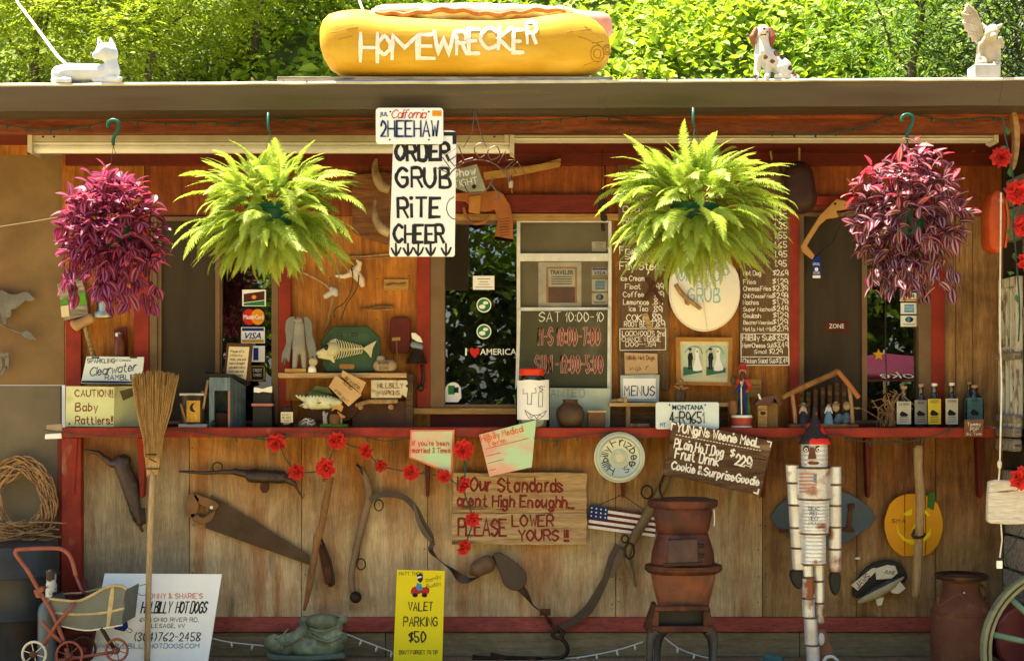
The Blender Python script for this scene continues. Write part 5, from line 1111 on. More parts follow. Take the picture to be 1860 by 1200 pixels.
# brown pot, brick
t = TH('clay_jug', 'round brown clay jar with chipped rim in front of the wanted board', 'jar', 1036, 778, -.15)
MB().plathe(1036, -.15, [(14,777),(21,771),(25,760),(26,749),(22,739),(15,733),(13,730),(14,726),(15,725),(12,726),(11,735)], 26).build('body', mat('brown_clay', (.095,.055,.025), (.06,.034,.016), .6, sc_=9, bump=.2), t, smooth=50)
t = TH('wood_block', 'small rough brown block beside the clay jar', 'block', 1083, 776, -.17)
MB().pbox(1068, 749, 1099, 776, -.17, .07).build('block_body', mat('rough_brown_block', (.17,.09,.04), (.10,.05,.02), .9, sc_=14, bump=.5), t, bevel=.004); MB().pbox(1066, 745, 1101, 749.3, -.172, .075).build('top_slab', palew, t, bevel=.002)
# little bench behind the plate
t = TH('rustic_bench', 'little shelf bench of bark-edged wood behind the pale blue licence plate', 'shelf', 1215, 776, -.12)
MB().pbox(1106, 731, 1326, 738, -.14, .10).build('top_board', palew, t, bevel=.003)
for x in (1141, 1300): MB().ptube([(x,738),(x,776)], 4.5, -.10, n=8).build('leg', stick, t, smooth=40)
MB().pbox(1110, 739, 1322, 776, -.05, .01).build('back_board', mealw, t)
MB().pbox(1145, 769, 1180, 775.5, -.13, .05).build('low_block', stick, t, bevel=.003)
t = TH('wooden_cross', 'small carved wood scrap lying on the little shelf bench', 'carving', 1125, 731, -.12)
m = MB(); m.ptube([(1110,728),(1126,726),(1140,729)], 3.4, -.12, n=7); m.build('shaft', stick, t, smooth=40); MB().pbox(1133, 720, 1139, 730.5, -.135, .02).build('crosspiece', lathw, t, bevel=.001)
# small jug figure
t = TH('jug_figure', 'little brown jug figure with a straw hat on the bench', 'figurine', 1236, 731, -.10)
jb = mat('dark_glazed_clay', (.10,.06,.03), bump=.1, rough=.4)
MB().plathe(1236, -.10, [(9,731),(11,722),(11,714),(9,708)], 16).build('barrel', jb, t, smooth=40)
m = MB(); m.pell(1237, 703, -.10, 5.5, 5.5); m.cap((1234,706,-.02),(1226,701,-.02),2,1.5,-.10); m.cap((1240,706,-.02),(1250,703,-.02),2,1.5,-.10); sculpt(m, 'figure', mat('tan_figure', (.40,.22,.08), bump=.05), t, .003, 1)
MB().plathe(1237, -.10, [(10,697),(10,696),(5,693),(4,689),(1,688)], 16).build('hat', straw, t, smooth=40)
# hillbilly figurine
t = TH('hillbilly_figurine', 'painted bearded figurine in red hat and coat on a red drum base', 'figurine', 1346, 776, -.16); Yf = -.16
MB().plathe(1347, Yf, [(19,776),(19,773),(18.5,772.8)], 24).build('drum_foot', enamw, t); MB().plathe(1347, Yf, [(18.6,773),(18.6,758)], 24).build('drum', mat('brick_red_glaze', (.42,.07,.03), bump=0, rough=.4), t, smooth=40); MB().plathe(1347, Yf, [(19.2,758),(19.2,754),(17,753)], 24).build('drum_top', enamw, t, smooth=40)
B = MB(); B.cap((1346,710,-.02),(1346,752,-.02),4.5,3.2,Yf); B.cap((1353,710,-.01),(1354,750,-.01),4.5,3.2,Yf); B.cap((1349,690),(1349,708),6,8,Yf); B.cap((1344,700,-.03),(1336,712,-.04),4,3,Yf); sculpt(B, 'overalls', mat('navy_overalls', (.02,.035,.12), bump=0), t, .003, 1)
B = MB(); B.cap((1342,692),(1356,692),6,6.5,Yf+.004); B.cap((1343,695),(1341,706),5,5,Yf+.004); B.cap((1356,692),(1362,702),5.5,4,Yf); B.cap((1361,702),(1357,710,-.02),4,3.2,Yf); sculpt(B, 'coat', mat('red_coat', (.50,.05,.02), bump=0), t, .003, 1)
MB().pell(1349, 676, Yf, 6.5, 8).build('head', mat('painted_skin', (.55,.32,.20), bump=0), t, smooth=True)
B = MB(); B.cap((1349,680,-.012),(1349,688,-.014),6,3,Yf); sculpt(B, 'beard', mat('brown_beard', (.09,.04,.02), bump=.1), t, .003, 1)
m = MB(); m.plathe(1349, Yf, [(11,671),(11,669.5),(6.5,669),(6,660),(3,658)], 18); m.build('hat', mat('red_felt', (.34,.035,.02), bump=.05), t, smooth=40)
m = MB(); flat(m, oval(1346.6,674,1,1,6), Yf-.0185); flat(m, oval(1351.4,674,1,1,6), Yf-.0185); m.build('eye', ink, t)
B = MB(); B.cap((1356,714),(1358,750),4.5,6,Yf+.02); B.cap((1342,720),(1340,750),3,5,Yf+.02); sculpt(B, 'grass_clump', mat('glazed_green', (.08,.17,.03), bump=.05), t, .003, 1)
MB().plathe(1332, Yf-.005, [(7,752),(8.5,742),(8.5,736),(7,728)], 14).build('barrel', mat('barrel_brown', (.24,.11,.04), bump=.1), t, smooth=40)
MB().ptube([(1346,692,-.035),(1347,752,-.035)], 1.1, Yf, n=6).build('rifle_barrel', enamw, t)
MB().cap((1350,690,-.03),(1347,700,-.04),2.4,1.6,Yf).build('hand', mat('painted_skin2', (.55,.32,.20), bump=0), t, smooth=True)
MB().pell(1332, 690, Yf+.01, 6, 8).build('raccoon', mat('brown_fur_glaze', (.10,.07,.04), bump=.2), t, smooth=True)
# birdhouse
t = TH('birdhouse', 'small ochre wooden birdhouse with shingled roof left of the barn'.replace('left of', 'beside'), 'birdhouse', 1397, 776, -.14)
MB().pbox(1377, 736, 1394, 775.5, -.17, .06).build('front', lathw, t, bevel=.001); MB().pbox(1394.4, 732, 1413, 775.5, -.165, .06).build('side', mat('ochre_side', (.22,.12,.03), bump=.2), t)
MB().prism([(1370,735),(1382,722),(1409,716),(1421,735),(1416,736),(1407,722),(1399,737)], -.185, .08).build('roof', mat('purple_brown_shingle', (.12,.06,.045), bump=.3), t, bevel=.001)
MB().prism(oval(1386,750,5,3.5,12), -.1712, .001).build('doorway', black, t); MB().prism(rect(1377,744,1392,747), -.18, .012).build('perch', stick, t)
m = MB(); m.cap((1378,716,-.03),(1381,724,-.03),1.6,2.4,-.15); m.build('bird', enamw, t, smooth=True)
# barn shelter with figures
t = TH('model_barn', 'open twig barn with pitched log roof over miniature farm figures', 'model barn', 1492, 776, -.16); Yb_ = -.16
MB().ptube([(1421,722),(1450,706),(1490,688),(1523,673)], 4.2, Yb_-.02, n=8).build('roof_log', stickd, t, smooth=40); MB().ptube([(1522,674),(1543,699),(1560,722)], 4.4, Yb_-.02, n=8).build('roof_log', mat('orange_log', (.38,.14,.045), bump=.3), t, smooth=40)
for dy in (.03, .06, .09):
    MB().ptube([(1424,720,dy),(1521,677,dy)], 4, Yb_-.02, n=6).build('roof_log', stickd, t); MB().ptube([(1524,677,dy),(1556,719,dy)], 4, Yb_-.02, n=6).build('roof_log', stickd, t)
for P_ in ([(1439,716),(1443,745),(1445,768)],[(1543,704),(1547,740),(1549,768)]): MB().ptube(P_, 3.5, Yb_-.005, n=8).build('post', stick, t, smooth=40)
for x in range(1452, 1542, 13): MB().pbox(x, 722-(abs(1523-x) < 200)*(100-abs(1523-x)*.9)*.35 + 6, x+7, 770, Yb_+.09, .006).build('back_slat', mealw, t)
MB().pbox(1436, 770, 1560, 776, Yb_-.03, .13).build('base', stickd, t, bevel=.002)
MB().ptube([(1541,740),(1561,741)], 1.8, Yb_, n=6).build('rail', stick, t)
def doll(root_name, lab, cx, ytop, dressm, topm, hatm, wide, Y=-.155):
    t2 = TH(root_name, lab, 'figurine', cx, 770, Y)
    MB().plathe(cx, Y, [(wide,770),(wide*.75,757),(3.2,746)], 14).build('skirt', dressm, t2, smooth=40)
    B = MB(); B.cap((cx,746),(cx,740),3.6,3.4,Y); B.cap((cx-3.5,740),(cx-6.5,750,-.008),1.8,1.4,Y); B.cap((cx+3.5,740),(cx+6.5,750,-.008),1.8,1.4,Y); sculpt(B, 'torso', topm, t2, .0025, 1)
    MB().pell(cx, ytop+7, Y, 3.4, 4).build('head', mat('doll_skin', (.55,.38,.26), bump=0), t2, smooth=True)
    if hatm: MB().plathe(cx, Y, [(9,ytop+4),(9,ytop+3),(4.5,ytop+2),(4,ytop-2),(1,ytop-3)], 14).build('hat', hatm, t2, smooth=40)
    else: MB().pell(cx, ytop+5, Y+.004, 3.6, 4).build('hair', straw, t2, smooth=True)
    return t2
doll('farmer_doll', 'miniature farmer doll with wide grey-green hat inside the twig barn', 1459, 733, mat('dark_overalls_cloth', (.03,.035,.05), bump=0), mat('cream_shirt', (.5,.38,.24), bump=0), mat('grey_green_felt', (.20,.21,.13), bump=.05), 9)
doll('lady_doll', 'miniature lady doll in a pale blue dress inside the twig barn', 1505, 732, mat('pale_blue_dress', (.16,.30,.36), bump=0), mat('white_blouse', (.55,.58,.58), bump=0), None, 9)
t = TH('doll_group', 'cluster of tiny seated dolls in blue beside the lady doll', 'figurine', 1532, 770, -.15)
B = MB()
for a in (((1520,764),(1524,756),7,6),((1535,764),(1538,755),8,7),((1546,764),(1545,757),5,5)): B.cap(*a, -.15)
sculpt(B, 'clothes', mat('blue_check_cloth', (.10,.15,.18), (.04,.07,.09), bump=.2, sc_=60), t, .003, 1)
for x, y in ((1518,740),(1538,737)): MB().pell(x, y, -.15, 7, 8).build('head', mat('straw_doll', (.38,.28,.14), bump=.2), t, smooth=True); MB().plathe(x, -.15, [(8,735),(8,734),(4,732),(3,729)], 12).build('hat', straw, t, smooth=40)
t = TH('dry_sprig', 'tangled dry brown sprig beside the bottles on the counter', 'dried plant', 1600, 776, -.10)
for k in range(26):
    a = R.uniform(-.6,.7); x = 1612 + R.uniform(-20,18); MB().ptube([(x,774),(x+14*a+R.uniform(-8,8),755+R.uniform(-6,6)),(x+40*a+R.uniform(-18,18),735+R.uniform(-22,20)),(x+46*a+R.uniform(-22,22),728+R.uniform(-20,24))], .8, -.10+R.uniform(-.03,.03), n=4, sm=3).build('stalk', twig, t)
# ---- the other end: lantern, outhouse, black box, jars
t = TH('moon_lantern', 'small glass lantern with a yellow crescent moon outhouse door inside', 'lantern', 351, 776, -.15); Ym = -.15
MB().pbox(326, 714, 374, 718, -.17, .06).build('roof_plate', enam, t, bevel=.001); MB().pbox(324, 770, 376, 776, -.18, .08).build('base_plate', enam, t, bevel=.001)
MB().plathe(351, -.14, [(22,770),(23,745),(20,718)], 16, sy=.7).build('body', mat('amber_dark_body', (.07,.04,.02), bump=.1, rough=.3), t, smooth=40)
MB().pbox(339, 727, 363, 766, -.192, .01).build('door', mat('yellow_door_wood', (.62,.36,.05), (.50,.27,.03), .6, sc_=4, st=V, bump=.1), t)
m = MB(); flat(m, catmull([(355,731),(349,733),(345,738),(346,745),(351,748),(356,747)],3)+catmull([(356,747),(352,744),(350,739),(352,734),(355,731)],3)[1:-1], -.192); m.build('moon_cutout', black, t)
MB().ptube([(328,733),(334,752),(338,766)], 2, -.18, n=6).build('twig', stick, t); MB().ptube([(366,710),(372,716)], 1.5, -.17, n=6).build('hook', stick, t)
MB().ptube([(378,690),(374,712),(369,742)], 2.4, -.17, n=6).build('leaning_stick', stick, t)
t = TH('toy_outhouse', 'grey weathered toy outhouse with open door and black sloping roof', 'toy outhouse', 410, 776, -.14)
gw = mat('grey_toy_wood', (.19,.26,.29), (.11,.16,.18), .8, sc_=5, st=V, bump=.3); gw2 = mat('dark_grey_bark_side', (.07,.095,.10), (.03,.045,.045), .85, sc_=12, bump=.6)
MB().pbox(380, 685, 389, 775.5, -.18, .01).build('door_post', gw, t); MB().pbox(389.3, 685, 418, 709, -.18, .01).build('lintel', gw, t); MB().pbox(414, 709.3, 418, 775.5, -.182, .012).build('door_post', mat('pinkish_edge', (.34,.18,.12), bump=0), t)
a = W(418,776,-.18); b_ = W(447,776,-.10)
for k in range(4):
    u0, u1 = k/4, (k+1)/4-.02; P0 = a.lerp(b_, u0); P1 = a.lerp(b_, u1); h0 = W(0,684+u0*18,-.16).z; h1 = W(0,684+u1*18,-.16).z
    MB().add([P0, P1, (P1.x,P1.y,h1), (P0.x,P0.y,h0), P0+Vector((-.005,.01,0)), P1+Vector((-.005,.01,0)), (P1.x-.005,P1.y+.01,h1), (P0.x-.005,P0.y+.01,h0)], [(0,1,2,3),(7,6,5,4),(3,2,6,7),(1,5,6,2),(4,0,3,7)]).build('side_board', gw2, t)
MB().pbox(381, 690, 384, 775.5, -.169, .09).build('side_wall', gw, t); MB().pbox(384, 690, 446, 775.5, -.085, .005).build('rear_wall', gw2, t)
MB().add([W(373,683,-.20),W(420,683,-.20),W(452,700,-.10),W(452,697,-.08),W(373,679,-.08),W(373,679,-.2),W(424,679,-.2),W(455,697,-.1),W(455,694,-.08),W(373,675,-.08)], [(0,1,6,5),(1,2,7,6),(5,6,7,8,9),(0,4,3,2,1),(0,5,9,4),(2,3,8,7)]).build('roof', black, t)
MB().pbox(392, 750, 413, 775.5, -.15, .05).build('bench', mat('brown_bench', (.05,.02,.012), bump=.1), t); MB().plathe(387, -.19, [(4,774),(4.5,768),(2,763)], 10).build('tiny_bush', lf_dark, t, smooth=True)
t = TH('black_box_holder', 'black box with a white bow and pink-edged shelf beside the grey outhouse', 'box', 478, 776, -.13)
MB().pbox(459, 735, 494, 776, -.15, .08).build('lower_case', black, t, bevel=.001); MB().pbox(460, 712, 493, 733, -.14, .07).build('upper_case', black, t, bevel=.001); MB().pbox(457, 732.5, 495, 737, -.16, .05).build('shelf_edge', mat('pink_edge', (.48,.18,.14), bump=0), t)
MB().prism([(461,703),(470,704),(477,706),(485,703),(494,701),(494,713),(485,712),(477,711),(470,713),(461,712)], -.15, .01).build('white_bow', enamw, t, bevel=.001)
t = TH('label_jar', 'tiny dark jar with a hand-lettered cream label', 'jar', 521, 776, -.16)
MB().plathe(521, -.16, [(12,776),(13,773),(13,750),(11,746)], 20).build('jar_body', dgl, t, smooth=40); MB().plathe(521, -.16, [(11,745.5),(11,739),(10,738)], 20).build('lid', rustd, t, smooth=40)
MB().pbox(510, 748, 532, 767, -.16-13.4*S(-.16), .006).build('label', paperc, t); m = MB()
for k, s_ in enumerate(('WHAT', 'ME GOT', 'LOST')): write(m, s_, 512, 754.5+k*5.5, 3.6, 17, .9, -.16-13.4*S(-.16), jit=.1)
m.build('lettering', ink, t)
t = TH('turtle_stone', 'small grey painted pebble turtle on the counter', 'stone', 558, 776, -.17)
B = MB(); B.cap((548,770),(568,770),7,7,-.17); B.cap((556,766),(562,766),8,8,-.17); sculpt(B, 'stone_body', mat('grey_pebble', (.16,.14,.11), bump=.2), t, .004, 2); m = MB()
for P_ in ([(549,764),(556,760),(563,765),(570,762)],[(548,770),(556,766),(566,771),(572,767)],[(560,760),(559,772)]): ribbon(m, catmull(P_,3), 1.4, lambda x, y: -.17-.022+.00004*(x-558)**2)
m.build('painted_line', enam, t)
t = TH('jungle_figurine', 'figurine of a brown barrel and small bird on a green base under the bass', 'figurine', 607, 776, -.19); Yq = -.19
MB().pbox(581, 770, 631, 776, -.21, .05).build('grass_base', mat('bright_toy_grass', (.09,.20,.02), (.05,.12,.01), .8, sc_=60, bump=.6), t, bevel=.003)
MB().plathe(608, Yq, [(9,770),(10,762),(9,752)], 14).build('barrel', mat('toy_barrel', (.16,.08,.03), bump=.1), t, smooth=40)
B = MB(); B.cap((591,768),(590,757),4.5,4,Yq); B.cap((589,752),(588,748),3.6,2.4,Yq); B.cap((593,755),(595,749),1.8,1.2,Yq); sculpt(B, 'grey_cat', mat('grey_toy', (.32,.31,.27), bump=.05), t, .0025, 1)
MB().ptube([(620,769),(620,757)], 1.6, Yq, n=6).build('bird_leg', stick, t); B = MB(); B.cap((618,754),(625,757),3.6,2.4,Yq); B.cap((617,751),(614,748),2.4,1.5,Yq); sculpt(B, 'bird', mat('orange_bird', (.5,.22,.07), bump=0), t, .0025, 1)
# ---- little wall shelf and its things
t = TH('wall_shelf', 'rough pale shelf board over a dark recessed box on the wall', 'shelf', 622, 686, -.12)
MB().pbox(505, 677, 738, 686, -.16, .14).build('shelf_board', palew, t, bevel=.002)
MB().pbox(737, 679, 750, 776, -.10, .09).build('box_side', mealw, t); MB().pbox(640, 728, 748, 776, -.09, .02).build('box_front', mat('dark_box_board', (.10,.05,.025), bump=.2), t)
MB().pbox(520, 687, 736, 727, -.028, .006).build('back_board', ply, t)
MB().ptube([(646,736),(670,729),(700,729),(722,728)], [3.5,4.5,4], -.16, n=8, sm=2).build('perch_stick', stick, t, smooth=40)
for x in (655, 710): MB().ptube([(x,739,-.04),(x,739,.05)], 5, -.12, n=10).build('peg', stick, t, smooth=40)
# sasquatch carving
t = TH('carved_creature', 'grey carved creature with long folded wings and pink eyes on the shelf', 'carving', 543, 676, -.13); Yk = -.13
gyc = mat('grey_carving_paint', (.19,.20,.18), (.13,.135,.12), .7, sc_=9, bump=.15)
MB().pbox(517, 669, 556, 676.5, -.15, .05).build('base', lathw, t, bevel=.002)
B = MB()
for a in (((544,592),(543,630),11,13),((537,638),(535,668),6,4.5),((551,638),(553,668),6,4.5),((543,583),(543,588),9,9)): B.cap(*a, Yk)
sculpt(B, 'body', mat('pale_grey_carving', (.30,.29,.23), (.2,.2,.17), .7, sc_=9, bump=.15), t, .004, 2)
MB().prism(catmull([(520,582),(528,575),(536,576),(534,590),(534,606),(530,622),(527,640),(524,658),(520,650),(516,664),(517,648),(512,660),(512,642),(520,622),(518,600)],2,True), Yk-.02, .02).build('wing', gyc, t, bevel=.003)
MB().prism(catmull([(552,575),(562,578),(567,590),(567,606),(572,622),(574,640),(572,655),(567,645),(564,662),(560,640),(556,622),(554,600)],2,True), Yk-.02, .02).build('wing', gyc, t, bevel=.003)
for x in (536, 545): MB().pell(x, 581, Yk-.025, 2, 2).build('eye', mat('pink_eye', (.66,.28,.22), bump=0), t, smooth=True)
# skull trinket
t = TH('eyeball_trinket', 'tiny white and yellow trinket figure at the foot of the skeleton plaque', 'figurine', 569, 676, -.15)
MB().pell(569, 657, -.15, 8, 8).build('head', mat('cream_glaze', (.60,.58,.40), (.36,.26,.10), .4, sc_=30, bump=0), t, smooth=True); MB().plathe(567, -.15, [(8,676),(7,668),(4,664)], 12).build('foot', enamw, t, smooth=True)
# skeleton fish plaque
t = TH('skeleton_plaque', 'dark green eight-sided plaque marked RIP with a fish skeleton mounted on it', 'plaque', 636, 675, -.10)
oc = [(583,618),(600,598),(606,592),(668,592),(676,600),(690,612),(691,650),(684,668),(676,675),(592,675),(585,662)]
MB().prism(oc, -.115, .035).build('board', grnp, t, bevel=.004)
MB().prism([(597,620),(608,605),(666,605),(681,618),(682,650),(672,668),(600,668)], -.1165, .0015).build('inner_panel', mat('mid_green_panel', (.05,.10,.05), bump=.05), t)
m = MB(); write(m, 'R.I.P', 612, 614, 8, 38, 1.6, -.1165); m.build('lettering', black, t); MB().prism(rr(616,661,644,670,4), -.119, .002).build('name_plate', gold, t)
bone = mat('yellowed_bone', (.56,.54,.34), (.42,.38,.20), .5, sc_=12, bump=.1)
B = MB()
for a in (((590,638),(604,634),7,14),((572,642),(592,638),2.5,8),((578,648),(600,648),2,6),((604,622),(610,616),6,2),((602,648),(606,656),5,3)): B.cap(*a, -.135)
sculpt(B, 'fish_head', bone, t, .0035, 1)
MB().pell(594, 631, -.155, 5.5, 5.5).build('eye_socket', black, t, smooth=True)
m = MB(); m.ptube([(608,634),(630,635),(652,633),(664,632)], [3.4,2.6,2], -.135, n=8, sm=3); m.build('spine', bone, t, smooth=40)
for k in range(11):
    x = 612 + 4.6*k; h = 18 - 1.15*k
    MB().ptube([(x,633),(x-1,633-h*.6,-.004),(x-4,633-h)], [1.7,1.1,.7], -.14, n=6).build('rib', bone, t); MB().ptube([(x,636),(x-1,636+h*.6,-.004),(x-4,636+h*.95)], [1.7,1.1,.7], -.14, n=6).build('rib', bone, t)
MB().prism([(658,632),(684,618),(677,633),(674,650),(668,642)], -.14, .008).build('tail_fin', bone, t, bevel=.002)
# stone by the plaque, small red pen
t = TH('lettered_stone', 'oval tan stone with dark lettering beside the skeleton plaque', 'stone', 700, 676, -.14)
B = MB(); B.cap((688,664),(710,664),11,11,-.13); B.cap((688,650),(694,650),4.5,5,-.13); sculpt(B, 'stone_body', mat('tan_stone', (.36,.27,.15), (.26,.19,.10), .8, sc_=10, bump=.2), t, .005, 3)
m = MB(); write(m, 'SNIPE', 687, 662, 5, 20, 1.3, -.157); write(m, 'EGG', 690, 670, 5, 15, 1.3, -.157); m.build('lettering', ink, t)
# bass
bassg = mat('green_bass_back', (.10,.13,.03), (.05,.07,.02), .35, sc_=20, bump=.05); bassw = mat('pale_bass_belly', (.58,.60,.42), (.42,.46,.24), .35, sc_=24, bump=.05, spot=((.10,.11,.05), 26, .58, .64, (1,1,2)))
t = TH('mounted_bass', 'pale green mounted bass with open mouth on a brown plaque under the shelf', 'mounted fish', 590, 760, -.14)
MB().prism(catmull([(548,728),(560,712),(600,706),(645,728),(652,742),(640,758),(622,766),(590,768),(558,756)],2,True), -.10, .02).build('plaque', mat('walnut_plaque', (.10,.045,.02), bump=.1), t, bevel=.003)
B = MB()
for a in (((548,722),(570,726),4,17),((570,726),(595,729),18,14),((595,729),(616,730),13,6),((536,717),(550,722),2,6),((545,736),(556,736),2,6)): B.cap(*a, -.16)
sculpt(B, 'body', [bassg, bassw], t, .0035, 2, lambda c: 0 if topx(c)[1] < 719 + .02*(topx(c)[0]-560) + 2*math.sin(topx(c)[0]) else 1)
MB().prism([(612,728),(618,720),(615,730),(624,738),(620,748),(610,742),(602,747),(604,734)], -.165, .006).build('tail_fin', mat('orange_fin', (.58,.34,.10), bump=0), t, bevel=.001); MB().prism([(560,712),(575,700),(596,703),(604,716),(590,713)], -.155, .006).build('dorsal_fin', bassg, t, bevel=.001)
MB().pell(556, 718, -.19, 2.6, 2.6).build('eye', black, t, smooth=True)
for k in range(5): MB().ptube([(558+9*k,716),(561+9*k,722),(559+9*k,729)], .9, -.187+.0022*k, n=4, sm=2).build('stripe', bassg, t)
# ================================================================== things hung on the walls
# upper wall, window side
t = TH('horn_board', 'wavy-grained wooden board with two pale cow horns behind the order sign', 'horn rack', 690, 450, -.04)
wav = mat('wavy_grain_board', (.28,.12,.04), (.10,.04,.015), .7, sc_=3, st=(1,1,7), bump=.5)
MB().prism([(640,318),(700,312),(716,316),(716,448),(690,440),(655,430),(640,420)], -.035, .02).build('backing_board', wav, t, bevel=.002)
hornm = mat('cow_horn', (.50,.38,.20), (.16,.10,.05), .4, sc_=7, bump=.1)
for P_ in ([(684,288),(681,300),(684,320),(694,338),(708,344)], [(682,362),(681,380),(684,400),(694,415),(708,424)]):
    MB().ptube(P_, [2,5,8,10,8], -.10, n=12, sm=4).build('horn', hornm, t, smooth=True)
t = TH('wooden_revolver', 'big rusty-orange wooden revolver cut-out hung over the serving window', 'ornament', 880, 435, -.06)
rw = mat('orange_brown_wood', (.38,.13,.03), (.22,.07,.018), .65, sc_=6, spot=((.10,.04,.015), 8, .58, .75), bump=.3)
MB().prism([(800,352),(905,346),(914,352),(926,372),(932,395),(932,434),(898,428),(903,408),(905,395),(898,380),(884,384),(862,382),(846,366),(826,364),(800,362)], -.06, .02).build('frame', rw, t, bevel=.003)
MB().prism([(852,356),(874,353),(872,388),(851,385)], -.068, .03).build('cylinder_block', mat('orange_block', (.44,.19,.04), bump=.2), t, bevel=.003)
m = MB(); m.ptube([(842,376),(848,396),(862,406),(880,402),(890,392)], 3, -.055, n=8, sm=4); m.build('trigger_guard', rw, t, smooth=True); m = MB(); m.ptube([(866,386),(868,394),(872,398)], 1.8, -.055, n=6); m.build('trigger', rw, t)
for k in range(7): ribbon_m = MB(); ribbon(ribbon_m, [(907,398+5*k),(925,396+5*k)], 1.1, -.06); ribbon_m.build('grip_groove', rustd, t)
t = TH('wood_lath_sign', 'long tan wooden lath with faint writing above the serving window', 'lath', 950, 325, -.07)
MB().prism([(878,313),(1015,293),(1019,297),(1016,303),(935,320),(880,326)], -.07, .012).build('lath_board', lathw, t, bevel=.001); MB().prism([(984,297),(1018,288),(1019,293),(1005,300)], -.062, .008).build('splinter', palew, t)
m = MB(); write(m, 'Hillbilly Saloon', 905, 311, 5, 66, .9, -.07, rot=8); m.build('lettering', brni, t)
t = TH('wind_chime', 'dark rusty iron chime hanging at the corner of the serving window', 'wind chime', 1093, 420, -.30)
m = MB(); m.ptube([(1094,270),(1093,345)], .8, -.30, n=5); m.build('cord', rustd, t)
for P_, w_ in (((1088,345,1100,360),3),((1086,362,1106,386),3),((1090,388,1104,402),3),((1091,404,1100,421),3)): MB().prism([(P_[0],P_[1]+2),(P_[0]+4,P_[1]),(P_[2]-2,P_[1]+1),(P_[2],P_[3]-4),(P_[2]-4,P_[3]),(P_[0]+2,P_[3]-2)], -.31, .02).build('chime_plate', rustd, t, bevel=.003)
t = TH('small_bell_charm', 'tiny dark tin charm hanging under the wooden lath', 'charm', 929, 345, -.07)
MB().ptube([(929,318),(929,328)], .6, -.075, n=4).build('thread', rustd, t); MB().plathe(928, -.075, [(4,341),(4.5,330),(2,327)], 10).build('charm_body', steelr, t); MB().ptube([(929,341),(930,351)], .8, -.075, n=4).build('clapper', stick, t)
t = TH('copper_lamp_shade', 'dark brown oval gourd hanging beside the end window', 'gourd', 1450, 390, -.25)
B = MB(); B.cap((1450,320),(1455,360),28,30,-.20); sculpt(B, 'gourd_body', mat('dark_gourd', (.055,.022,.015), (.035,.015,.01), .5, sc_=9, bump=.3), t, .009, 3)
MB().cap((1452,292),(1452,270),2,2,-.2).build('stalk', stick, t)
t = TH('brown_bag', 'speckled brown gourd half hidden by the fern tips', 'gourd', 1406, 330, -.2); B = MB(); B.cap((1404,308),(1406,322),17,18,-.16); sculpt(B, 'gourd_body', mat('speckled_gourd', (.16,.10,.05), (.07,.04,.02), .7, sc_=40, bump=.5), t, .008, 2); MB().cap((1402,290),(1400,276),2,2,-.16).build('stalk', stick, t)
t = TH('bow_saw', 'tan wooden bow saw frame hanging over the end window', 'saw', 1490, 470, -.08)
tanw = mat('tan_saw_wood', (.50,.27,.08), (.38,.19,.05), .6, sc_=5, bump=.15)
MB().prism([(1519,361),(1546,366),(1545,378),(1530,381),(1519,383),(1524,394),(1514,396),(1503,397),(1490,408),(1474,432),(1466,446),(1480,463),(1476,471),(1458,457),(1455,447),(1460,438),(1490,390)], -.08, .018).build('frame', tanw, t, bevel=.003)
MB().prism(oval(1517,370,2.4,2.4,10), -.0812, .002).build('rivet', rustd, t); MB().ptube([(1479,468),(1512,440),(1540,380)], .7, -.07, n=4).build('blade_wire', rustd, t)
t = TH('hard_hat', 'scratched orange hard hat hung edge-on at the corner', 'hat', 1814, 458, -.45)
oh = mat('scratched_orange_plastic', (.52,.095,.018), (.42,.06,.012), .45, sc_=6, spot=((.62,.30,.12), 9, .62, .68), bump=.1)
m = MB(); m.prism(catmull([(1815,345),(1824,352),(1829,380),(1829,410),(1826,440),(1819,457),(1812,456),(1799,446),(1797,420),(1797,385),(1801,360),(1808,348)],3,True), -.47, .12); m.build('shell', oh, t, bevel=.012, smooth=60)
MB().ptube([(1827,362),(1832,400),(1826,450)], 2.2, -.48, n=8, sm=3).build('brim', mat('orange_brim', (.58,.13,.03), bump=.1), t, smooth=True)
# recessed panel: tools, skull, bits
t = TH('long_twig', 'pair of thin split twigs nailed level under the horn board', 'twig', 690, 470, -.02)
MB().ptube([(612,467),(660,466),(712,461)], 1.8, -.02, n=6).build('twig', stick, t); MB().ptube([(612,470),(660,470),(712,467)], 1.4, -.018, n=6).build('twig', twig, t)
t = TH('bent_branch_hook', 'bent branch with a bone knob hanging beside the cow skull', 'branch', 600, 620, -.05)
MB().ptube([(545,492),(568,503),(590,516),(606,530)], 2.6, -.05, n=7, sm=3).build('branch', stick, t, smooth=True); B = MB(); B.cap((592,538),(608,528),5,6,-.06); B.cap((602,524),(610,534),4,5,-.06); sculpt(B, 'knob', stone, t, .003, 1); MB().ptube([(604,537),(601,560),(594,590),(588,602)], 2.4, -.05, n=7, sm=3).build('handle', stick, t, smooth=True)
t = TH('cow_skull', 'small cream cow skull with dark thong, hung on the orange panel', 'skull ornament', 640, 522, -.05)
skm = mat('cream_bone', (.70,.60,.42), (.56,.46,.30), .6, sc_=10, bump=.1)
B = MB()
for a in (((612,501),(626,502),3,4.5),((626,502),(640,497),4.5,5),((640,494),(650,486),5,6),((650,488),(654,478),6,4),((654,478),(648,473),4,2),((643,494),(655,508),9,7.5),((655,508),(658,517),7,5)): B.cap(*a, -.045)
sculpt(B, 'skull', skm, t, .0035, 2, rough=.001); MB().pell(639, 490, -.072, 2.2, 1.8).build('eye_socket', black, t)
for P_ in ([(638,485),(641,505),(637,530),(625,550),(608,562),(607,577)], [(652,500),(648,525),(632,548),(622,572),(619,582)]): MB().ptube(P_, 1.1, -.07, n=5, sm=3).build('thong', leath, t, smooth=True)
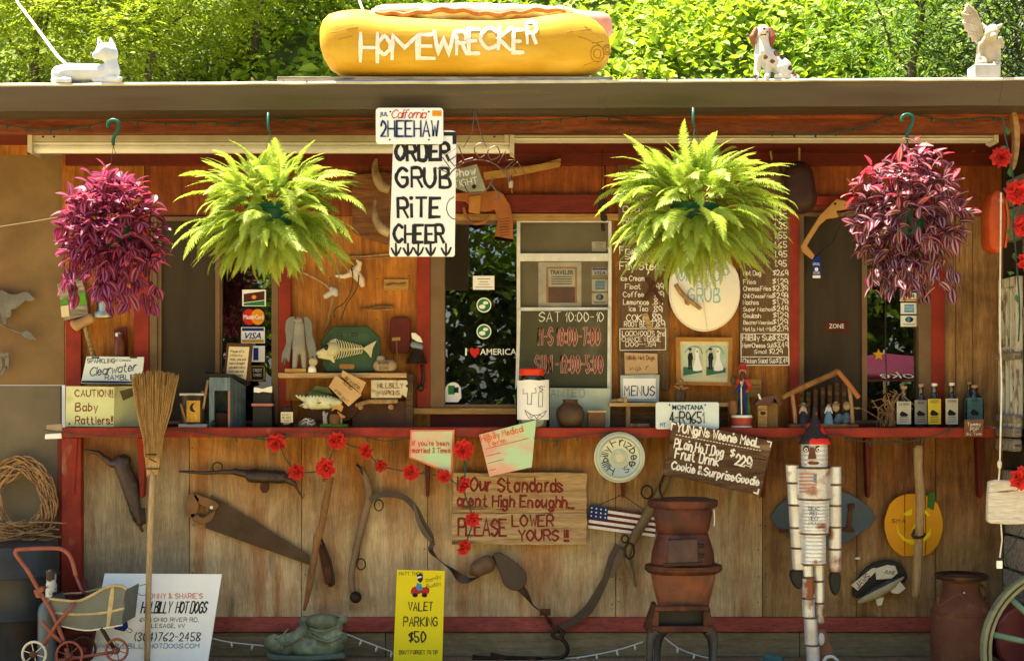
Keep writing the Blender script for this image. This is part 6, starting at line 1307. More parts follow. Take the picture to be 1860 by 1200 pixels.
t = TH('wood_knot_block', 'tan block with a dark carved slot on the orange panel', 'block', 720, 527, -.02); MB().pbox(697, 507, 742, 527, -.018, .018).build('block', lathw, t, bevel=.001); MB().ptube([(702,518),(712,515),(725,516),(737,514)], 2, -.019, n=6).build('slot_twig', stickd, t)
t = TH('snapped_stick', 'short snapped stick nailed flat above the skeleton plaque', 'stick', 690, 565, -.02); MB().ptube([(655,562),(675,560),(684,556),(714,557)], 3, -.015, n=7).build('stick_body', stickd, t, smooth=True); MB().ptube([(657,563),(690,563),(715,561)], 1.6, -.016, n=6).build('splinter', stick, t)
t = TH('red_paddle', 'dark red rounded wooden bat board hung beside the trim', 'paddle', 727, 640, -.03)
MB().prism([(709,582),(714,576),(738,575),(745,580),(745,634),(741,641),(712,641),(708,636)], -.03, .022).build('board', redd, t, bevel=.003); MB().prism([(712,613),(727,612),(727,618),(712,619)], -.034, .004).build('brass_strip', lathw, t); MB().ptube([(720,619),(721,650),(719,664)], 2, -.035, n=6).build('thong', stickd, t)
t = TH('miner_bell', 'bell ornament with a white capped figure on the red trim', 'bell', 757, 712, -.05)
MB().plathe(757, -.07, [(21,660),(18,656),(12,640),(8,634)], 16).build('bell', rustd, t, smooth=40); B = MB(); B.cap((751,626),(763,630),6,6,-.07); sculpt(B, 'figure', mat('grey_blue_paint', (.20,.28,.30), bump=.1), t, .003, 1); MB().prism([(747,604),(754,604),(764,612),(768,622),(757,620),(748,614)], -.085, .02).build('cap', enamw, t, bevel=.003)
MB().ptube([(766,662),(769,684),(764,706)], 3.4, -.06, n=8, sm=3).build('clapper_arm', rustd, t, smooth=True); MB().pell(764, 704, -.07, 7, 7).build('clapper', rustd, t, smooth=True)
# left wall bits
t = TH('birdhouse_sign', 'little painted plank house with a green roof by the red plant', 'birdhouse', 132, 580, -.06)
MB().prism([(103,515),(150,505),(161,572),(116,582)], -.055, .02).build('board', greyw, t, bevel=.002)
MB().prism([(109,546),(122,541),(124,552),(111,555)], -.062, .008).build('roof', mat('bright_green_paint', (.10,.28,.03), bump=.05), t); MB().prism([(136,534),(154,530),(158,552),(136,556)], -.062, .008).build('roof', mat('bright_green_paint2', (.12,.32,.03), bump=.05), t)
MB().prism([(110,556),(124,554),(126,574),(112,576)], -.064, .010).build('house_front', paperc, t); MB().prism([(129,536),(136,533),(138,554),(130,555)], -.061, .008).build('tower', lathw, t)
t = TH('carved_mallet', 'carved tan wooden mallet with a snake-patterned handle', 'mallet', 150, 645, -.05)
B = MB(); B.cap((140,590),(166,578),9,9,-.06); B.cap((134,588),(140,594),7,7,-.06); sculpt(B, 'head', mat('carved_tan_wood', (.46,.29,.13), (.30,.17,.07), .6, sc_=8, bump=.4), t, .005, 1, rough=.003); MB().ptube([(155,593),(160,615),(168,640),(173,660)], [4.5,4,5.5], -.06, n=8, sm=3).build('handle', mat('snake_wood', (.40,.28,.09), (.10,.06,.03), .6, sc_=60, bump=.1), t, smooth=True)
t = TH('jar_lantern', 'clear glass jar lantern hanging from the red plant basket', 'lantern', 188, 578, -.30)
MB().plathe(188, -.10, [(15,578),(17,574),(16,569),(12,560),(12,545),(9,538)], 18).build('jar_body', jarg, t, smooth=40); MB().plathe(188, -.10, [(15,577),(16,571),(14,566)], 16).build('jar_foot', steel, t, smooth=40); MB().plathe(188, -.10, [(8,568),(8,550),(4,545)], 10).build('candle', enamw, t, smooth=40)
MB().ptube([(178,540),(182,518),(190,512),(197,520),(199,540)], .9, -.10, n=5, sm=3).build('handle', rustd, t)
t = TH('holder_bottle', 'small amber bottle in a brown wall bracket above the advert plate', 'bottle', 218, 648, -.05)
MB().prism([(207,598),(229,593),(232,650),(209,650)], -.03, .015).build('bracket', redd, t); MB().plathe(217, -.06, [(10,648),(10,625),(9,618),(6,612),(6,606)], 14).build('bottle_body', mat('amber_glass', (.16,.05,.02), bump=0, rough=.15), t, smooth=40); MB().plathe(215, -.06, [(6,611),(6,605),(3,603)], 12).build('cap', steel, t, smooth=40)
# sheet-door ornaments
tin = mat('dull_galvanised', (.20,.19,.15), (.12,.11,.085), .55, .3, sc_=12, spot=((.08,.06,.04), 8, .55, .75), bump=.2)
t = TH('weathervane_dog', 'grey tin pointer dog with arrow hung on the tan sheet', 'weathervane', 40, 620, -.02)
MB().prism([(-60,540),(-20,528),(4,527),(18,534),(33,534),(41,530),(50,530),(58,537),(64,543),(56,547),(46,546),(38,553),(30,560),(20,562),(20,574),(12,578),(14,590),(6,588),(2,574),(-4,558),(-30,560),(-60,556)], -.02, .006).build('dog_shape', tin, t, bevel=.001)
MB().ptube([(-40,572),(0,588),(38,605)], 1.8, -.02, n=6).build('arrow_shaft', tin, t); MB().prism([(37,604),(48,600),(56,604),(67,617),(50,616),(41,611)], -.022, .006).build('arrow_head', tin, t, bevel=.001)
t = TH('tin_star', 'grey tin cut-out ornament with open centre under the weathervane', 'ornament', 4, 675, -.02)
for P_ in ([(-6,640),(4,641),(16,641),(14,648),(2,648)],[(10,646),(16,648),(16,668),(12,672),(9,662)],[(0,676),(12,664),(13,668),(2,684)],[(-8,646),(2,648),(5,662),(2,676),(-4,678)]): MB().prism(P_, -.02, .006).build('tin_strip', tin, t)
t = TH('clothes_line', 'thin pale line slanting across the tan sheet', 'line', 0, 412, -.2); MB().ptube([(-30,416),(60,402),(118,392)], .8, -.2, n=5).build('cord', rope, t)
t = TH('grapevine_wreath', 'twisted grapevine wreath hanging on the grey sheet above a twig nest', 'wreath', 40, 985, -.05)
for k in range(38):
    ph = R.uniform(0,6.28); r0 = R.uniform(40,62); n_ = 26; a0 = R.uniform(0,6.28); L_ = R.uniform(2.5,6.2); P_ = []
    for i in range(n_+1):
        a = a0 + L_*i/n_; rr_ = r0 + 7*math.sin(2.3*a+ph) + 2.5*math.sin(7*a+ph*3); P_.append((38+rr_*math.cos(a)*1.0, 908+rr_*math.sin(a)*1.18, .018*math.sin(4*a+ph)))
    MB().ptube(P_, R.uniform(1.1,2.0), -.05, n=5).build('vine', twig if k % 3 else stick, t, smooth=True)
for k in range(30):
    x0 = R.uniform(-30,60); y0 = R.uniform(945,985); MB().ptube([(x0,y0-R.uniform(-5,8)),(x0+25,y0+R.uniform(-3,5),-.02),(x0+R.uniform(45,75),y0+R.uniform(-12,8))], R.uniform(1,1.8), -.07+R.uniform(-.03,.02), n=5, sm=3).build('twig', twig if k % 3 else stick, t, smooth=True)
# ---------------- lower wall: tools and harness
def tool(name, lab, cat, px, py, Y=-.04): return TH(name, lab, cat, px, py, Y)
t = tool('sheath_harness', 'curved dark harness hame with metal end, hung next to the broom', 'harness hame', 240, 965)
B = MB()
for a in (((155,817),(178,822),2.5,4.5),((178,822),(203,842),4.5,7),((203,842),(224,838),7,14),((222,845),(236,880),15,16),((236,880),(246,925),16,11),((246,925),(254,948),12,8)): B.cap(*a, -.045)
sculpt(B, 'curved_body', leath, t, .005, 2, rough=.002)
MB().prism([(238,924),(262,922),(264,952),(255,945),(250,930),(246,950),(240,944)], -.07, .02).build('metal_end', rustd, t, bevel=.003); MB().ptube([(252,950),(256,960),(260,965)], 3, -.06, n=7).build('tip', rust, t, smooth=True)
t = tool('yoke_hame', 'long dark curved yoke bar lying level above the hand saw', 'yoke', 430, 905)
B = MB()
for a in (((326,856),(370,858),2.5,3.5),((370,858),(425,856),3.5,5),((425,856),(460,862),6,9),((458,864),(512,866),13,12),((512,864),(535,878),10,5),((535,880),(550,904),3,1.8)): B.cap(*a, -.05)
sculpt(B, 'bar', leath, t, .005, 2, rough=.002); m = MB(); m.ptube([(395+9*math.cos(a),848+9*math.sin(a)) for a in [k*6.283/14 for k in range(14)]], 1.3, -.05, n=6, closed=True); m.build('ring', rustd, t, smooth=True)
MB().prism(oval(480,884,8,11,14), -.06, .02).build('pulley', rust, t, bevel=.002)
for x in (488, 502, 520): MB().prism(oval(x,868,2,2,8), -.085, .01).build('rivet', rust, t)
t = tool('hand_saw', 'rusty old hand saw with worn wooden grip', 'saw', 450, 1025)
MB().prism([(372,958),(384,898),(560,1006),(563,1026)], -.03, .003).build('blade', bladem, t)
gripw = mat('worn_grip_wood', (.22,.115,.04), (.13,.065,.025), .6, sc_=8, bump=.2)
for P_ in ([(340,902),(350,894),(362,906),(356,936),(344,940),(336,930)],[(350,894),(365,900),(384,906),(398,916),(390,926),(372,920),(358,912)],[(344,934),(356,932),(368,940),(384,930),(392,926),(386,942),(374,950),(358,950)]): MB().prism(catmull(P_,2,True), -.042, .024).build('grip', gripw, t, bevel=.003)
MB().prism(oval(384,921,3,3,10), -.046, .004).build('screw', steelr, t)
t = tool('knobbly_stick', 'knobbly barked walking stick leaning in front of the hand saw tip', 'stick', 560, 1110, -.10)
MB().ptube([(599,868),(597,885),(590,920),(585,950),(577,975),(573,1000),(566,1040),(558,1085),(552,1108)], [7,6,7,6,8,6,7,5,2], -.10, n=10, sm=3).build('stick_body', stickd, t, smooth=True)
MB().ptube([(586,871),(600,873),(606,868)], 3, -.11, n=7).build('knob', stickd, t, smooth=True)
t = tool('axe_blade', 'rusty folded iron strap resting behind the knobbly stick', 'iron strap', 590, 1062, -.05)
MB().prism([(576,985),(590,990),(608,1055),(600,1063),(590,1060)], -.05, .012).build('strap', rust, t, bevel=.002); MB().ptube([(582,975),(600,1020),(606,1060),(596,1062)], 2.6, -.06, n=7, sm=2).build('edge', rustd, t, smooth=True)
t = tool('curved_hame', 'long smooth curved wooden hame with an iron ball foot', 'harness hame', 650, 1095)
MB().ptube([(648,845),(660,858),(668,880),(670,905),(660,945),(650,985),(642,1020),(638,1050),(642,1078)], [2.5,6,7,8,7,7,6,6,5], -.04, n=10, sm=3).build('hame', mat('grey_worn_wood', (.24,.16,.085), (.13,.085,.045), .5, sc_=5, bump=.2), t, smooth=True)
MB().ptube([(650,848),(664,862),(672,890),(668,930),(656,975),(648,1020)], 2.5, -.028, n=7, sm=3).build('iron_edge', rustd, t, smooth=True); MB().pell(646, 1084, -.05, 11, 11).build('ball', rustd, t, smooth=True)
for cx, cy in ((688,917),(656,1024)):
    m = MB(); m.ptube([(cx+8*math.cos(a),cy+10*math.sin(a)) for a in [k*6.283/14 for k in range(14)]], 1.4, -.05, n=6, closed=True); m.build('ring', rustd, t, smooth=True)
MB().ptube([(648,843),(654,850),(660,862)], 2.5, -.05, n=7).build('hook', rustd, t, smooth=True)
t = tool('harness_strap', 'long twisted leather harness strap draped in a wide U across the wall', 'harness', 930, 1160, -.06)
def strap(P_, wpx, Y=-.06, tw=0, mm=leath):
    Q = smooth_pts(P_, 5); m = MB(); vs_ = []
    for i, q in enumerate(Q):
        a = Q[max(i-1,0)]; b_ = Q[min(i+1,len(Q)-1)]; tx, ty = b_[0]-a[0], b_[1]-a[1]; l_ = math.hypot(tx, ty) or 1; nx_, ny_ = -ty/l_, tx/l_
        u = i/(len(Q)-1); w_ = (wpx if not isinstance(wpx,(list,tuple)) else wpx[min(int(u*(len(wpx)-1)),len(wpx)-2)]*(1-(u*(len(wpx)-1) % 1)) + wpx[min(int(u*(len(wpx)-1))+1,len(wpx)-1)]*(u*(len(wpx)-1) % 1)); th = tw*u*math.pi
        dy = math.sin(th)*w_*S(Y); wc = w_*max(.25,abs(math.cos(th))); p = W(q[0]+nx_*wc/1, q[1]+ny_*wc, Y); r_ = W(q[0]-nx_*wc, q[1]-ny_*wc, Y)
        for pt, s_ in ((p,1),(r_,-1)): vs_ += [pt + Vector((0, s_*dy - .003, 0)), pt + Vector((0, s_*dy + .003, 0))]
    fs = []
    for i in range(len(Q)-1): b = i*4; fs += [(b,b+2,b+6,b+4),(b+1,b+5,b+7,b+3),(b,b+4,b+5,b+1),(b+2,b+3,b+7,b+6)]
    m.add(vs_, fs); o = m.build('strap', mm, t, smooth=50); return o
strap([(672,908),(690,898),(712,897),(736,904),(756,925),(768,950),(782,972),(786,990)], [5,6,5,6,4]); strap([(752,915),(760,945),(772,968),(784,982)], [2,4,5,3], -.07, 0, mat('worn_strap_edge', (.15,.11,.06), bump=.2))
strap([(786,985),(783,1000),(800,1018),(822,1035),(838,1050),(856,1052),(880,1040),(896,1022),(902,1010)], [3,8,5,8,3,4,10], -.06, 2)
B = MB(); B.cap((868,1032),(884,1024),15,17,-.07); B.cap((858,1040),(868,1030),6,12,-.07); sculpt(B, 'padded_roll', mat('scuffed_leather_pad', (.15,.085,.04), (.07,.045,.02), .5, sc_=10, bump=.3), t, .006, 2)
MB().prism(catmull([(896,1006),(908,1003),(925,1012),(942,1025),(955,1040),(956,1058),(944,1071),(930,1071),(916,1062),(908,1040),(900,1020)],3,True), -.08, .012).build('blinker_pad', leath, t, bevel=.003)
strap([(940,1062),(955,1078),(968,1098),(985,1112),(995,1122),(1004,1138),(1010,1150)], [9,7,3,7,8,4,3], -.06, 1); MB().prism(rect(980,1105,1000,1117), -.075, .008).build('buckle', rust, t, bevel=.002)
strap([(1018,1140),(1040,1128),(1065,1110),(1082,1085),(1100,1050),(1115,1015),(1126,990)], [4,7,9,8,6,11,9], -.06, 0)
strap([(1110,1048),(1122,1018),(1130,998)], [3,7,5], -.07, 0, mat('worn_strap_edge2', (.15,.11,.06), bump=.2))
m = MB(); m.ptube([(1013+10*math.cos(a),1150+8*math.sin(a)) for a in [k*6.283/16 for k in range(16)]], 3.4, -.07, n=8, closed=True); m.build('ring', rustd, t, smooth=True)
MB().ptube([(1017,1157),(1028,1168),(1031,1182),(1022,1192),(1000,1197),(960,1197),(925,1195)], 3.8, -.08, n=8, sm=4).build('hook', rustd, t, smooth=True)
MB().prism([(858,1188),(890,1191),(892,1184),(920,1190),(985,1192),(985,1202),(858,1202)], -.10, .01).build('flat_iron', rustd, t, bevel=.002)
t = tool('single_tree_hame', 'worn olive-brown hame with iron rings hanging beside the rusty stove', 'harness hame', 1160, 1070)
MB().ptube([(1215,862),(1200,890),(1186,915),(1170,945),(1152,975),(1140,1000),(1142,1025),(1150,1045),(1155,1066)], [6,9,10,9,9,8,6,4,2], -.05, n=10, sm=3).build('hame', mat('olive_worn_wood', (.20,.145,.06), (.12,.085,.04), .5, sc_=5, bump=.2), t, smooth=True)
for cx, cy, rx, ry in ((1175,893,10,12),(1143,1000,9,14),(1135,978,6,7)):
    m = MB(); m.ptube([(cx+rx*math.cos(a),cy+ry*math.sin(a)) for a in [k*6.283/16 for k in range(16)]], 1.8, -.075, n=6, closed=True); m.build('ring', rustd, t, smooth=True)
MB().ptube([(1208,858),(1200,875),(1198,890),(1204,905)], 1.8, -.075, n=6, sm=2).build('chain', rustd, t)
# blue fish board, pumpkin, stick, jaws
t = TH('blue_fish_board', 'dull blue lens-shaped wooden board behind the tin can man', 'board', 1495, 1000, -.04)
MB().prism(catmull([(1400,938),(1430,905),(1470,890),(1520,889),(1560,906),(1592,940),(1560,970),(1520,992),(1470,992),(1430,972)],2,True), -.035, .016).build('board', mat('dull_blue_paint', (.085,.115,.125), (.06,.08,.09), .7, sc_=5, bump=.1), t, bevel=.002)
MB().prism([(1540,916),(1553,914),(1552,922),(1549,924),(1546,955),(1552,962),(1552,966),(1530,964),(1531,959),(1538,956),(1542,924)], -.045, .010).build('letter_shape', rust, t, bevel=.001); MB().prism(rect(1415,960,1432,967), -.04, .008).build('nail_block', rust, t)
t = TH('pumpkin_board', 'three-plank orange pumpkin cut-out with carved grin behind the stick', 'board', 1660, 1010, -.05)
def pk_side(x0, x1):
    top = []; bot = []
    for k in range(9):
        x = x0 + (x1-x0)*k/8; u = (x-1660)/53.5; h = (1-abs(u)**2.4)**.5 if abs(u) < 1 else 0; top.append((x, 948-52*h + (4 if abs(u) > .9 else 0))); bot.append((x, min(1009, 950+62*h)))
    return top + bot[::-1]
for x0, x1 in ((1607,1643),(1644.5,1681),(1682.5,1713)): MB().prism(pk_side(x0, x1), -.05, .014).build('plank', orange, t, bevel=.0015)
m = MB()
for P_ in ([(1640,933),(1657,923),(1656,935),(1646,936)],[(1690,936),(1680,924),(1678,930),(1684,936)],[(1655,962),(1664,946),(1668,964)],[(1628,948),(1633,966),(1645,978),(1660,980),(1675,978),(1688,964),(1691,956),(1690,972),(1680,982),(1668,988),(1655,988),(1640,980),(1631,968)]): flat(m, P_, -.05)
m.build('face_paint', yell, t); m = MB(); write(m, 'SMA', 1620, 949, 7, 24, 1.1, -.05, rot=0); m.build('lettering', ink, t)
MB().prism([(1686,896),(1698,893),(1699,904),(1696,926),(1685,921)], -.056, .008).build('stem', mat('green_stem_paint', (.05,.16,.02), bump=.05), t); MB().prism([(1650,890),(1660,888),(1660,898),(1652,899)], -.045, .006).build('stem', rust, t)
t = TH('peavey_pole', 'debarked pole with an iron loop hanging in front of the pumpkin board', 'pole', 1668, 1088, -.16)
MB().ptube([(1668,808),(1668,850),(1671,890),(1671,940),(1668,1000),(1666,1050),(1664,1085)], [9,8,9,8,8,9,6], -.16, n=12, sm=3).build('shaft', mat('smooth_pole_wood', (.42,.29,.13), (.26,.165,.07), .7, sc_=5, st=(9,9,1), bump=.3), t, smooth=True)
MB().ptube([(1660,812),(1661,790),(1667,780),(1673,784),(1674,800),(1670,812)], 2.6, -.175, n=7, sm=3).build('iron_hook', rust, t, smooth=True)
m = MB(); m.ptube([(1668+11*math.cos(a),971+5*math.sin(a), -.03*math.sin(a)) for a in [k*6.283/14 for k in range(14)]], 2.4, -.16, n=7, closed=True); m.build('iron_band', rustd, t, smooth=True); MB().ptube([(1661,960),(1658,970),(1660,978)], 2, -.19, n=6).build('band_tail', rustd, t)
t = TH('mounted_shark_fish', 'small grey mounted fish with a white plate marked JAWS on dark plaque', 'mounted fish', 1595, 1100, -.06)
MB().prism(catmull([(1550,1068),(1572,1032),(1600,1018),(1632,1020),(1646,1040),(1644,1056),(1600,1072),(1556,1086)],2,True), -.045, .02).build('plaque', mat('dark_green_black', (.03,.03,.02), bump=.1), t, bevel=.002)
MB().prism([(1546,1062),(1583,1032),(1590,1030),(1592,1036),(1558,1072)], -.052, .003).build('name_plate', enam, t)
m = MB(); write(m, 'JAWS', 1559, 1068, 10, 30, 2.4, -.052, rot=43, gap=1.1); m.build('lettering', ink, t)
MB().prism([(1590,1032),(1612,1025),(1626,1027),(1631,1040),(1620,1050),(1592,1052)], -.053, .005).build('torn_plate', enam, t, bevel=.001); m = MB(); write(m, 'JUNE', 1606, 1040, 6, 20, 1.2, -.053, rot=-10); m.build('lettering', ink, t)
B = MB()
for a in (((1562,1092),(1590,1076),4,12),((1590,1076),(1620,1060),12,9),((1620,1060),(1640,1048),8,3)): B.cap(*a, -.075)
sculpt(B, 'body', [mat('slate_fish_back', (.05,.06,.055), bump=.05, rough=.35), mat('pale_fish_belly', (.42,.38,.22), bump=.05, rough=.4)], t, .0035, 2, lambda c: 0 if topx(c)[1] < 1068 - .5*(topx(c)[0]-1592) + 3 else 1)
for P_ in ([(1615,1068),(1636,1056),(1645,1068),(1632,1078),(1620,1076)],[(1590,1086),(1606,1084),(1602,1098),(1594,1100)],[(1588,1080),(1606,1074),(1600,1084)]): MB().prism(P_, -.085, .005).build('fin', enam, t, bevel=.001)
MB().prism(rect(1554,1012,1562,1015), -.02, .02).build('nail_tag', enamw, TH('nail_tag_holder', 'tiny white paper scrap stapled above the mounted grey fish', 'paper scrap', 1558, 1015, -.02))
# ================================================================== things standing in front of the wall
def ring_tube(root, name, m_, cx, cy, rx, ry, Y, r_, n=28, dY=None):
    m = MB(); m.ptube([(cx+rx*math.cos(2*math.pi*k/n), cy+ry*math.sin(2*math.pi*k/n), (dY*math.cos(2*math.pi*k/n) if dY else 0)) for k in range(n)], r_, Y, n=7, closed=True); return m.build(name, m_, root, smooth=True)
# broom
t = TH('straw_broom', 'old straw broom standing bristles-up against the counter', 'broom', 268, 1210, -.40); Yo = -.40
n_ = 0; V = []
m = MB()
for k in range(330):
    u = R.uniform(-1,1); v = R.uniform(-1,1); dy = v*.018; ex = R.uniform(-2.5,2.5)
    top = 677 + 7*u*u + R.uniform(-5,7); P_ = [(277+14*u, 830, dy), (278+17*u, 795, dy*1.1), (280+31*u, 745, dy*1.4), (281+42*u+ex, top, dy*1.9)]
    m.ptube(P_, [1.5,1.4,1.3,.7], Yo, n=3)
m.build('bristles', straw, t)
m = MB(); vs_ = []
for y, hw in ((862,10),(850,12),(836,13),(815,15),(790,19),(760,27),(720,34),(700,37)): m.v += [W(278+hw, y, Yo) + Vector((0,d,0)) for d in (.012,)] + [W(278-hw, y, Yo) + Vector((0,.012,0)), W(278-hw, y, Yo) + Vector((0,-.012,0)), W(278+hw, y, Yo) + Vector((0,-.012,0))]
for i in range(7):
    for k in range(4): l = (k+1) % 4; m.f.append([i*4+k, i*4+l, (i+1)*4+l, (i+1)*4+k]); m.m.append(0)
m.build('bristle_core', straw, t)
for y, hw in ((824,15.5),(850,13)): m = MB(); m.ptube([(277+hw*math.cos(a), y+1.2*math.sin(a), -.022*math.sin(a)) for a in [q*6.283/18 for q in range(18)]], 1.1, Yo, n=5, closed=True); m.build('binding', black, t)
MB().ptube([(270,832),(284,839)], .9, Yo-.024, n=5).build('binding', black, t)
MB().ptube([(278,856),(275,920),(272,1000),(269,1100),(267,1215)], [5.6,6,5.6,5.4,5.4], Yo, n=12, sm=2).build('handle', mat('pale_broom_handle', (.46,.34,.17), (.34,.235,.11), .6, sc_=5, st=(9,9,1), bump=.15), t, smooth=True)
for k in range(20): x = R.uniform(266,289); MB().ptube([(x,856),(x+R.uniform(-2,2),866+R.uniform(-2,4))], 1, Yo-.008+R.uniform(0,.016), n=4).build('straw_end', straw, t)
# stove
t = TH('potbelly_stove', 'rusty potbelly stove with two flared rims and cast door on short curved legs', 'stove', 1240, 1205, -.42); Ys = -.42
MB().plathe(1240, Ys, [(60,906),(64,908),(64,917),(60,921),(52,922),(54,930),(48,962),(44,968)], 36, sy=.72).build('top_bowl', rustr, t, smooth=40)
MB().plathe(1245, Ys, [(46,909),(46,905),(40,903)], 28, sy=.7).build('lid', rust, t, smooth=40)
MB().plathe(1240, Ys, [(46,968),(50,980),(56,1000),(58,1020),(57,1030)], 36, sy=.75).build('belly', rustr, t, smooth=40)
MB().plathe(1241, Ys, [(60,1022),(70,1025),(71,1033),(64,1039),(58,1041)], 36, sy=.72).build('collar', rust, t, smooth=40)
MB().plathe(1241, Ys, [(59,1040),(55,1062),(50,1082),(46,1100)], 36, sy=.75, mi=0).build('lower_bowl', mat('orange_rust', (.22,.075,.028), (.10,.05,.03), .8, .1, sc_=9, spot=((.30,.15,.05), 6, .58, .75), bump=.3), t, smooth=40)
MB().prism([(1214,979),(1268,977),(1270,1022),(1212,1026)], Ys-.165, .03).build('door', mat('black_red_iron', (.09,.05,.045), (.045,.035,.035), .4, .5, sc_=14, spot=((.24,.20,.17), 12, .60, .75), bump=.3), t, bevel=.006)
for y in (990, 1008): MB().ptube([(1268,y),(1279,y+1)], 4, Ys-.15, n=8).build('hinge', rustd, t, smooth=40)
MB().prism([(1206,1022),(1276,1020),(1276,1026),(1205,1029)], Ys-.17, .02).build('door_ledge', rustd, t, bevel=.002)
fr = [(1186,1102),(1291,1100),(1297,1146),(1181,1148)]
for P_ in ([(1190,1101),(1288,1100),(1291,1109),(1189,1110)],[(1184,1137),(1296,1136),(1297,1147),(1181,1148)],[(1189,1110),(1197,1110),(1197,1137),(1184,1137)],[(1278,1109),(1290,1109),(1296,1136),(1278,1136)]): MB().prism(P_, Ys-.13, .03).build('base_frame', rust, t, bevel=.003)
MB().prism([(1196,1108),(1280,1108),(1280,1139),(1196,1139)], Ys-.08, .004).build('ash_box', black, t); MB().prism([(1190,1104),(1290,1104),(1294,1146),(1184,1146)], Ys+.1, .02).build('base_back', rust, t)  # black sheet stands for the shade inside the base opening
for P_, sd_ in (([(1196,1104),(1182,1150)],0),([(1286,1104),(1296,1150)],0)): MB().prism([(P_[0][0]-4,P_[0][1]),(P_[0][0]+2,P_[0][1]),(P_[1][0]+4,P_[1][1]),(P_[1][0]-6,P_[1][1])], Ys-.12, .22).build('base_side', rust, t)
leg_m = mat('blue_grey_iron', (.085,.085,.075), (.05,.05,.045), .5, .5, sc_=10, bump=.2, spot=((.13,.06,.03), 8, .6, .8))
for P_ in ([(1190,1144),(1182,1160),(1180,1182),(1180,1210)],[(1288,1144),(1296,1160),(1297,1182),(1297,1210)]):
    MB().ptube(P_, [13,9,6,6], Ys-.10, n=10, sm=4).build('leg', leg_m, t, smooth=True); MB().ptube([(a+(14 if a < 1240 else -4), b_) for a, b_ in P_], [10,8,6,6], Ys+.10, n=10, sm=4).build('leg', leg_m, t, smooth=True)
MB().ptube([(1297,925),(1298,945),(1297,955)], 1, Ys-.1, n=5).build('wire', rope, t)
# milk can
t = TH('milk_can', 'red-brown rusted milk can standing at the end of the wall', 'milk can', 1746, 1210, -.42); Yc_ = -.42
rc = mat('matt_rust_paint', (.115,.046,.022), (.08,.03,.015), .7, .1, sc_=7, spot=((.20,.09,.05), 14, .60, .8), bump=.15)
MB().plathe(1746, Yc_, [(54,1212),(54,1114),(52,1104),(44,1090),(36,1080),(33,1072),(33,1056),(38,1050),(45,1046)], 36).build('body', rc, t, smooth=35)
MB().plathe(1746, Yc_, [(45,1050),(47,1047),(47,1043),(44,1041),(36,1044),(30,1048)], 36).build('lid_rim', rustd, t, smooth=35); MB().plathe(1746, Yc_, [(53.8,1113),(55,1111),(55,1108),(53,1106)], 36).build('band', rc, t, smooth=35)
MB().ptube([(1706,1080),(1703,1094),(1708,1098),(1728,1084),(1742,1078),(1749,1082),(1749,1088)], 2.6, Yc_-.13, n=7, sm=3).build('handle', rc, t, smooth=True); MB().ptube([(1782,1062),(1792,1072),(1790,1088)], 2.6, Yc_-.02, n=7, sm=3).build('handle', rc, t, smooth=True); MB().pell(1751, 1076, Yc_-.095, 2, 2).build('rivet', steel, t)
# wagon wheel
t = TH('wagon_wheel', 'grey-green wooden wagon wheel leaning at the corner of the stand', 'wheel', 1940, 1340, -.72); Yw = -.72
wg = mat('grey_green_wheel', (.24,.26,.14), (.15,.16,.085), .75, sc_=8, bump=.3, spot=((.10,.07,.05), 8, .58, .75)); wg2 = mat('green_spoke', (.15,.24,.15), (.09,.15,.09), .7, sc_=8, bump=.2)
m = MB(); n = 56; c0 = (1940,1182)
for r0, r1, dy, mi in ((154,138,0,0),):
    vs_ = []
    for k in range(n):
        a = 2*math.pi*k/n
        for rr_, d in ((r0,0),(r1,0),(r1,.05),(r0,.05)): vs_.append(W(c0[0]+rr_*math.cos(a), c0[1]+rr_*math.sin(a), Yw) + Vector((0,d,0)))
    m.add(vs_, [(k*4+j, k*4+(j+1) % 4, ((k+1) % n)*4+(j+1) % 4, ((k+1) % n)*4+j) for k in range(n) for j in range(4)])
m.build('rim', wg, t, bevel=.004, smooth=30)
m = MB(); m.ptube([(c0[0]+146*math.cos(2*math.pi*k/n), c0[1]+146*math.sin(2*math.pi*k/n)) for k in range(n)], 1.6, Yw-.001, n=5, closed=True); m.build('iron_groove', rustd, t, smooth=True)
for k in range(12): a = 2*math.pi*(k+.42)/12; MB().ptube([(c0[0]+20*math.cos(a), c0[1]+20*math.sin(a), .025),(c0[0]+80*math.cos(a), c0[1]+80*math.sin(a), .025),(c0[0]+140*math.cos(a), c0[1]+140*math.sin(a), .025)], [7,5.5,6], Yw, n=8).build('spoke', wg2, t, smooth=True)
MB().lathe(W(c0[0],c0[1],Yw+.06), [(.06,-.0),(.06,.08),(.045,.12),(.02,.13)], 20, ax=(0,-1,0)).build('hub', rustr, t, smooth=40)
t = TH('red_drum', 'dark red rusted drum behind the wagon wheel spokes', 'drum', 1850, 1205, -.45)
MB().prism(catmull([(1850,1102),(1872,1110),(1884,1140),(1880,1180),(1866,1205),(1830,1205),(1812,1180),(1815,1130)],2,True), -.50, .16).build('drum_body', mat('dark_red_enamel', (.15,.03,.03), bump=.15, rough=.4), t, bevel=.01, smooth=40)
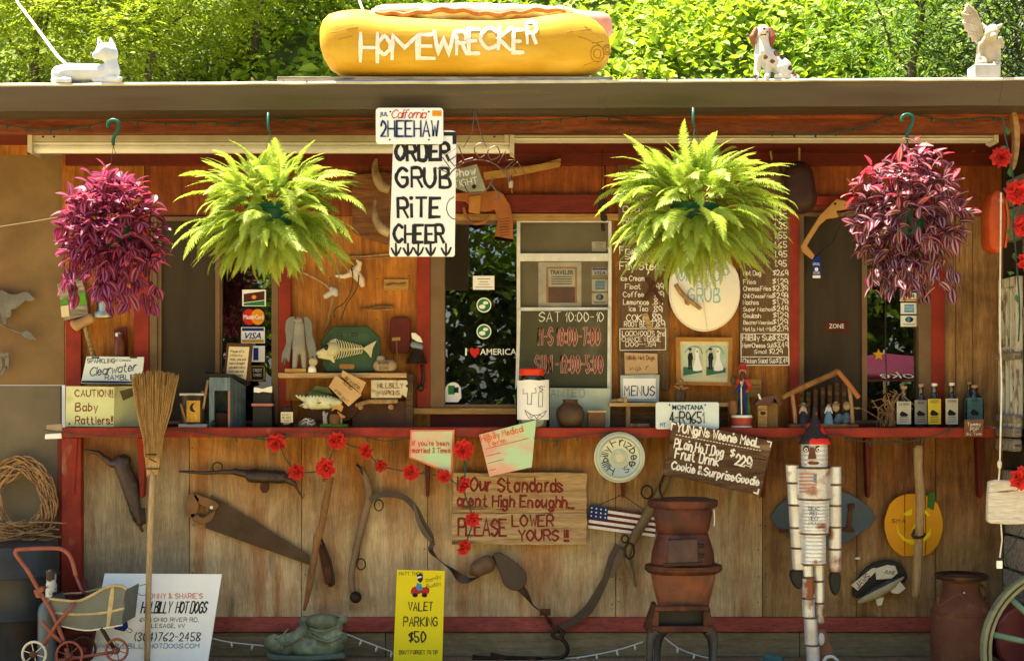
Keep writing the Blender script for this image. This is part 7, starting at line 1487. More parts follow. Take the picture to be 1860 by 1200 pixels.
# boot planter
t = TH('boot_planter', 'green-grey stone work boot planter with soil in the top', 'planter', 560, 1200, -.16); Yb = -.16
bt = mat('green_patina_stone', (.22,.25,.13), (.07,.085,.045), .45, sc_=7, spot=((.36,.42,.26), 10, .55, .75), bump=.5, spec=.4)
B = MB()
for a in (((497,1168),(520,1176),17,17),((512,1165),(545,1160),13,17),((545,1172),(600,1174),20,19),((548,1150),(600,1150),14,16),((556,1135),(608,1136),13,14),((552,1124),(626,1124),7,8),((545,1128),(556,1124),4,6),((608,1172),(622,1160),15,12)): B.cap(*a, Yb)
for a in (((570,1128,-.02),(600,1128,-.02),14,14),((580,1150,-.015),(605,1168,-.015),15,16)): B.cap(*a, Yb)
boot = sculpt(B, 'boot_body', bt, t, .007, 2, rough=.005, rs=16)
MB().prism([(484,1186),(500,1190),(560,1192),(625,1186),(627,1196),(560,1201),(500,1200),(486,1196)], Yb-.06, .12).build('sole', mat('green_sole', (.10,.13,.09), bump=.2), t, bevel=.006)
m = MB(); m.ptube([(544,1127,-.045),(552,1132,-.05),(556,1142,-.055),(548,1155,-.06),(530,1166,-.06),(516,1172,-.055)], 2.2, Yb, n=6, sm=4); m.ptube([(524,1140,-.045),(516,1150,-.05),(506,1160,-.05)], 1.5, Yb, n=6); m.build('lace', bt, t, smooth=True)
for P_ in ([(562,1140,-.06),(585,1146,-.065),(612,1138,-.055)],[(560,1150,-.06),(578,1160,-.068),(600,1164,-.065),(622,1152,-.04)],[(500,1158,-.05),(510,1165,-.06),(512,1180,-.06)]): MB().ptube(P_, 2.4, Yb, n=6, sm=4).build('crease_fold', bt, t, smooth=True)
m = MB(); m.pell(590, 1120, Yb, 32, 4, 20); m.build('soil', mat('mossy_soil', (.08,.12,.06), (.03,.05,.03), .95, sc_=40, bump=.6), t)
# tin man
t = TH('tin_can_man', 'scarecrow man built of rusty tin cans with a black and red funnel hat', 'tin man', 1475, 1210, -.38); Yt = -.38
rimm = mat('tarnished_rim', (.28,.20,.13), (.14,.07,.04), .5, .4, sc_=30, bump=.1)
def can(name, x0, x1, y0, y1, m_, Y=Yt, shear=0, ribs=0, sy=1):
    cx = (x0+x1)/2; h = (x1-x0)/2; p = [(h*1.03,y0),(h*1.03,y0+1.5),(h,y0+2)]
    for k in range(ribs): y = y0+6+(y1-y0-12)*k/max(1,ribs-1); p += [(h,y-1.6),(h*.965,y),(h,y+1.6)]
    p += [(h,y1-2),(h*1.03,y1-1.5),(h*1.03,y1)]
    m = MB(); n_ = len(p)-1; m.plathe(cx, Y, p, 24, sy=sy, shear=shear, mis=[1]+[0]*(n_-2)+[1]); return m.build(name, [m_, rimm], t, smooth=25)
can('head', 1455, 1503, 803, 848, steel, ribs=5); can('chest', 1446, 1508, 849, 905, steelr, ribs=0); can('torso', 1449, 1506, 906, 967, steel, ribs=9); can('belly', 1453, 1500, 968, 1023, steel, ribs=7)
m = MB(); m.plathe(1480, Yt, [(29,806),(29.5,803),(25,793),(18,780),(11,768),(5,757),(4,745),(3,737)], 28); m.build('funnel_hat', mat('black_hat_red_patches', (.02,.018,.016), (.025,.02,.018), .5, sc_=5, spot=((.55,.02,.015), 13, .54, .57), bump=.08), t, smooth=40)
YH = lambda r_: (lambda x, y: Yt - math.sqrt(max(1e-5, (r_*S(Yt))**2 - ((x-r_c[0])*S(Yt))**2)))
r_c = (1479,)
yh = YH(24.6)
def on(P_, m_, name, f, off=.0012): m = MB(); flat(m, P_, f, off); return m.build(name, m_, t)
for x in (1464, 1486): on(oval(x,815,5.5,6,14), black, 'eye_ring', yh, .0012); on(oval(x,816,3.4,3.6,12), enamw, 'eye', yh, .002); on(oval(x,816,1.8,2,8), black, 'pupil', yh, .0028)
MB().add([W(1471,812,yh)+Vector((0,-.002,0)), W(1479,812,yh)+Vector((0,-.002,0)), W(1483,833,yh)+Vector((0,-.004,0)), W(1467,833,yh)+Vector((0,-.004,0)), W(1475,832,yh)+Vector((0,-.018,0))], [(0,3,4),(3,2,4),(2,1,4),(1,0,4)]).build('nose', mat('brown_tin', (.16,.06,.03), bump=.1), t)
on([(1462,838),(1470,835),(1486,836),(1494,839),(1488,845),(1468,845)], enamw, 'mouth', yh, .0012); on([(1466,839),(1472,837),(1485,838),(1490,840),(1485,843),(1470,843)], mat('mouth_brown', (.2,.05,.03), bump=0), 'mouth_opening', yh, .002)
r_c2 = 1477; yc = lambda x, y: Yt - math.sqrt(max(1e-5, (31.3*S(Yt))**2 - ((x-1477)*S(Yt))**2))
m = MB()
for k in range(6): m_y = 860+6.5*k; P_ = [(1452+ (46 if k > 2 else 28)*j/8, m_y) for j in range(9)]; ribbon(m, P_, 2.8, yc)
m.build('flag_stripe', mat('faded_red_stripe', (.50,.22,.15), bump=0), t)
m = MB(); ribbon(m, [(1483+ 18*j/6, 868) for j in range(7)], 18, yc, .0016); m.build('flag_field', mat('faded_flag_blue', (.10,.20,.30), bump=0), t)
m = MB(); yb2 = lambda x, y: Yt - math.sqrt(max(1e-5, (28.8*S(Yt))**2 - ((x-1477)*S(Yt))**2)); write(m, 'DEAD', 1469, 926, 6, 20, 1, yb2); write(m, 'RED', 1471, 935, 6, 16, 1, yb2); write(m, 'NECK', 1469, 944, 6, 20, 1, yb2); write(m, 'WALKING', 1468, 952, 5, 26, .8, yb2); m.build('lettering', navy, t)
ys = [843,877,917,958,995,1035]
for k in range(5): can('arm_can', 1427+2.6*k, 1451+2.3*k, ys[k], ys[k+1]-1, steel if k < 2 else steelr, Y=Yt+.01, shear=-.06)
ys = [846,880,918,957,997,1038]
for k in range(5): can('arm_can', 1505, 1528, ys[k], ys[k+1]-1, steel if k < 2 else steelr, Y=Yt+.01)
for P_ in ([(1437,1036),(1460,1036),(1461,1052),(1456,1068),(1447,1068),(1438,1054)],[(1510,1039),(1526,1039),(1527,1062),(1522,1079),(1515,1080),(1508,1060)]): MB().prism(catmull(P_,2,True), Yt-.01, .04).build('glove', black, t, bevel=.008, smooth=40)
x0 = 1457
for k, (xa, xb, ya, yb_, mm) in enumerate(((1457,1476,1025,1047,steel),(1456,1479,1048,1085,steelr),(1456,1479,1086,1120,steelr),(1460,1484,1121,1170,steelr),(1464,1488,1171,1212,steelr))): can('leg_can', xa, xb, ya, yb_, mm, Y=Yt, shear=-.04)
for k, (xa, xb, ya, yb_, mm) in enumerate(((1476,1497,1024,1054,steel),(1478,1497,1055,1094,steel),(1481,1497,1095,1131,steelr))): can('leg_can', xa, xb, ya, yb_, mm, Y=Yt+.03)
t2 = TH('white_slipper', 'white and rust slipper shoe behind the leg of the tin can man', 'shoe', 1495, 1210, -.22)
B = MB(); B.cap((1492,1150),(1502,1185),9,13,-.22); B.cap((1500,1185),(1505,1200),12,12,-.22); sculpt(B, 'upper', mat('orange_brown_shoe', (.34,.15,.07), bump=.15), t2, .006, 2); MB().ptube([(1495,1205,-.06),(1500,1194,-.06),(1512,1192,-.05),(1522,1200,-.04)], 3.4, -.22, n=8, sm=3).build('sole_edge', enamw, t2, smooth=True); MB().pell(1492,1160,-.252,6,12,4).build('white_patch', enamw, t2, smooth=True)
t2 = TH('painted_stone', 'blue-green painted rubber boot toe at the foot of the wall', 'boot', 1405, 1212, -.3)
B = MB(); B.cap((1395,1195),(1415,1198),9,9,-.3); B.cap((1400,1203),(1372,1206),8,7,-.3); sculpt(B, 'boot_toe', mat('blue_green_rubber', (.05,.12,.12), bump=.2), t2, .006, 2)
# pram
t = TH('doll_pram', 'rusty blue-grey metal doll pram with curved red handle', 'doll pram', 130, 1215, -.62); Yp_ = -.66
pb = mat('blue_grey_worn_enamel', (.13,.145,.12), (.09,.10,.085), .55, .1, sc_=7, spot=((.20,.11,.06), 9, .6, .75), bump=.15); crm = mat('worn_cream_stripe', (.42,.34,.17), (.30,.22,.09), .6, sc_=20, bump=.1); hr = mat('rusty_red_tube', (.26,.085,.055), (.17,.05,.03), .55, .2, sc_=12, bump=.2)
tub = [(86,1086),(110,1089),(140,1090),(162,1082),(185,1070),(205,1064),(222,1065),(229,1070),(224,1100),(222,1133),(190,1139),(155,1143),(130,1141),(108,1135),(98,1116)]
m = MB(); m.prism(tub, Yp_, .008); m.build('side', pb, t, bevel=.002); MB().prism(tub, Yp_+.22, .008).build('side', pb, t, bevel=.002)
for i0, i1 in ((7,9),(9,11),(11,13),(13,14),(14,0)):
    A = W(*tub[i0], Yp_+.001); B_ = W(*tub[i1], Yp_+.001); MB().add([A, B_, B_+Vector((0,.22,0)), A+Vector((0,.22,0))], [(0,1,2,3)]).build('end_panel', pb, t)
MB().ptube([(84,1086),(110,1089),(140,1091),(162,1083),(185,1070),(205,1063),(222,1064),(230,1070)], 2.6, Yp_-.002, n=8, sm=3).build('rim', crm, t, smooth=True); MB().ptube([(84,1084),(120,1078),(150,1076),(185,1068)], 2.2, Yp_+.22, n=8, sm=3).build('rim', crm, t, smooth=True)
m = MB(); ribbon(m, catmull([(101,1112),(130,1115),(170,1114),(200,1110),(225,1104)],4), 4, Yp_, .0012); m.build('stripe', crm, t); m = MB(); ribbon(m, [(205,1066),(202,1090),(196,1137)], 8, Yp_, .0018); m.build('stripe', crm, t)
MB().ptube([(110,1136),(155,1144),(190,1140),(223,1134)], 1.6, Yp_-.003, n=6, sm=3).build('bottom_seam', enam, t, smooth=True)
MB().ptube([(118,1170),(96,1115),(70,1070),(50,1035),(30,1008),(29,1000),(38,997),(98,995),(118,1000),(130,1015),(138,1045)], 4, Yp_-.015, n=8, sm=3).build('handle', hr, t, smooth=True)
MB().ptube([(138,1045),(148,1070),(156,1080)], 3, Yp_+.1, n=8).build('handle', hr, t, smooth=True)
MB().prism([(60,1072),(76,1064),(80,1072),(70,1080),(78,1084),(66,1086)], Yp_-.03, .03).build('clamp', hr, t, bevel=.003)
for P_ in ([(80,1170),(105,1130),(136,1095)],[(76,1128),(92,1148),(112,1166)]): MB().ptube(P_, 3.6, Yp_-.025, n=8).build('strut', hr, t, smooth=True)
MB().ptube([(184,1140),(196,1160),(210,1180)], 4, Yp_, n=8).build('strut', rustd, t, smooth=True); MB().ptube([(100,1200),(150,1192),(210,1183)], 3, Yp_, n=8).build('axle_bar', hr, t, smooth=True); MB().ptube([(120,1176),(124,1190)], 4, Yp_-.02, n=8).build('strut', hr, t)
def pwheel(cx, cy, r_, Y, m_, sp=6):
    w = ring_tube(t, 'wheel', m_, cx, cy, r_*.97, r_, Y, 2.4)
    for k in range(sp): a = k*math.pi/sp*2+.3; MB().ptube([(cx,cy),(cx+r_*.95*math.cos(a), cy+r_*.95*math.sin(a))], .9, Y, n=5).build('spoke', m_, w)
    MB().lathe(W(cx,cy,Y+.01), [(.016,0),(.016,.02),(.008,.028)], 14, ax=(0,-1,0)).build('hub', rustr, w, smooth=40)
pwheel(62,1187,22,Yp_-.02,enam); pwheel(126,1189,24,Yp_-.03,hr); pwheel(212,1180,20,Yp_-.01,hr); pwheel(152,1178,22,Yp_+.2,rustd)
# gas cylinder, dark oil drum, spray head
t = TH('oil_drum', 'dark blue-grey metal drum standing against the grey sheet', 'drum', 45, 1215, -.36)
MB().plathe(28, -.30, [(76,1215),(76,1120),(78,1117),(76,1114),(76,1045),(78,1042),(76,1039),(76,994),(72,988),(66,990)], 32).build('drum_body', mat('dark_blue_grey_steel', (.045,.055,.06), (.03,.03,.03), .45, .4, sc_=5, spot=((.06,.035,.02), 4, .5, .75), bump=.15), t, smooth=35)
t = TH('gas_bottle', 'small grey gas bottle with spotted valve guard behind the pram', 'gas bottle', 88, 1210, -.44); Yz = -.50
MB().plathe(86, Yz, [(17,1215),(17,1112),(15,1100),(8,1092)], 20).build('cylinder_body', mat('grey_gas_steel', (.11,.13,.14), bump=.1, rough=.4, metal=.3), t, smooth=40); MB().plathe(93, Yz, [(10,1092),(10,1062),(8,1056),(9,1050),(9,1036),(6,1034)], 16).build('valve_guard', mat('spotted_guard', (.50,.50,.42), (.03,.03,.02), .4, sc_=14, ramp=(.48,.52), bump=.1), t, smooth=40)
t = TH('red_toy_wagon', 'dark red metal box under the doll pram', 'box', 140, 1212, -.45); MB().prism([(118,1142),(170,1146),(160,1212),(110,1212)], -.42, .12).build('box_body', mat('dark_maroon_enamel', (.10,.02,.015), bump=.1), t, bevel=.004); MB().prism([(112,1160),(160,1152),(166,1156),(112,1168)], -.43, .01).build('top_lip', rustd, t)
t = TH('red_hydrant_toy', 'faded red figure cut-out at the foot of the corner post', 'cut-out', 150, 1072, -.08); MB().prism(catmull([(146,1056),(152,1050),(159,1054),(157,1062),(160,1075),(152,1078),(144,1072),(149,1064)],2,True), -.075, .008).build('figure_shape', redt, t)
# ================================================================== adjoining log structure at the corner
AD = TH('log_shed', 'weathered grey log and plank shed adjoining the stand', 'shed', 1850, 1200, -.1)
XW = W(1816,0,0).x + .01
dkw = mat('dark_gap_wood', (.05,.035,.02), bump=.3)
MB().box(XW+.05, XW+.9, -.66, -.02, .03, 2.56).build('inner_wall', dkw, AD)
MB().box(XW+.004, XW+1.2, -.02, .02, .03, 2.62).build('rear_wall', dkw, AD)
z = .05; k = 0
while z < 2.3:
    h = (.155, .17, .15, .165)[k % 4]
    if 1.15 < z + h and z < 2.02: y1 = -.31
    else: y1 = -.02
    dx = R.uniform(-.012,.02)
    MB().box(XW+dx, XW+.05, -.64, y1, z, z+h-.012).build('plank', greyw, AD, bevel=.006)
    z += h; k += 1
# squared log ends towards the viewer
z = .05; k = 0
while z < 2.4:
    h = .19 + .02*(k % 2); MB().box(XW+.02+R.uniform(-.03,.03), XW+.75, -.70 - .03*(k % 2) + R.uniform(-.01,.01), -.642, z, z+h-.02).build('log', greyw, AD, bevel=.012); z += h; k += 1
MB().box(XW-.045, XW+.0, -.645, -.60, .05, 2.5).build('corner_board', greyv, AD, bevel=.004)
for y0_, d in ((752,16),(775,18),(796,22),(640,14)): MB().box(XW-.055, XW-.012, -.32, -.06, W(0,y0_+d,-.2).z, W(0,y0_,-.2).z).build('log_end', greyw, AD, bevel=.008)
# old sash window on its side wall
sw = TH('old_sash_window', 'old peeling white sash window with narrow panes fixed side-on at the corner', 'window', 1826, 780, -.16)
zb_, zt_ = W(0,778,-.16).z, W(0,505,-.16).z; ya, yb_ = -.302, -.05
def sbar(y0, y1, z0, z1, nm='muntin', dx=0): MB().box(XW-.035+dx, XW-.004-dx*.2, y0, y1, z0, z1).build(nm, peel, sw, bevel=.002)
sbar(ya, ya+.035, zb_, zt_, 'stile'); sbar(yb_-.035, yb_, zb_, zt_, 'stile'); sbar(ya+.036, yb_-.036, zb_, zb_+.055, 'rail'); sbar(ya+.036, yb_-.036, zt_-.045, zt_, 'rail')
for f in (1/3, 2/3): y_ = ya+.035+(yb_-ya-.07)*f; sbar(y_-.008, y_+.008, zb_+.056, zt_-.046, dx=.004)
zm = W(0,632,-.16).z; 
for f in range(3): y_ = ya+.035+(yb_-ya-.07)*f/3; sbar(y_+.01, y_+(yb_-ya-.07)/3-.01, zm-.008, zm+.008, dx=.006)
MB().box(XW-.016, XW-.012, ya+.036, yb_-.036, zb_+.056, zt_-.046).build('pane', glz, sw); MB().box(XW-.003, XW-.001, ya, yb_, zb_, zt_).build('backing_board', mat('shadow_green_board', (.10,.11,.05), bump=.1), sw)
# corner brace and dark bundle under the eave at the corner
t = TH('bark_brace', 'curved golden bark-edged brace under the roof corner', 'brace', 1842, 312, -.72)
MB().prism(catmull([(1838,200),(1846,202),(1852,225),(1853,255),(1850,285),(1844,306),(1838,308),(1841,285),(1843,255),(1841,225)],2,True), -.74, .04).build('brace_body', mat('golden_bark', (.38,.21,.07), (.20,.10,.03), .9, sc_=30, bump=.6), t, bevel=.003)
t = TH('eave_post', 'dark square corner post carrying the roof', 'post', 1852, 320, -.66); MB().box(XW+.03, XW+.14, -.74, -.65, 2.0, 2.62).build('post_body', knot, t, bevel=.004)
MB().prism([(1765,262),(1810,262),(1808,272),(1768,274)], -.10, .03).build('block_body', greyw, TH('eave_block', 'small grey block under the slim light fitting near the corner', 'block', 1788, 274, -.10))
# string lights
def wire(root, P_, r_, Y, m_, bulbs=0, bm_=None, hang=8):
    MB().ptube(P_, r_, Y, n=5, sm=5).build('wire', m_, root, smooth=True); Q = smooth_pts(P_, 5)
    if bulbs:
        acc = 0; last = Q[0]
        for q in Q[1:]:
            acc += math.hypot(q[0]-last[0], q[1]-last[1]); last = q
            if acc > bulbs: acc = 0; dx = R.uniform(-4,4); MB().ptube([(q[0],q[1]),(q[0]+dx*.6,q[1]+hang*.6),(q[0]+dx,q[1]+hang)], [r_*1.2,r_*1.6,.9], Y-.004, n=5).build('bulb', bm_ or m_, root)
t = TH('light_string', 'dark green fairy-light string looped along the beam behind the plants', 'fairy lights', 400, 222, -.72)
wire(t, [(-20,222),(40,232),(90,236),(150,230),(220,219),(300,224),(380,222),(430,224),(520,216),(600,222),(680,218)], 1.2, -.715, wireg, 34); wire(t, [(806,222),(900,222),(1000,218),(1080,212),(1140,218)], 1.1, -.715, wireg, 34)
wire(t, [(1370,238),(1430,242),(1480,243),(1530,238),(1570,228),(1605,214),(1635,206),(1670,210),(1710,218),(1760,217),(1800,214),(1825,218)], 1.3, -.715, wireg, 32)
t = TH('light_string', 'fairy-light string drooping along the front edge of the counter', 'fairy lights', 1400, 810, -.27)
wire(t, [(80,780),(115,785),(200,792),(300,780),(380,788),(440,795),(500,790),(555,785),(640,790),(700,800),(745,795)], .9, -.268, wireg, 40); wire(t, [(970,795),(1010,800),(1060,790),(1120,788),(1180,795)], .9, -.268, wireg, 40); wire(t, [(1403,800),(1450,792),(1520,790),(1560,800),(1610,803),(1660,800),(1700,790),(1740,775)], 1.1, -.268, wireg, 42)
t = TH('light_string', 'white icicle-light string sagging along the base of the wall', 'fairy lights', 900, 1195, -.10)
wire(t, [(383,1158),(420,1166),(480,1172)], 1.4, -.06, wirew, 30, enamw, 9); wire(t, [(628,1150),(665,1165),(712,1183)], 1.4, -.06, wirew, 26, enamw, 10); wire(t, [(1015,1196),(1060,1192),(1120,1180),(1168,1165)], 1.4, -.06, wirew, 28, enamw, 10); wire(t, [(1204,1155),(1240,1180),(1300,1196),(1380,1197)], 1.4, -.06, wirew, 28, enamw, 10)
# roses
rosem = mat('red_rose_cloth', (.62,.035,.022), (.48,.02,.015), .6, sc_=20, bump=.05, trans=.2, spec=.2, rnd=.12); rl = mat('rose_leaf_cloth', (.05,.12,.02), (.03,.07,.015), .6, bump=0)
def rose_mesh(sd_):
    r = random.Random(sd_); m = MB()
    for ring, (cnt, rad, tilt, sz) in enumerate(((3,.006,1.25,.020),(5,.013,.9,.026),(6,.021,.45,.030))):
        for k in range(cnt):
            a = 2*math.pi*k/cnt + ring*.5 + r.uniform(-.25,.25); tl = tilt + r.uniform(-.15,.15); d = Vector((math.cos(a)*math.cos(tl), -math.sin(tl), math.sin(a)*math.cos(tl))); s_ = Vector((-math.sin(a), 0, math.cos(a))); o_ = Vector((math.cos(a)*rad*.4, 0, math.sin(a)*rad*.4)); vs_ = []
            up = d.cross(s_)
            for i in range(4):
                for j in range(4):
                    u = (j-1.5)/1.5; v = i/3; w_ = sz*(.35+.75*math.sin(v*2.2+.3))*.62; vs_.append(o_ + d*sz*v + s_*u*w_ + up*(-.35*sz*(u*u)*(.5+v) + (.12*sz if i == 3 else 0)*r.uniform(-1,1)))
            m.add(vs_, [(i*4+j, i*4+j+1, (i+1)*4+j+1, (i+1)*4+j) for i in range(3) for j in range(3)])
    me = m.mesh('rose'); me.materials.append(rosem)
    for p in me.polygons: p.use_smooth = True
    return me
RM = [rose_mesh(k) for k in range(4)]
def rose(root, px, py, Y, sc__=1):
    o = bpy.data.objects.new('rose', R.choice(RM)); COL.objects.link(o); o.parent = root; o.location = W(px, py, Y) - root_loc(root)
    o.rotation_euler = (R.uniform(-.5,.5), R.uniform(0,6.28), R.uniform(-.6,.6)); o.scale = (sc__,)*3
    for k in range(2):
        a = R.uniform(0,6.28); L_ = 16; MB().prism([(px, py),(px+L_*.5*math.cos(a)-3, py+L_*.5*math.sin(a)+3),(px+L_*math.cos(a), py+L_*math.sin(a)),(px+L_*.5*math.cos(a)+3, py+L_*.5*math.sin(a)-3)], Y+.012, .001).build('leaf', rl, root)
t = TH('rose_garland', 'garland of red cloth roses strung below the counter', 'garland', 680, 990, -.28)
MB().ptube([(455,795),(502,803),(520,835),(545,856),(590,850),(612,803),(640,810),(665,818),(692,845),(747,857),(806,865),(842,880),(842,815)], 1.1, -.275, n=5, sm=4).build('stem_wire', wireg, t); MB().ptube([(842,815),(846,850),(842,880),(848,910),(860,942),(852,970),(845,992)], 1.3, -.275, n=5, sm=4).build('stem_wire', wireg, t)
for x, y, q in ((502,803,1.15),(538,857,1),(612,800,1.1),(592,850,1.25),(665,818,1.05),(747,857,1),(806,864,.85),(842,816,1.2),(843,881,1),(859,943,.9),(842,993,.95),(692,846,.75)): rose(t, x, y, -.29, q)
t = TH('rose_garland', 'red cloth roses on green wire climbing the corner post', 'garland', 1840, 560, -.86)
MB().ptube([(1822,215),(1826,250),(1832,275),(1838,310),(1842,350),(1840,400),(1844,450),(1848,500),(1852,560),(1850,620)], 1.5, -.86, n=5, sm=4).build('stem_wire', wireg, t)
for x, y, q in ((1818,286,1.1),(1849,349,1.35),(1861,410,1.2),(1864,474,1.0),(1853,868,1.25)): rose(t, x, y, -.88 if y < 800 else -.95, q)
for k in range(9): x, y = 1828+k*2.2, 230+38*k; MB().prism([(x,y),(x-9,y+4),(x-14,y-2),(x-6,y-4)] if k % 2 else [(x,y),(x+7,y+8),(x+3,y+16),(x-3,y+8)], -.862, .001).build('leaf', rl, t)
MB().ptube([(1856,960),(1840,990),(1826,1010),(1832,1030),(1860,1045)], 1.1, -.5, n=5, sm=3).build('wire_tail', wireg, t)
# ================================================================== hanging plants
fernm = mat('fern_frond_green', (.42,.50,.08), (.27,.38,.03), .5, sc_=4, bump=0, trans=.42, rnd=.22, spec=.3)
fernb = mat('fern_tip_brown', (.28,.20,.08), bump=0, trans=.3)
def frond_mesh(L, el, bend, wmax, sd_, drop=.12):
    r = random.Random(sd_); n = 30; V_ = []; F_ = []; p = Vector((0,0,0)); step = L/n; pts = []
    for i in range(n+1):
        t_ = i/n; e = el - bend*t_**1.25 + .13*math.sin(5*t_+sd_); yaw = .3*math.sin(2.3*t_+sd_*2)
        d = Vector((math.cos(e)*math.cos(yaw), math.cos(e)*math.sin(yaw), math.sin(e))); pts.append((p.copy(), d)); p = p + d*step
    for i, (q, d) in enumerate(pts):
        t_ = i/n; s_ = d.cross(Vector((0,0,1))); s_ = s_.normalized() if s_.length > .05 else Vector((0,-1,0)); up = s_.cross(d)
        if i < n:   # stalk
            q2 = pts[i+1][0]; b = len(V_); w_ = .0016*(1-.6*t_); V_ += [q - s_*w_, q + s_*w_, q2 + s_*w_, q2 - s_*w_]; F_.append((b,b+1,b+2,b+3))
        if t_ < .07: continue
        pl = wmax*min(1, .45+t_*3.2)*(1-t_**3.2)*r.uniform(.85,1.1) + .003
        for sg in (1,-1):
            dd = (s_*sg + d*(.28+.5*t_) - Vector((0,0,drop)) + Vector((r.uniform(-.1,.1),r.uniform(-.1,.1),r.uniform(-.1,.1)))).normalized(); w_ = d*step*.46; b = len(V_)
            V_ += [q - w_*.7, q + w_*.9, q + dd*pl*.55 + w_*1.05 + up*pl*.07, q + dd*pl + w_*.3 - up*pl*.05, q + dd*pl*.55 - w_*.8 + up*pl*.07]; F_.append((b,b+1,b+2,b+3,b+4))
    me = bpy.data.meshes.new('frond'); me.from_pydata([tuple(v) for v in V_], [], F_); me.materials.append(fernm); return me
STIFF = [frond_mesh(.31, .10, .75+.15*k, .046, k, .02) for k in range(4)]; SOFT = [frond_mesh(.30, .12, 1.0+.2*k, .050, 20+k, .1) for k in range(4)]; LOOSE = [frond_mesh(.33, .0, .4+.25*k, .042, 40+k, .1) for k in range(3)]
def fern(lab, px, py, Y, sc_, seed, nf, hook_y, pot_r=42, ups=1):
    r = random.Random(seed); t = TH('hanging_fern', lab, 'fern', px, py, Y, 'ferns hanging from the eave'); o_ = Vector(t.location); s = S(Y)
    MB().plathe(px, Y, [(pot_r*.78,py+58),(pot_r*.85,py+54),(pot_r,py+6),(pot_r*1.06,py+4),(pot_r*1.06,py-3),(pot_r*.9,py-4)], 24).build('pot', grnl, t, smooth=40)
    MB().ptube([(px-3,hook_y),(px-3,hook_y+26),(px,hook_y+34)], 2.4, Y, n=7).build('hook', grnl, t, smooth=True)
    for a in (0, 2.1, 4.2): MB().tube([W(px,hook_y+34,Y), o_+Vector((math.cos(a)*pot_r*s, math.sin(a)*pot_r*s, .005))], .0012, 5).build('hanger_wire', grnl, t)
    MB().pell(px, py+2, Y, pot_r*.9, 8, pot_r*.9).build('soil', earth, t)
    for k in range(nf):
        z = 1 - 2*((k+.5)/nf)**.85; z = max(-.92, min(.98, z + r.uniform(-.12,.12))); a = 2.39996*k + r.uniform(-.4,.4); v = Vector((math.sqrt(1-z*z)*math.cos(a), math.sqrt(1-z*z)*math.sin(a), z))
        e = math.asin(z); q = sc_*r.uniform(.48,.98)*(ups if z > .5 else 1)*(.72 if z > .88 else (.72 if z < -.6 else 1)); up_ = z > .35
        if z > -.35: el = e*.95 + .12 + r.uniform(-.25,.25)
        else: el = e*.8 + r.uniform(-.2,.2)
        o = bpy.data.objects.new('frond', r.choice(STIFF if up_ else (SOFT if z > -.3 else LOOSE))); COL.objects.link(o); o.parent = t
        b = r.uniform(.25,.85); o.location = (v.x*.30*b*sc_, v.y*.26*b*sc_, v.z*.20*b*sc_ + (.02 if z > 0 else -.03)); o.rotation_euler = (r.uniform(-.6,.6), -el, a + r.uniform(-.3,.3)); o.scale = (q,q,q)
    return t
fern('wide bright green fern hanging between the magenta plant and the order sign', 490, 378, -1.00, .92, 3, 420, 205, ups=.78)
fern('spiky bright green fern with upright tips hanging over the menu boards', 1262, 376, -1.02, .97, 9, 440, 196, ups=1.0)
# spiderwort
def sw_mats(n, c_dark, c_sil, c_edge, tr):
    return [mat(n+'_leaf_centre', c_dark, tuple(x*.75 for x in c_dark), .45, sc_=8, bump=0, trans=tr, rnd=.5), mat(n+'_leaf_band', c_sil, tuple(x*.8 for x in c_sil), .4, sc_=8, bump=0, trans=tr*.6, rnd=.25), mat(n+'_leaf_edge', c_edge, tuple(x*.75 for x in c_edge), .45, sc_=8, bump=0, trans=tr, rnd=.3)]
MA = sw_mats('magenta', (.20,.013,.09), (.36,.14,.18), (.32,.018,.10), .45); MBm = sw_mats('striped', (.21,.018,.09), (.42,.33,.27), (.28,.022,.10), .4)
redhot = mat('pink_red_leaf', (.62,.05,.09), (.5,.03,.06), .45, bump=0, trans=.4, rnd=.2)
def sw_leaf(L, wd, curl, mats_, band=.3):
    V_ = []; F_ = []; M_ = []; n = 7; cols = (-1,-.62,-.25,0,.25,.62,1)
    for i in range(n+1):
        t_ = i/n; w_ = wd*.5*(math.sin(math.pi*min(1,t_*.93+.07))**.75)*(1 if t_ < 1 else 0)+.0004; x = L*t_; z = -curl*L*t_*t_
        for c_ in cols: V_.append((x, c_*w_, z + abs(c_)*w_*.32))
    for i in range(n):
        for j in range(6): F_.append((i*7+j, i*7+j+1, (i+1)*7+j+1, (i+1)*7+j)); M_.append((2,1,0,0,1,2)[j])
    me = bpy.data.meshes.new('leaf'); me.from_pydata(V_, [], F_); me.polygons.foreach_set('material_index', M_)
    for q in mats_: me.materials.append(q)
    for p in me.polygons: p.use_smooth = True
    return me
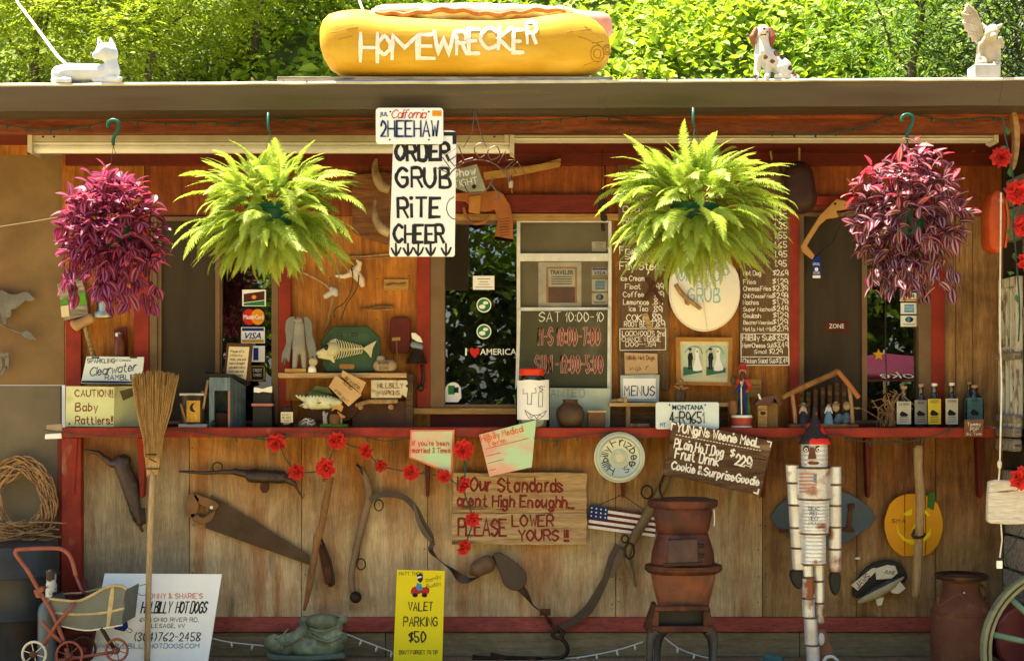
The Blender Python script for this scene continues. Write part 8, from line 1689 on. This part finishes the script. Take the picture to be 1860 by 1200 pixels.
def spiderwort(lab, px, py, Y, rx, rz, mats_, seed, hook_y, hot, down=1):
    r = random.Random(seed); t = TH('hanging_spiderwort', lab, 'hanging plant', px, py, Y, 'purple trailing plants hanging from the eave'); o_ = Vector(t.location); s = S(Y)
    LM = [sw_leaf(L_, w_, c_, mats_) for L_, w_, c_ in ((.062,.036,.2),(.056,.036,.35),(.066,.034,.1),(.048,.032,.25),(.060,.039,.4))]; HM = [sw_leaf(.066,.026,.2,[redhot, mats_[1], redhot]), sw_leaf(.055,.024,.3,[redhot]*3)]
    MB().plathe(px, Y, [(26,py+44),(28,py+40),(33,py+2),(35,py),(35,py-5)], 22).build('pot', grnl, t, smooth=40)
    MB().ptube([(px-10,hook_y+10),(px-9,hook_y),(px,hook_y-4),(px+9,hook_y),(px+9,hook_y+12),(px,hook_y+30),(px,hook_y+42)], 3.2, Y, n=8, sm=3).build('hook', grnl, t, smooth=True)
    for a in (.3, 2.4, 4.5): MB().tube([W(px,hook_y+42,Y), W(px,py-14,Y)+Vector((math.cos(a)*34*s, math.sin(a)*34*s, 0))], .0012, 5).build('hanger_wire', rustd, t)
    def put(p, d, hotp, target):
        me = r.choice(HM) if r.random() < hotp else r.choice(LM)
        q = d.to_track_quat('X', 'Z').to_matrix().to_4x4() @ Matrix.Rotation(r.uniform(-.7,.7), 4, 'X'); sc__ = r.uniform(.75,1.25)
        M = Matrix.Translation(p) @ q @ Matrix.Scale(sc__, 4)
        if target is None: o = bpy.data.objects.new('leaf', me); COL.objects.link(o); o.parent = t; o.matrix_local = M
        else:
            b = len(target[0]); target[0].extend([M @ v.co for v in me.vertices])
            for p_ in me.polygons: target[1].append([b+i for i in p_.vertices]); target[2].append(min(p_.material_index, 2) if len(me.materials) and me.materials[0] != redhot else 3)
    for k in range(64):     # outer rosettes, each leaf its own part
        v = Vector((r.gauss(0,1), r.gauss(0,1)-.35, r.gauss(0,1)*.95)).normalized(); f = r.uniform(.82,1.08)*(1+.12*noise.noise(v*2+Vector((seed,0,0))))
        p = Vector((v.x*rx*s*f, v.y*rx*s*.9*f, v.z*rz*s*f)); n_ = r.choice((4,5,5)); ax = (v + Vector((0,-.1,.25 if v.z > 0 else -.2))).normalized(); b1 = ax.orthogonal().normalized(); b2 = ax.cross(b1)
        for j in range(n_): a = 2.4*j + r.uniform(-.3,.3); spread = .75+.22*j; d = (ax*(.85-.14*j) + (b1*math.cos(a)+b2*math.sin(a))*spread + Vector((0,0,-.12*j))).normalized(); put(p + ax*(-.012*j), d, hot if v.z > .1 and v.y < .1 else hot*.15, None)
    T = ([], [], [])
    for k in range(540):
        v = Vector((r.gauss(0,1), r.gauss(0,1), r.gauss(0,1))).normalized(); f = r.uniform(.35,.98); p = Vector((v.x*rx*s*f, v.y*rx*s*.85*f, v.z*rz*s*f - .01)); d = (v + Vector((r.uniform(-1,1), r.uniform(-1,1), r.uniform(-.9,.8)))).normalized(); put(p, d, 0, T)
    for k in range(18):     # trailing tips
        a = r.uniform(0,6.28); x = math.cos(a)*rx*s*r.uniform(.3,.95); y = math.sin(a)*rx*s*.8; z0 = -rz*s*r.uniform(.55,.95); 
        for j in range(5): put(Vector((x+r.uniform(-.02,.02), y, z0-.022*j)), Vector((r.uniform(-1,1), r.uniform(-1,.6), -r.uniform(.4,1.2))).normalized(), 0, T)
    me = bpy.data.meshes.new('leaves'); me.from_pydata([tuple(v) for v in T[0]], [], T[1])
    for q in list(mats_) + [redhot]: me.materials.append(q)
    me.polygons.foreach_set('material_index', T[2]); o = bpy.data.objects.new('inner_foliage', me); COL.objects.link(o); o.parent = t; stuff(o)
    for k in range(40):
        a = r.uniform(0,6.28); x, y = math.cos(a), math.sin(a); f = r.uniform(.6,1); MB().tube([o_+Vector((x*38*s,y*38*s,.02)), o_+Vector((x*rx*s*f,y*rx*s*f*.85,r.uniform(-.3,.6)*rz*s)), o_+Vector((x*rx*s*f*.95,y*rx*s*f*.8,-rz*s*r.uniform(.5,1)))], .0015, 4).build('stem', mats_[0], t) if k < 24 else None
    return t
spiderwort('magenta-purple trailing plant in a hanging basket beside the tan sheet', 206, 412, -1.00, 92, 112, MA, 21, 222, .45)
spiderwort('silver-striped purple trailing plant with pink heart hanging before the end window', 1648, 385, -.98, 98, 122, MBm, 34, 212, .42)
for o in list(COL.objects):
    if o.type == 'MESH' and o.name.startswith(('straw_end',)): pass
